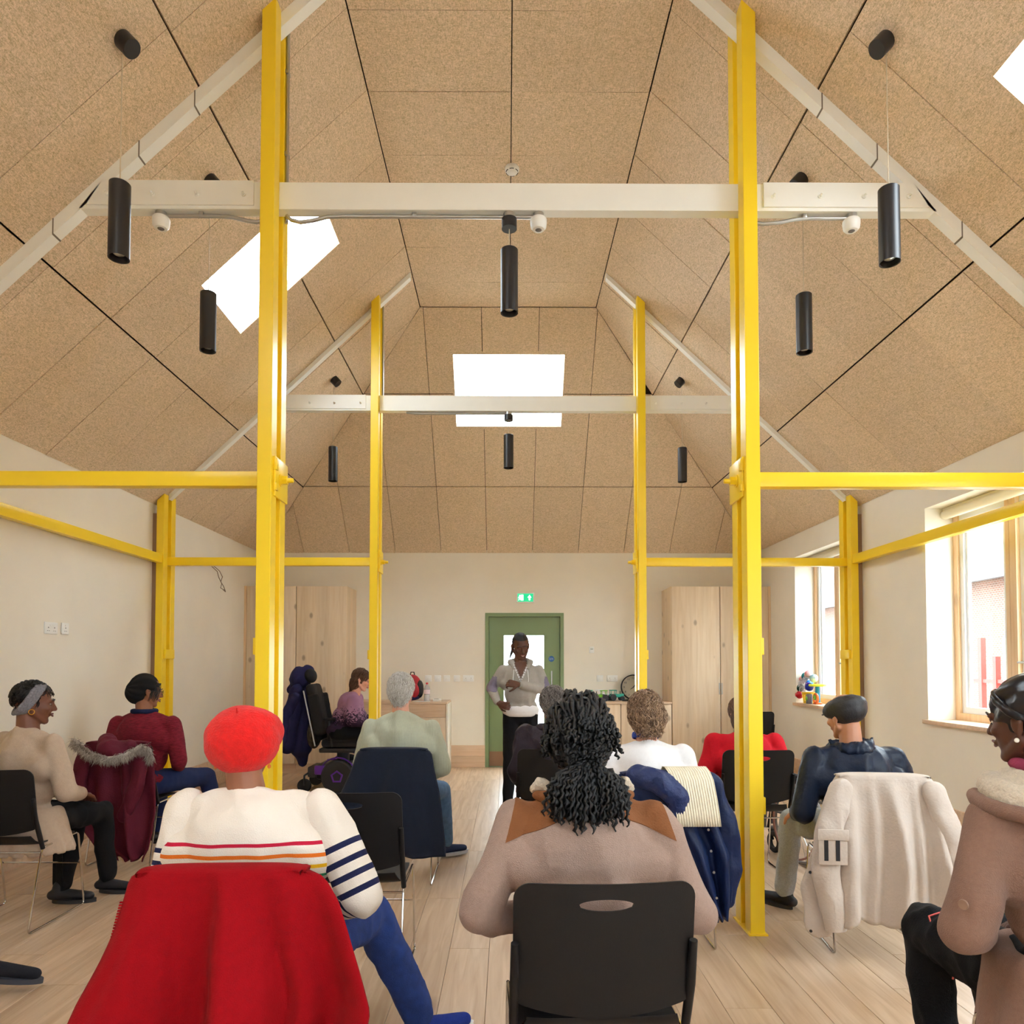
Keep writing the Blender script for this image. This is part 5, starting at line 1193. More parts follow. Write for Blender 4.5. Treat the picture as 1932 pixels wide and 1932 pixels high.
while k_ < 150:       # shorter loose locks bulging out at the sides
    u = V((rnd.gauss(0, 1), rnd.gauss(0, .8) - .2, rnd.gauss(0, 1))).normalized()
    if u.y > .35 or u.z < -.3: continue
    k_ += 1; p0 = skull(u, 1.2); path = [p0]; p = p0
    for q in range(3): p = p + V((u.x * .010, -.010 + u.y * .012, -.026 if q else -.008)) ; path.append(p + V((rnd.uniform(-.008, .008), rnd.uniform(-.008, .008), 0)))
    lock(b, [HB @ p for p in path], .0055, rnd, 16, 5, .0042, 5)
for k_ in range(150):      # the tail
    a = rnd.uniform(0, 2 * PI); r_ = math.sqrt(rnd.random()); q0 = HB @ (gather + V((.03 * r_ * math.cos(a), .018 * r_ * math.sin(a), .01)))
    ln = rnd.uniform(.11, .17) * (1.15 if rnd.random() < .12 else 1); sx_ = math.cos(a) * r_ * .085; sy_ = -.02 - abs(math.sin(a)) * .035 * r_
    path = [q0, q0 + V((sx_ * .75, sy_ * .7 - .01, -ln * .25)), q0 + V((sx_ * 1.05, sy_ - .012, -ln * .6)), q0 + V((sx_ * 1.05 + rnd.uniform(-.012, .012), sy_ - .008, -ln))]
    lock(b, path, .0058, rnd, 22, 5, .0045, 7)
g = MB(); g.ball(HB @ V((0, -.118, -.125)), (.062, .030, .058), 16); b.v += g.v and []; o_ = len(b.v); b.v += g.v; b.f += [tuple(i + o_ for i in f) for f in g.f]
b.obj('hair', H_black, B_, angle=180)

# ---- C: right edge
FLEECE = cloth('brown_fleece', (142, 108, 92), .95, var=.06, scale=90, bump=.5, bscale=320, sheen=.5)
C_, HC, JC = figure('person in a black satin head wrap and brown fleece coat at the right edge', 1.545, 1.90, 8, (-.085, .10, 1.245), hyaw=17, hpitch=-8, skin_m=SK_dark, top=FLEECE, top_name='coat', legs=BLK, b=1.18, th=.014, sh=.20,
    el={-1: (-.365, .02, .715), 1: (.30, .05, .70)}, wr={-1: (-.12, .22, .62), 1: (.10, .26, .62)}, legk=1.12, kn={-1: (-.075, .54, .52), 1: (.12, .50, .50)}, an={-1: (-.07, .47, .09), 1: (.16, .45, .09)}, shz=.99, topv=.0085, wamp=.015, wf=5, brow=M_black, lip=LIP_d)
g = MB(); g.ball((0, -.020, .040), (.090, .106, .094), 24, HC); g.ball((0, -.066, .015), (.086, .084, .092), 20, HC); g.ball((0, -.090, -.015), (.066, .062, .062), 16, HC)
SATIN = mat('black_satin', (22, 22, 28), .28, bump=.05, bscale=60)
Hi = HC.inverted()
def sd(p, n):
    q = Hi @ p; a = math.atan2(q.x, q.z - .0); return p + n * (.0045 * math.sin(a * 9 + q.y * 30) + .003 * noise.noise(p * 25))
wrp = blob(g, .0055, 2, sd).obj('head_wrap', SATIN, C_, angle=180)
b = MB(); b.tube([HC @ V((math.sin(a) * .091, .060 - .075 * (1 - math.cos(a)) * .75, .036 + .052 * math.cos(a))) for a in [2 * PI * k / 28 for k in range(28)]], .013, 8, closed=True); blob(b, .006, 2, wrinkle(.003, 30)).obj('wrap_band', SATIN, wrp, angle=180)
MB().ball(HC @ V((-.086, -.008, -.050)), .0065, 12).obj('earring', mat('pearl', (240, 236, 228), .2), C_)
nb = JC['nb']; g = MB()
for k in range(14):
    a, c = PI * 2 * k / 14, PI * 2 * (k + 1) / 14; cap(g, (nb.x + .072 * math.cos(a), nb.y + .075 * math.sin(a) + .01, nb.z + .015), (nb.x + .072 * math.cos(c), nb.y + .075 * math.sin(c) + .01, nb.z + .015), .019, .019)
blob(g, .006, 3, wrinkle(.004, 20)).obj('scarf', cloth('raspberry_knit', (158, 62, 92)), C_, angle=180)
g = MB()
pts = [V((nb.x + .165 * math.cos(a), nb.y - .01 + .12 * math.sin(a), nb.z - .055 + .02 * math.sin(a))) for a in [PI * .80 + PI * 1.40 * k / 14 for k in range(15)]]
for k in range(14): cap(g, pts[k], pts[k + 1], .042, .042, flat=((0, 0, 1), .8))
pts = [V((nb.x + .11 * math.cos(a), nb.y - .01 + .09 * math.sin(a), nb.z - .02)) for a in [PI * .80 + PI * 1.40 * k / 14 for k in range(15)]]
for k in range(14): cap(g, pts[k], pts[k + 1], .030, .030)
blob(g, .007, 3, lambda p, n: p + n * .004 * noise.noise(p * 80)).obj('sherpa_collar', SHERPA, C_, angle=180)
g = MB(); pts = [V((nb.x + .205 * math.cos(a), nb.y - .01 + .15 * math.sin(a), nb.z - .085 + .02 * math.sin(a))) for a in [PI * .80 + PI * 1.40 * k / 14 for k in range(15)]]
for k in range(14): cap(g, pts[k], pts[k + 1], .022, .022)
blob(g, .007, 3).obj('collar_edge', FLEECE, C_, angle=180)
coat = [o for o in kids(C_) if o.name.startswith('coat')][0]
M_btn = mat('brown_button', (150, 118, 98), .4)
bm_ = TR(-.352, -.03, .765) @ RY(-PI / 2 - .1) @ RZ(.3) ; bb_ = MB().lathe([(.0, 0), (.012, 0), (.013, .003), (.012, .006), (.0, .005)], 18, M=TR(-.405, -.025, .795) @ RZ(.35) @ RY(-PI / 2)).obj('sleeve_button', M_btn, C_)
# hem skirt of the coat hanging over the seat edge
g = MB()
for k in range(30):
    a = PI * .62 + PI * .95 * k / 29; x_, y_ = .225 * math.cos(a), .03 + .19 * math.sin(a); w_ = .012 * math.sin(k * 1.35); cap(g, (x_ * .92, y_ * .9, .60), (x_ * 1.14 + w_, y_ * 1.12 + w_ * .5, .395), .042, .015)
blob(g, .008, 6, wrinkle(.004, 7)).obj('coat_skirt', FLEECE, C_, angle=180)
b = MB(); b.tube([(-.145, .30, .545), (-.150, .40, .555), (-.135, .44, .592), (-.07, .45, .602)], .003, 5); b.tube([(-.145, .30, .545), (-.152, .31, .49), (-.145, .33, .44)], .003, 5); b.obj('coral_piping', mat('coral', (226, 98, 92), .6), C_)

# ---- D: grey headband
BEIGE = cloth('beige_jersey', (184, 162, 142), .9, var=.04, scale=60, bump=.25, bscale=260, sheen=.3)
D_, HD, JD = figure('person with a grey knotted headband and beige top at the left edge', -2.72, 4.02, -22, (.01, .05, 1.185), hyaw=-30, hpitch=-8, skin_m=SK_dk2, top=BEIGE, top_name='draped_top', legs=BLK, b=1.08, th=.008,
    el={-1: (-.25, .03, .72), 1: (.27, .06, .70)}, wr={-1: (-.06, .27, .64), 1: (.10, .28, .64)}, kn={-1: (-.10, .42, .50), 1: (.05, .46, .50)}, an={-1: (-.02, .26, .09), 1: (.06, .50, .09)}, toe={-1: (.12, .33, .03), 1: (.20, .55, .03)}, shz=.975, topv=.010, wamp=.010, wf=7, brow=M_black, lip=LIP_d)
b = MB(); skullcap(b, HD, 1.09, lambda u: not (u.y > .42 and u.z < .45) and u.z > -.45)
strands(b, HD, 800, lambda u: not (u.y > .4 and u.z < .4) and u.z > -.4, lambda p: V((p.x * 4, -.5, -1)), .035, .0016, 5, (1.10, 1.16), -.3, wave=(.004, 9), seed=5, jit=.8); b.obj('hair', H_black, D_)
g = MB(); N_ = 26
for k in range(N_):
    f_ = lambda q: HD @ (CC + V((math.sin(q) * .084, .036 - .062 * (1 - math.cos(q)) * .5 - .012, math.cos(q) * .082 - .016 - .02 * (1 - math.cos(q)) * 0)))
    a, c = 2 * PI * k / N_, 2 * PI * (k + 1) / N_
    ax = (f_(a) - HD @ CC).normalized(); cap(g, f_(a), f_(c), .024, .024, flat=(tuple(ax), 1.0) if False else None)
g2 = MB()
for q in range(3):
    o_ = (-.018, 0, .018)[q]
    g2.tube([HD @ (CC + V((math.sin(a) * (.084 + (.004 if q == 1 else 0)), .030 - .040 * (1 - math.cos(a)) + o_ * 1.1, math.cos(a) * .088 - .010 - abs(o_) * .1))) for a in [2 * PI * k / 30 for k in range(30)]], .0125, 8, closed=True)
blob(g2, .0055, 2, wrinkle(.004, 26)).obj('headband', cloth('grey_marl', (122, 120, 126), .9, var=.25, scale=120), D_, angle=180)
MB().tube([HD @ V((.088, -.010 + .014 * math.cos(a), -.048 + .014 * math.sin(a))) for a in [2 * PI * k / 14 for k in range(14)]], .0028, 6, closed=True).obj('earring', mat('gold', (225, 178, 100), .2, metal=1), D_)
g = MB()
for k in range(26):
    a = -PI * .50 + PI * .68 * k / 25; x_, y_ = .205 * math.cos(a), .02 + .17 * math.sin(a); w_ = .010 * math.sin(k * 1.5); cap(g, (x_ * .9, y_ * .9, .58), (x_ * 1.26 + w_, y_ * 1.15 + .03 + w_, .375), .034, .013)
blob(g, .008, 6, wrinkle(.004, 9)).obj('top_hem', BEIGE, D_, angle=180)

# ---- E: burgundy jumper, black slouchy cap, glasses
BURG = cloth('burgundy_marl', (118, 28, 44), .9, var=.35, scale=70, bump=.5, bscale=200, stretch=(.5, .5, 2.2))
E_, HE, JE = figure('person in a burgundy marled jumper, black cap and glasses by the left wall', -2.70, 5.27, -6, (-.02, .10, 1.205), hyaw=-44, hpitch=-10, skin_m=SK_mid, top=BURG, top_name='jumper', legs=NAVYT, b=1.16, th=.012,
    el={-1: (-.27, .03, .72), 1: (.28, .03, .70)}, wr={-1: (-.12, .26, .62), 1: (.14, .26, .60)}, kn={-1: (-.12, .44, .50), 1: (.26, .46, .52)}, an={-1: (-.12, .42, .09), 1: (.36, .50, .09)}, shz=.975, topv=.010, wamp=.006, brow=M_black, lip=LIP_d)
g = MB(); g.ball((0, -.028, .036), (.090, .100, .094), 22, HE); g.ball((0, -.070, -.015), (.084, .078, .092), 20, HE)
Hi_ = HE.inverted()
blob(g, .007, 3, lambda p, n: p + n * .003 * math.sin(math.atan2((Hi_ @ p).x, (Hi_ @ p).z) * 11)).obj('slouchy_cap', cloth('black_jersey', (24, 24, 26)), E_, angle=180)
b = MB(); rnd = random.Random(4)
for k in range(10): lock(b, [HE @ V((.05 + .004 * k * .3, .070 - .004 * k, .07)), HE @ V((.072, .070 - .006 * k, .02)), HE @ V((.078, .062 - .007 * k, -.05 - rnd.uniform(0, .03)))], .0028, rnd, 14, 5, .001, 6)
b.obj('hair', H_black, E_)
def glasses(t, HM, m, r=.022):
    b = MB()
    for s_ in (-1, 1): b.tube([HM @ V((s_ * .032 + r * 1.1 * math.cos(a), .104 - abs(s_ * .032 + r * 1.1 * math.cos(a)) * .12, .002 + r * .85 * math.sin(a))) for a in [2 * PI * k / 16 for k in range(16)]], .0018, 6, closed=True); b.tube([HM @ V((s_ * .057, .098, .008)), HM @ V((s_ * .082, .03, .006)), HM @ V((s_ * .084, -.015, .0))], .0018, 6)
    b.tube([HM @ V((-.009, .104, .006)), HM @ V((0, .107, .009)), HM @ V((.009, .104, .006))], .0018, 6); b.obj('glasses', m, t)
glasses(E_, HE, M_black)
b = MB(); nb = JE['nb']; g = MB()
for k in range(14):
    a, c = 2 * PI * k / 14, 2 * PI * (k + 1) / 14; cap(g, (nb.x + .078 * math.cos(a), nb.y + .074 * math.sin(a), nb.z - .012), (nb.x + .078 * math.cos(c), nb.y + .074 * math.sin(c), nb.z - .012), .020, .020)
blob(g, .008, 3).obj('polo_collar', cloth('navy_cotton', (30, 38, 70)), E_, angle=180)

# ---- F: white hair, sage jumper
SAGE = cloth('sage_rib_knit', (186, 192, 174), .9, var=.03, scale=70, bump=.15, bscale=260, sheen=.3)
nt, bs, L = nodes(SAGE); wv = nt.nodes.new('ShaderNodeTexWave'); wv.inputs['Scale'].default_value = 55; wv.bands_direction = 'X'; tc = nt.nodes.new('ShaderNodeTexCoord'); L(tc.outputs['Object'], wv.inputs[0]); bp = nt.nodes.new('ShaderNodeBump'); bp.inputs['Strength'].default_value = .5; bp.inputs['Distance'].default_value = .004; L(wv.outputs['Fac'], bp.inputs['Height']); L(bp.outputs[0], bs.inputs['Normal'])
F_, HF, JF = figure('person with short white hair and a sage green jumper, seated over the navy coat', -.735, 4.84, 0, (.0, .06, 1.222), hyaw=-4, hpitch=-6, skin_m=SK_fair, top=SAGE, top_name='jumper', legs=JEANS2, b=1.12, th=.012,
    el={-1: (-.27, .03, .70), 1: (.29, .05, .70)}, wr={-1: (-.12, .26, .62), 1: (.13, .28, .60)}, kn={-1: (-.14, .42, .50), 1: (.25, .36, .50)}, an={-1: (-.14, .42, .09), 1: (.28, .42, .10)}, toe={-1: (-.16, .58, .03), 1: (.40, .50, .03)}, shz=.99, topv=.010, wamp=.007, lip=LIP_f, brow=H_white, shoe=(cloth('navy_trainer', (46, 56, 84)), mat('pale_sole', (190, 195, 205), .6)))
b = MB(); BF = [((0, -.018, .030), (.086, .100, .096)), ((0, -.052, -.004), (.080, .074, .078))]; hair_mass(F_, mat('base_' + H_white.name, {'H_white': (150, 144, 138), 'H_grey': (70, 64, 62), 'H_brown': (92, 66, 50), 'H_jred': (84, 60, 46), 'H_brn2': (66, 42, 32)}['H_white'], .7), HF, BF, amp=.005); mass_strands(b, HF, BF, 2800, .045, .0016, 6, (.002, .009), (.003, 5), 8); b.obj('hair', H_white, F_, angle=180)

# ---- H: grey curls, dark jacket
DKJ = cloth('aubergine_jacket', (46, 38, 50), .6, var=.10, scale=20, bump=.3, bscale=90)
H_, HH, JH = figure('person with curly grey hair in a dark jacket, in front of the standing woman', .335, 4.95, 8, (.0, .14, 1.115), hyaw=10, hpitch=-18, skin_m=SK_fair, top=DKJ, top_name='jacket', legs=BLK, b=1.12, th=.018, shz=.935,
    el={-1: (-.28, .02, .66), 1: (.28, .05, .68)}, wr={-1: (-.20, .22, .55), 1: (.13, .26, .60)}, topv=.010, wamp=.012, wf=11, lip=LIP_f, brow=H_grey)
b = MB(); BF = [((0, -.018, .030), (.086, .102, .098)), ((0, -.055, -.025), (.080, .072, .085))]; hair_mass(H_, mat('base_' + H_grey.name, {'H_white': (150, 144, 138), 'H_grey': (70, 64, 62), 'H_brown': (92, 66, 50), 'H_jred': (84, 60, 46), 'H_brn2': (66, 42, 32)}['H_grey'], .7), HH, BF, amp=.005); mass_strands(b, HH, BF, 2400, .06, .0018, 7, (.003, .016), (.007, 9), 9, .6); b.obj('hair', H_grey, H_, angle=180)
g = MB(); nb = JH['nb']
for k in range(12):
    a, c = PI + PI * k / 12, PI + PI * (k + 1) / 12; cap(g, (nb.x + .10 * math.cos(a), nb.y + .09 * math.sin(a), nb.z - .02), (nb.x + .10 * math.cos(c), nb.y + .09 * math.sin(c), nb.z - .02), .034, .034)
blob(g, .009, 3, wrinkle(.012, 18)).obj('hood', DKJ, H_, angle=180)

# ---- I: wavy light-brown hair, white top, blue neck scarf
WHT = cloth('white_cotton', (236, 234, 236), .85, var=.02, scale=60, bump=.2, bscale=260)
I_, HI, JI = figure('person with wavy light brown hair, white top and blue neckband', .745, 3.83, 0, (.0, .08, 1.128), hyaw=6, hpitch=-14, skin_m=SK_fair, top=WHT, top_name='white_top', legs=NAVYT, b=1.08, th=.012, shz=.925, el={-1: (-.26, .04, .68), 1: (.27, .04, .68)}, topv=.010, wamp=.008, wf=7, lip=LIP_f, brow=H_brown)
b = MB(); BF = [((0, -.018, .030), (.088, .104, .098)), ((0, -.046, -.020), (.098, .082, .078))]; hair_mass(I_, mat('base_' + H_brown.name, {'H_white': (150, 144, 138), 'H_grey': (70, 64, 62), 'H_brown': (92, 66, 50), 'H_jred': (84, 60, 46), 'H_brn2': (66, 42, 32)}['H_brown'], .7), HI, BF, amp=.005); mass_strands(b, HI, BF, 3200, .060, .0019, 8, (.003, .012), (.008, 9), 10, .3); b.obj('hair', H_brown, I_, angle=180)
b = MB(); nb = JI['nb']; b.tube([(nb.x + .070 * math.cos(a), nb.y + .010 + .072 * math.sin(a), HI.translation.z - .108 - .016 * math.sin(a)) for a in [2 * PI * k / 24 for k in range(24)]], .0175, 10, closed=True, flat=((0, 0, 1), .35)); b.obj('blue_neckband', mat('royal_blue_cloth', (28, 58, 150), .6), I_)

# ---- J: red jumper behind the column
REDJ = cloth('red_jersey', (204, 22, 40), .88, var=.06, scale=60, bump=.25, bscale=240)
J_, HJ, JJ = figure('person in a red jumper half hidden by the nearest right column', 1.63, 4.88, 0, (-.005, .09, 1.055), hyaw=4, hpitch=-20, skin_m=SK_fair, top=REDJ, top_name='jumper', legs=BLK, b=1.12, th=.014, shz=.885, el={-1: (-.28, .04, .64), 1: (.27, .04, .64)}, topv=.010, wamp=.009, wf=8, lip=LIP_f, brow=H_jred)
b = MB(); BF = [((0, -.018, .030), (.086, .100, .096)), ((0, -.045, -.05), (.090, .076, .105))]; hair_mass(J_, mat('base_' + H_jred.name, {'H_white': (150, 144, 138), 'H_grey': (70, 64, 62), 'H_brown': (92, 66, 50), 'H_jred': (84, 60, 46), 'H_brn2': (66, 42, 32)}['H_jred'], .7), HJ, BF, amp=.005); mass_strands(b, HJ, BF, 2000, .10, .0019, 8, (.002, .009), (.003, 5), 12, .2); b.obj('hair', H_jred, J_, angle=180)

# ---- K: flat cap, navy jacket
NAVJ = cloth('navy_nylon_jacket', (20, 32, 54), .42, var=.10, scale=14, bump=.25, bscale=60, sheen=0)
GREYT = cloth('grey_marl_sweatpants', (172, 176, 182), .9, var=.12, scale=110)
K_, HK, JK = figure('person in a black flat cap and navy jacket, seated over the stone coloured jacket', 1.86, 3.76, 4, (-.055, .07, 1.125), hyaw=14, hpitch=-10, hroll=-5, skin_m=SK_tan, top=NAVJ, top_name='jacket', legs=GREYT, b=1.18, th=.012, shz=.92,
    el={-1: (-.33, -.0, .63), 1: (.31, .05, .66)}, wr={-1: (-.245, .235, .585), 1: (.14, .27, .60)}, hand_d={-1: (.1, .6, -.25), 1: (-.2, .6, -.1)}, hand_n={-1: (.2, 0, -1), 1: (0, 0, -1)}, kn={-1: (-.20, .40, .50), 1: (.14, .42, .50)}, an={-1: (-.235, .42, .09), 1: (.14, .42, .09)}, toe={-1: (-.315, .56, .03), 1: (.16, .6, .03)}, topv=.0095, wamp=.012, wf=8, lip=LIP_f, brow=H_grey)
g = MB(); g.ball((0, -.022, .045), (.108, .122, .062), 24, HK @ RX(-.16)); g.ball((0, -.040, .020), (.094, .098, .075), 20, HK @ RX(-.2)); cap(g, (-.035, .085, .035), (.035, .085, .035), .022, .022, M=HK)
fc_ = blob(g, .0065, 4, lambda p, n: p + n * .003 * noise.noise(p * 30)).obj('flat_cap', mat('black_leather', (38, 38, 44), .5, var=.12, scale=20, bump=.3, bscale=120), K_, angle=180)
MB().prism([(.055 * math.cos(a), .085 + .050 * math.sin(a)) for a in [PI * k / 12 for k in range(13)]], .022, .029, HK, ax='Z').obj('cap_peak', MATS['black_leather'], fc_)
b = MB(); strands(b, HK, 260, lambda u: u.y > -.1 and u.y < .25 and abs(u.x) > .8 and u.z < .0 and u.z > -.4, lambda p: V((0, 0, -1)), .03, .0012, 4, (1.02, 1.04), -.3, seed=13); b.obj('hair', H_grey, K_)
g = MB(); nb = JK['nb']
for k in range(16):
    a, c = 2 * PI * k / 16, 2 * PI * (k + 1) / 16
    cap(g, (nb.x + .088 * math.cos(a), nb.y + .002 + .088 * math.sin(a), nb.z - .010 + .010 * math.cos(a)), (nb.x + .088 * math.cos(c), nb.y + .002 + .088 * math.sin(c), nb.z - .010 + .010 * math.cos(c)), .022, .022); cap(g, (nb.x + .100 * math.cos(a), nb.y + .002 + .098 * math.sin(a), nb.z - .035), (nb.x + .104 * math.cos(c), nb.y + .002 + .098 * math.sin(c), nb.z - .035), .022, .022)
for s_ in (-1, 1): cap(g, (nb.x + s_ * .098, nb.y + .0, nb.z + .0), (nb.x + s_ * .120, nb.y + .01, nb.z + (.012 if s_ < 0 else .022)), .014, .007)
blob(g, .0075, 2, wrinkle(.009, 24)).obj('jacket_collar', NAVJ, K_, angle=180)

# ---- L: powered wheelchair user
def print_mat():
    m = cloth('mauve_print', (148, 108, 140), .85); nt, b, L = nodes(m); tc = nt.nodes.new('ShaderNodeTexCoord'); sx = nt.nodes.new('ShaderNodeSeparateXYZ'); L(tc.outputs['Object'], sx.inputs[0])
    n = nt.nodes.new('ShaderNodeTexNoise'); n.inputs['Scale'].default_value = 16; n.inputs['Detail'].default_value = 3; n.inputs['Distortion'].default_value = 3.5; L(tc.outputs['Object'], n.inputs[0])
    mr = nt.nodes.new('ShaderNodeMapRange'); mr.inputs[1].default_value = 1.05; mr.inputs[2].default_value = .72; mr.inputs[3].default_value = -.25; mr.inputs[4].default_value = .28; L(sx.outputs[2], mr.inputs[0])
    ad = nt.nodes.new('ShaderNodeMath'); ad.operation = 'ADD'; L(n.outputs[0], ad.inputs[0]); L(mr.outputs[0], ad.inputs[1]); th = nt.nodes.new('ShaderNodeMapRange'); th.inputs[1].default_value = .52; th.inputs[2].default_value = .58; L(ad.outputs[0], th.inputs[0])
    mx = nt.nodes.new('ShaderNodeMix'); mx.data_type = 'RGBA'; mx.inputs[6].default_value = lin(158, 116, 146); mx.inputs[7].default_value = lin(52, 34, 58); L(th.outputs[0], mx.inputs[0]); L(mx.outputs[2], b.inputs['Base Color']); return m
L_, HL, JL = figure('person with brown hair, glasses and a mauve patterned top in the powered wheelchair', -1.86, 7.98, -84, (-.0, .22, 1.235), hpitch=-20, hyaw=0, skin_m=SK_fair, top=print_mat(), top_name='blouse', legs=BLK, b=1.22, hip=.66, th=.02, belly=.05, shz=1.03, seat=.585,
    el={-1: (-.26, .14, .80), 1: (.26, .14, .80)}, wr={-1: (-.12, .34, .76), 1: (.12, .34, .76)}, kn={-1: (-.12, .46, .62), 1: (.12, .46, .62)}, an={-1: (-.12, .56, .24), 1: (.12, .56, .24)}, toe={-1: (-.12, .72, .19), 1: (.12, .72, .19)}, topv=.010, lip=LIP_f, brow=H_brn2)
b = MB(); BF = [((0, -.020, .030), (.082, .098, .094)), ((0, -.045, -.045), (.082, .066, .085))]; hair_mass(L_, mat('base_' + H_brn2.name, {'H_white': (150, 144, 138), 'H_grey': (70, 64, 62), 'H_brown': (92, 66, 50), 'H_jred': (84, 60, 46), 'H_brn2': (66, 42, 32)}['H_brn2'], .7), HL, BF, amp=.005, ymax=.03, zmin=.02); mass_strands(b, HL, BF, 1600, .09, .0019, 7, (.002, .009), (.003, 5), 14, .2, ymax=.03, zmin=.02); b.obj('hair', H_brn2, L_, angle=180)
glasses(L_, HL, mat('glasses_brown', (90, 60, 60), .3))

# ---- M: standing woman
HOOD = cloth('grey_hoodie', (166, 160, 152), .9, var=.04, scale=60, bump=.2, bscale=260, sheen=.3); MAUVE = cloth('mauve_grey_panel', (128, 120, 138), .8)
M_, HM_, JM = figure('woman standing before the green door in a grey zip hoodie and black leggings', .115, 6.62, 180, (-.0, .03, 1.575), hyaw=12, hpitch=-22, hroll=4, eyes=False, skin_m=SK_dark, top=HOOD, top_name='hoodie', legs=BLK, legs_name='leggings', b=.95, th=.002, hip=.98, seated=False, sh=.163, shz=1.365, fine=.0045,
    el={-1: (-.235, .0, 1.165), 1: (.270, -.03, 1.185)}, wr={-1: (.020, .185, 1.225), 1: (.205, .13, 1.055)}, hand_d={-1: (1, .12, .15), 1: (-.75, .25, -.25)}, hand_n={-1: (.1, -.8, -.4), 1: (-.2, -.8, .1)}, hand_c=.95,
    kn={-1: (-.09, .03, .52), 1: (.10, .01, .52)}, an={-1: (-.10, -.01, .09), 1: (.12, -.02, .09)}, toe={-1: (-.12, .16, .03), 1: (.15, .15, .03)}, topv=.009, wamp=.006, wf=10, brow=M_black, lip=mat('lip_brown', (120, 60, 55), .4))
b = MB(); ok_ = lambda u: not (u.y > .45 and u.z < .50) and u.z > -.35
skullcap(b, HM_, 1.045, ok_); strands(b, HM_, 500, ok_, lambda p: V((0, -1, -.25)), .13, .0018, 7, (1.03, 1.07), -.5, seed=15, jit=.05)
rnd = random.Random(3)
for k in range(16): lock(b, [HM_ @ V((.01 * (k % 4 - 1.5), -.105, .02)), HM_ @ V((.03 + .004 * k * .3, -.125, -.03)), HM_ @ V((.055 + .002 * k, -.10, -.11 - .004 * k))], .005, rnd, 14, 5, .001, 4)
for k in range(3): lock(b, [HM_ @ V((.04, -.10, -.06)), HM_ @ V((.085 + .012 * k, -.04, -.10)), HM_ @ V((.15 + .03 * k, .02, -.20 - .015 * k))], .0022, rnd, 12, 5, .0005, 3)
b.obj('hair', H_black, M_, angle=180)
b = MB(); b.tube([HM_ @ V((-.014, .1035, -.054)), HM_ @ V((0, .1055, -.0585)), HM_ @ V((.014, .1035, -.054))], [.001, .0032, .001], 6); b.obj('teeth', mat('teeth_white', (235, 228, 218), .3), M_)
hood_o = [o for o in kids(M_) if o.name.startswith('hoodie')][0]
# open neck: skin and white lining, zip, drawstrings, hood behind the neck, white hem
nb = JM['nb']; me_ = hood_o.data
shell_patch(hood_o, SK_dark, 'open_neck', M_, lambda p: p.y > .02 and p.z > 1.27 and abs(p.x - .0) < (p.z - 1.27) * .42 + .003, .002)
for s_ in (-1, 1):
    shell_patch(hood_o, WHT, 'lining', M_, lambda p, s_=s_: p.y > .02 and p.z > 1.25 and 0 <= (p.x * s_) - ((p.z - 1.27) * .42) < .018, .006)
MB().tube([(0, .125, 1.265), (.0, .128, 1.20)], .003, 6).obj('zip', M_steel, M_)
g = MB()
for k in range(14):
    a, c = PI * .80 + PI * 1.4 * k / 14, PI * .80 + PI * 1.4 * (k + 1) / 14; cap(g, (.095 * math.cos(a), .0 + .085 * math.sin(a), nb.z - .015 - .02 * math.sin(a)), (.095 * math.cos(c), .0 + .085 * math.sin(c), nb.z - .015 - .02 * math.sin(c)), .026, .026)
for s_ in (-1, 1): chain(g, [(s_ * .085, .04, nb.z - .01), (s_ * .070, .10, nb.z - .07)], [.024, .013])
blob(g, .007, 3, wrinkle(.005, 20)).obj('hood', HOOD, M_, angle=180)
b = MB()
for s_ in (-1, 1): b.tube([(s_ * .062, .105, 1.36), (s_ * .070, .125, 1.28), (s_ * .068, .128, 1.18)], .0028, 6)
b.obj('drawstring', M_pwhite, M_)
for s_ in (-1, 1): shell_patch(hood_o, MAUVE, 'sleeve_panel', M_, lambda p, s_=s_: p.x * s_ > .215 and 1.15 < p.z < 1.30, .003)
g = MB(); g.ball((0, .0, .985), (.172, .124, .085), 24); g.ball((0, .0, .955), (.168, .120, .060), 24)
def tee(p, n):
    q = p.copy()
    if q.z < .928: q.z = .928
    return q
blob(g, .008, 4, tee).obj('white_hem', WHT, M_, angle=60)
b = MB(); wp = V((.020, .185, 1.225)); d_ = (wp - V((-.235, .0, 1.165))).normalized(); b.tube([wp - d_ * .0, wp - d_ * .045], .031, 14); b.obj('cuff', WHT if False else HOOD, M_)

# ---- N: at the left edge only one shoe shows
N_p, HN, JN = figure('person outside the left edge, only a black trainer and blue trouser hem showing', -2.74, 2.56, -8, (0, .06, 1.2), skin_m=SK_mid, top=BURG, top_name='jumper', legs=JEANS, b=1.0, topv=.014, kn={-1: (-.12, .42, .50), 1: (.20, .46, .50)}, an={-1: (-.12, .42, .09), 1: (.40, .60, .15)}, toe={-1: (-.12, .58, .03), 1: (.60, .66, .05)}, brow=M_black, lip=LIP_d, fine=.007,
    shoe=(cloth('black_mesh_trainer', (30, 32, 40)), mat('charcoal_sole', (58, 62, 72), .7)))
b = MB(); skullcap(b, HN, 1.10, lambda u: not (u.y > .4 and u.z < .5) and u.z > -.5); b.obj('hair', H_black, N_p)
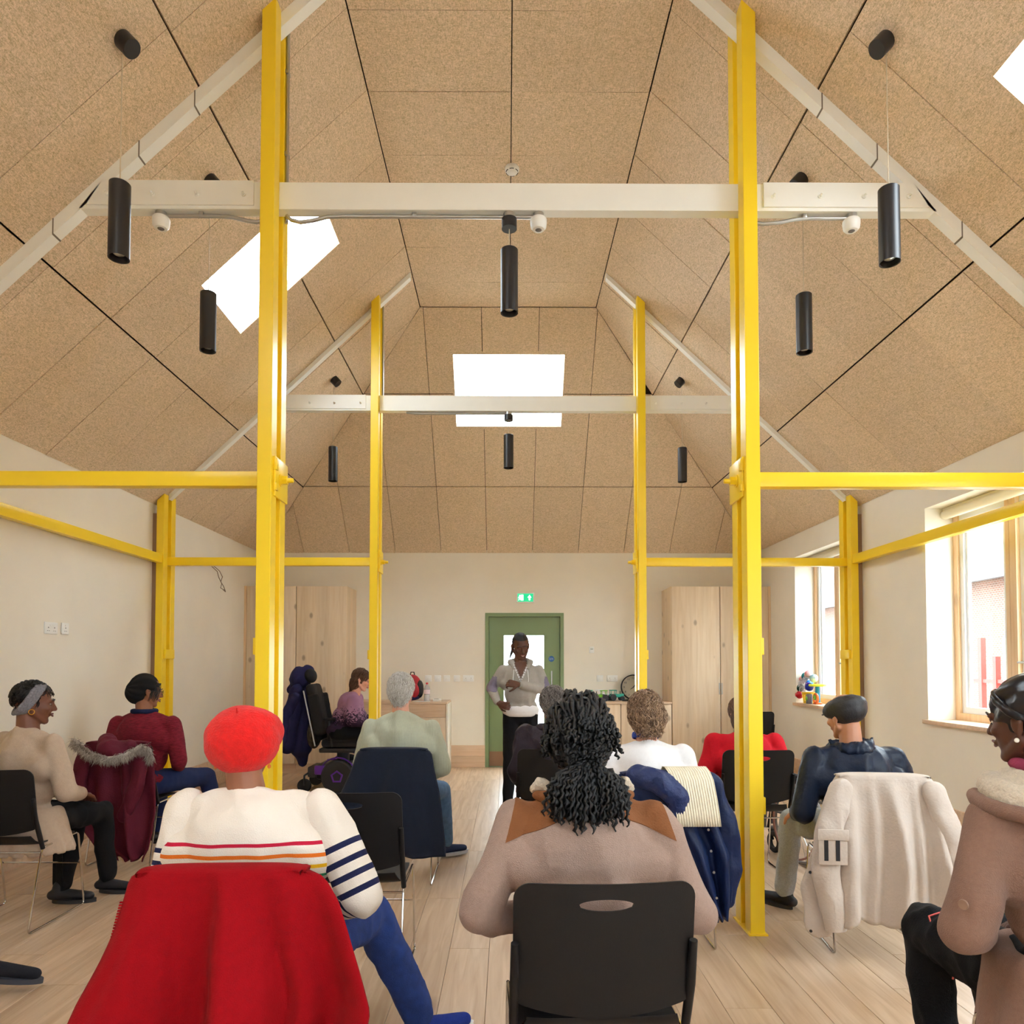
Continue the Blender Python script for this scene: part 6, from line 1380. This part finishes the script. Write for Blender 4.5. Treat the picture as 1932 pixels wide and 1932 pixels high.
# ---------------------------------------------------------------- garments on chair backs
RED = cloth('red_fleece', (150, 0, 14), .98, var=.05, scale=40, bump=.35, bscale=300)
dA = drape('fleece_jacket', 'bright red fleece jacket hung over the chair of the person in the red beret', 'jacket', CHAIRS['A'], RED,
    [(.868, -.212, .215), (.85, -.232, .262), (.80, -.238, .305), (.74, -.250, .335), (.66, -.275, .372), (.58, -.305, .405), (.50, -.325, .395), (.40, -.34, .38), (.28, -.35, .36)],
    dict(waves=[(2.2, .02, 1.0), (3.9, .30, .45), (6.5, .1, .12)]), amp=.13, n=96, seed=2.0, yoff=-.283, wob=.004, th=.010)
b = MB(); pts = [(-.243, -.318, .80), (-.262, -.330, .70), (-.290, -.338, .60), (-.318, -.346, .50), (-.338, -.350, .42)]
for i in range(60):
    t_ = i / 59 * (len(pts) - 1); k = min(int(t_), len(pts) - 2); p = V(pts[k]).lerp(V(pts[k + 1]), t_ - k); b.box(p.x - .002, p.x + .006, p.y + .028, p.y + .034, p.z - .0018, p.z + .0018)
o = b.obj('zip_teeth', RED, dA, smooth=False); o['kind'] = 'stuff'
DNAVY = cloth('dark_navy_wool', (20, 28, 46), .95, var=.06, scale=50, bump=.3, bscale=260, sheen=.3)
drape('coat', 'dark navy wool coat hung over the chair of the white-haired person', 'coat', CHAIRS['F'], DNAVY,
    [(.866, -.218, .205), (.84, -.238, .232), (.72, -.275, .255), (.60, -.325, .285), (.50, -.345, .300), (.40, -.33, .312), (.30, -.30, .325), (.21, -.26, .330)],
    dict(waves=[(1.7, .2, .9), (3.4, .6, .4)], hem=lambda u: .34 - .135 * min(1, u * 1.5) + .02 * max(0, u - .8) * 5 * 0), amp=0.057, seed=3.1, yoff=-.285, wob=.004)
STONE = cloth('stone_cotton', (206, 194, 184), .85, var=.03, scale=12, bump=.25, bscale=80, sheen=.1)
dK = drape('jacket', 'stone coloured utility jacket with a striped sleeve pocket hung on a chair', 'jacket', CHAIRS['K'], STONE,
    [(.868, -.215, .205), (.83, -.24, .232), (.70, -.235, .245), (.55, -.235, .25), (.40, -.24, .262), (.25, -.245, .262), (.19, -.245, .255)],
    dict(waves=[(2.2, .05, 1.0), (5.1, .4, .35)]), amp=0.075, seed=4.4, yoff=-.288, wob=.005)
sl = soft_tube([(-.215, -.30, .80), (-.275, -.335, .62), (-.30, -.35, .42), (-.265, -.352, .22)], [.060, .066, .066, .058], flat=((1, 0, 0), .55), voxel=.008, amp=.008, f=10, seed=2).obj('sleeve', STONE, dK, angle=180)
cuff = MB().tube([(-.262, -.352, .215), (-.258, -.350, .155)], [.056, .050], 16, flat=((1, 0, 0), .6)).obj('cuff', STONE, sl)
soft_tube([(.210, -.30, .80), (.272, -.33, .60), (.318, -.325, .44), (.300, -.31, .34)], [.055, .055, .055, .045], flat=((1, 0, 0), .55), voxel=.009, amp=.009, f=10, seed=5).obj('sleeve', STONE, dK, angle=180)
b = MB(); b.box(-.345, -.215, -.398, -.385, .47, .625, r=.004); pk = b.obj('sleeve_pocket', STONE, dK); MB().box(-.350, -.210, -.403, -.395, .585, .635, r=.003).obj('pocket_flap', STONE, pk); MB().box(-.320, -.302, -.4005, -.397, .49, .588).obj('black_stripe', M_blkn, pk, smooth=False); MB().box(-.268, -.250, -.4005, -.397, .49, .588).obj('black_stripe', M_blkn, pk, smooth=False)
g = soft_tube([(-.30, -.30, .50), (-.33, -.30, .34), (-.315, -.30, .17)], [.05, .075, .075], flat=((1, 0, 0), .3), voxel=.009, amp=.007, f=10, seed=9).obj('front_panel', STONE, dK, angle=180)
for z in (.135, .41): MB().lathe([(0, 0), (.007, 0), (.007, -.004), (0, -.004)], 12, c=(-.37, -.345, z + .01), axis='Y').obj('stud', M_blkn, dK)
NAVQ = cloth('navy_waxed', (14, 30, 68), .5, var=.12, scale=12, bump=.3, bscale=60, sheen=0)
dI = drape('jacket', 'quilted navy jacket hung over the chair of the person in the white top', 'jacket', CHAIRS['I'], NAVQ,
    [(.870, -.235, .215), (.84, -.275, .238), (.76, -.20, .262), (.62, -.10, .285), (.50, .0, .305), (.38, .06, .300), (.27, .12, .285), (.20, .20, .255)],
    dict(waves=[(2.4, .3, 1.0), (4.3, .1, .4)]), amp=0.068, seed=5.5, yoff=-.285, wob=.008)
soft_tube([(-.17, -.27, .865), (-.06, -.33, .84), (.02, -.35, .77), (.03, -.345, .68)], [.050, .058, .055, .040], voxel=.009, amp=.010, f=14, seed=1).obj('quilted_sleeve', mat('navy_quilting', (18, 40, 92), .5, bump=.9, bscale=35), dI, angle=180)
soft_tube([(.20, -.29, .83), (.27, -.31, .62), (.285, -.31, .42), (.27, -.30, .27)], [.05, .055, .055, .045], flat=((1, 0, 0), .6), voxel=.009, amp=.009, f=12, seed=8).obj('sleeve', NAVQ, dI, angle=180)
for k, z in enumerate((.62, .52, .42, .30)): MB().lathe([(0, 0), (.006, 0), (.006, -.004), (0, -.004)], 12, c=(.16 + .012 * k, -.372, z), axis='Y').obj('press_stud', M_steel, dI)
# ribbed scarf
t = thing('scarf', 'cream ribbed scarf folded over the navy jacket on the chair back', 'scarf', tuple(CHAIRS['I'].location)); CREAM = cloth('cream_rib', (236, 228, 206), .9, bump=.3, bscale=300)
n_ = 132; rows = [(.80, -.125, 0), (.86, -.15, 0), (.892, -.20, 0), (.897, -.25, 0), (.888, -.315, 0), (.85, -.348, .01), (.77, -.372, .02), (.70, -.385, .028), (.638, -.39, .035)]
vs = []; fs = []
for s_ in (0, 1):
    for z, y, sh_ in rows:
        for i in range(n_ + 1):
            u = i / n_; r_ = .0045 * (.5 + .5 * math.cos(u * 2 * PI * 17)); back_ = y < -.3
            vs.append((-.02 + .02 * 0 + sh_ * .9 + u * .205, y - (r_ if s_ else -.004) * (1 if back_ else .3), z + (r_ if (not back_ and s_) else 0)))
k_ = len(rows) * (n_ + 1)
for s_ in (0, 1):
    for i in range(len(rows) - 1):
        for j in range(n_): q = s_ * k_ + i * (n_ + 1) + j; fs.append((q, q + 1, q + n_ + 2, q + n_ + 1))
for i in range(len(rows) - 1):
    for j in (0, n_): q = i * (n_ + 1) + j; fs.append((q, q + n_ + 1, q + n_ + 1 + k_, q + k_))
for j in range(n_):
    for i in (0, len(rows) - 1): q = i * (n_ + 1) + j; fs.append((q, q + 1, q + 1 + k_, q + k_))
MB().add(vs, fs).obj('ribbed_panel', CREAM, t, angle=180)
# burgundy parka
PARK = cloth('burgundy_parka', (92, 22, 42), .75, var=.08, scale=20, bump=.3, bscale=120)
dE = drape('parka', 'burgundy parka with a grey fur hood trim hung over a chair by the left wall', 'coat', CHAIRS['E'], PARK,
    [(.862, -.215, .215), (.83, -.25, .24), (.70, -.27, .28), (.55, -.255, .305), (.40, -.215, .32), (.28, -.16, .31), (.16, -.06, .29), (.09, .10, .25)],
    dict(waves=[(2.9, .3, 1.0), (1.6, .1, .5)]), amp=0.068, seed=6.1, yoff=-.288, wob=.006)
soft_tube([(.20, -.32, .80), (.205, -.36, .62), (.16, -.375, .46), (.12, -.375, .38)], [.05, .058, .055, .045], flat=((1, 0, 0), .6), voxel=.010, amp=.008, f=12, seed=3).obj('sleeve', PARK, dE, angle=180)
soft_tube([(-.19, -.32, .80), (-.215, -.36, .62), (-.19, -.37, .48)], [.05, .055, .05], flat=((1, 0, 0), .6), voxel=.010, amp=.008, f=12, seed=4).obj('sleeve', PARK, dE, angle=180)
soft_tube([(-.05, -.30, .87), (.0, -.36, .83), (.06, -.36, .80), (.12, -.33, .84)], [.06, .075, .075, .05], voxel=.010, amp=.010, f=14, seed=5).obj('hood', PARK, dE, angle=180)
b = MB(); rnd = random.Random(21); arc = [V((-.28, -.315, .885)), V((-.20, -.375, .855)), V((-.08, -.425, .80)), V((.04, -.435, .775)), V((.14, -.41, .79)), V((.22, -.36, .845)), V((.262, -.33, .82)), V((.275, -.33, .76))]
for k in range(2600):
    t_ = rnd.random() * (len(arc) - 1); i = min(int(t_), len(arc) - 2); p = arc[i].lerp(arc[i + 1], t_ - i) + V((rnd.gauss(0, .006), rnd.gauss(0, .006), rnd.gauss(0, .01)))
    d = V((rnd.gauss(.1, .5), -.45 + rnd.gauss(0, .3), -.75 + rnd.gauss(0, .45))).normalized(); l_ = rnd.uniform(.03, .055)
    b.tube([p, p + d * l_ * .5, p + d * l_ + V((0, 0, -.006))], [.0016, .0012, .0003], 3, cap=False)
for i in range(len(arc) - 1): cap(b, arc[i], arc[i + 1], .014, .014, n=8)
o = b.obj('fur_trim', hairmat('fur_grey', (112, 100, 92), (214, 204, 194), .6), dE, angle=180)

# ---------------------------------------------------------------- powered wheelchair (faces right)
t = thing('powered_wheelchair', 'black powered wheelchair with purple wheel hubs, turned to the right', 'wheelchair', (-1.87, 8.14, 0), math.radians(-90)); PW = t
TYRE = mat('black_rubber', (40, 40, 43), .75); PURP = mat('purple_metal', (104, 52, 170), .3, metal=.3); CUSH = cloth('black_cushion', (34, 34, 38), .7, var=.1, scale=20, bump=.3, bscale=200)
def wheel(parent, x, y, r, wd, hub, name='drive_wheel', hubm=PURP):
    b = MB(); b.lathe([(r * .62, -wd * .42), (r * .9, -wd * .5), (r, -wd * .3), (r, wd * .3), (r * .9, wd * .5), (r * .62, wd * .42)], 36, c=(x, y, r), axis='X'); w_ = b.obj(name, TYRE, parent)
    MB().lathe([(0, -wd * .30), (r * .62, -wd * .36), (r * .63, wd * .36), (0, wd * .30)], 24, c=(x, y, r), axis='X').obj('rim', M_black, w_)
    if hub:
        for s_ in (-1, 1):
            b = MB(); P_ = [(r * .40 * math.cos(a), r * .40 * math.sin(a)) for a in [2 * PI * k / 5 + PI / 2 for k in range(5)]]; Q_ = [(p[0] * .72, p[1] * .72) for p in P_]; xx = x + s_ * (wd * .36 + .006)
            vs = [(xx + d, y + p[0], r + p[1]) for d in (-.006, .006) for p in P_ + Q_]; fs = []
            for d in (0, 10):
                for k in range(5): fs.append((d + k, d + (k + 1) % 5, d + 5 + (k + 1) % 5, d + 5 + k))
            for k in range(5): fs.append((k, (k + 1) % 5, 10 + (k + 1) % 5, 10 + k)); fs.append((5 + k, 5 + (k + 1) % 5, 15 + (k + 1) % 5, 15 + k))
            b.add(vs, fs).obj('hub_ring', hubm, w_, smooth=False)
    return w_
for s_ in (-1, 1):
    wheel(t, s_ * .27, -.0, .178, .07, True); c_ = wheel(t, s_ * .24, -.37, .075, .045, False, 'caster_wheel')
    MB().tube([(s_ * .24, -.37, .075), (s_ * .275, -.37, .09), (s_ * .275, -.36, .19), (s_ * .24, -.33, .21)], .012, 8).obj('caster_fork', M_black, t)
    wheel(t, s_ * .23, .36, .075, .045, False, 'front_caster')
    b = MB(); pts = [(s_ * .27, .205 * math.cos(a) , .178 + .205 * math.sin(a)) for a in [PI * (.12 + .76 * k / 14) for k in range(15)]]; b.tube(pts, .022, 8, flat=((1, 0, 0), .35)); b.obj('mudguard', PURP, t)
    MB().box(s_ * .27 - .02, s_ * .27 + .02, -.25, -.12, .20, .30, r=.01).obj('side_cover', PURP, t)
MB().box(-.20, .20, -.26, .26, .13, .30, r=.03).obj('motor_base', M_black, t); MB().box(-.17, .17, -.36, -.26, .15, .27, r=.02).obj('battery_box', mat('dark_grey_shell', (62, 60, 62), .5), t)
MB().tube([(0, 0, .30), (0, 0, .45)], .07, 14).obj('lift_column', M_black, t)
MB().box(-.23, .23, -.22, .26, .43, .48, r=.015).obj('seat_frame', M_black, t); MB().box(-.225, .225, -.20, .27, .485, .58, r=.035).obj('seat_cushion', CUSH, t)
Mb = TR(0, -.21, .56) @ RX(-.30 * -1) if False else TR(0, -.22, .56) @ RX(.20)
g = MB(); g.box(-.20, .20, -.05, .045, .0, .64, Mb, r=.04); g.box(-.225, -.17, -.04, .09, .06, .52, Mb, r=.02); g.box(.17, .225, -.04, .09, .06, .52, Mb, r=.02); blob(g, .010, 4, wrinkle(.004, 12)).obj('backrest_cushion', CUSH, t, angle=180)
g = MB(); g.ball((0, -.01, .735), (.12, .065, .085), 18, Mb); hr = blob(g, .010, 3).obj('headrest', CUSH, t, angle=180); MB().tube([Mb @ V((0, -.05, .50)), Mb @ V((0, -.06, .70))], .010, 8).obj('headrest_stem', M_steel, hr)
for s_ in (-1, 1):
    MB().tube([Mb @ V((s_ * .19, -.07, .58)), (s_ * .19, -.27, .50)], .009, 8).obj('recline_rod', M_steel, t)
    MB().box(s_ * .27 - .035, s_ * .27 + .035, -.16, .24, .79, .82, r=.012).obj('armrest_pad', CUSH, t); MB().tube([(s_ * .27, -.10, .79), (s_ * .26, -.06, .50)], .011, 8).obj('armrest_post', M_black, t)
    MB().box(s_ * .255 - .012, s_ * .255 + .012, -.12, .22, .56, .73, r=.03 if False else .01).obj('side_guard', CUSH, t)
    MB().tube([(s_ * .12, .27, .50), (s_ * .12, .44, .40), (s_ * .12, .50, .17)], .012, 8).obj('legrest_tube', M_black, t); MB().box(s_ * .12 - .07, s_ * .12 + .07, .44, .68, .135, .150, r=.005).obj('footplate', M_black, t)
MB().ball((0, -.33, .62), (.16, .075, .17), 16).obj('camouflage_bag', mat('camouflage', (88, 76, 60), .85, rgb2=(38, 36, 32), scale=22), t)
# navy coat hanging from the headrest
NV = cloth('dark_blue_coat', (36, 36, 78), .8, var=.1, scale=12, bump=.25, bscale=120)
t = thing('coat', 'dark blue hooded coat hanging behind the powered wheelchair headrest', 'coat', (-1.87, 8.14, 0), math.radians(-90))
M2 = TR(0, 0, 0)
g = MB(); g.ball((-.02, -.50, 1.24), (.13, .12, .15), 18); cap(g, (-.02, -.42, 1.32), (-.02, -.60, 1.12), .08, .05); blob(g, .011, 3, wrinkle(.012, 9)).obj('hood', NV, t, angle=180)
g = MB()
for s_ in (-1, 1): chain(g, [(s_ * .08, -.50, 1.10), (s_ * .13, -.56, .80), (s_ * .12, -.60, .50)], [.09, .10, .09])
cap(g, (0, -.44, 1.08), (0, -.48, .48), .10, .13); cap(g, (0, -.47, .5), (0, -.46, .30), .10, .05); blob(g, .012, 3, wrinkle(.014, 7, 3)).obj('coat_body', NV, t, angle=180)
for s_ in (-1, 1): soft_tube([(s_ * .16, -.50, 1.05), (s_ * .20, -.60, .80), (s_ * .18, -.63, .55)], [.06, .065, .06], voxel=.012, amp=.01, f=9, seed=s_).obj('sleeve', NV, t, angle=180)
MB().tube([(-.145, -.40, 1.0), (-.20, -.395, .85), (-.185, -.40, .70), (-.175, -.40, .45)], .004, 6).obj('zip_edge', mat('pale_zip', (170, 150, 190), .5), t)

# ---------------------------------------------------------------- manual wheelchair
t = thing('wheelchair', 'empty manual wheelchair between the person in red and the person in the flat cap', 'wheelchair', (2.30, 5.25, 0), math.radians(14)); GRY = mat('grey_wheel_tube', (120, 124, 130), .35, metal=.4)
for s_ in (-1, 1):
    X = s_ * .275; r = .272
    w_ = MB().tube([(X, -.10 + r * math.cos(a), r + r * .985 * math.sin(a) + .0) for a in [2 * PI * k / 40 for k in range(40)]], .0145, 8, closed=True).obj('big_wheel', mat('grey_tyre', (128, 126, 126), .6), t)
    MB().tube([(X + s_ * .035, -.10 + .24 * math.cos(a), r + .24 * math.sin(a)) for a in [2 * PI * k / 36 for k in range(36)]], .008, 8, closed=True).obj('push_rim', mat('copper_rim', (176, 130, 120), .35, metal=.4), w_)
    sp = MB()
    for k in range(20):
        a = 2 * PI * k / 20; sp.tube([(X, -.10, r), (X, -.10 + r * .97 * math.cos(a), r + r * .97 * math.sin(a))], .0015, 4)
    o = sp.obj('spokes', M_steel, w_); o['kind'] = 'stuff'
    MB().lathe([(0, -.025), (.03, -.025), (.03, .025), (0, .025)], 14, c=(X, -.10, r), axis='X').obj('hub', M_black, w_)
    MB().tube(fillet([(X * .86, -.26, .60), (X * .86, -.20, .58), (X * .86, -.20, .32), (X * .86, .24, .30), (X * .86, .27, .20)], .04, 4), .012, 8).obj('side_frame', GRY, t)
    MB().tube([(X * .86, -.20, .50), (X * .86, .24, .50), (X * .86, .34, .36), (X * .86, .36, .16)], .012, 8).obj('front_tube', GRY, t)
    MB().tube([(X * .86, -.33, .605), (X * .86, -.24, .595)], .017, 10).obj('push_handle', TYRE, t)
    MB().box(X * .86 - .025, X * .86 + .025, -.17, .12, .59, .61, r=.008).obj('armrest', CUSH, t); MB().tube([(X * .86, -.02, .59), (X * .86, -.02, .50)], .009, 8).obj('armrest_post', M_black, t)
    MB().tube([(X * .95, .24, .30), (X * .98, .26, .18), (X * .98, .215, .09)], .014, 8).obj('caster_fork', TYRE, t)
    MB().lathe([(.045, -.014), (.072, -.016), (.08, -.008), (.08, .008), (.072, .016), (.045, .014), (.045, -.014)], 24, c=(X * .98, .19, .08), axis='X', caps=False).obj('caster_wheel', TYRE, t)
    MB().box(X * .5 - .06, X * .5 + .06, .32, .44, .125, .14, r=.004).obj('footplate', M_black, t)
MB().box(-.23, .23, -.20, .24, .485, .515, r=.01).obj('seat', CUSH, t); MB().box(-.23, .23, -.23, .10, .52, .56, r=.008).obj('backrest', CUSH, t)
b = MB(); b.tube([(-.24, .1, .30), (.24, .1, .50)], .010, 8); b.tube([(.24, .1, .30), (-.24, .1, .50)], .010, 8); b.obj('cross_brace', GRY, t)
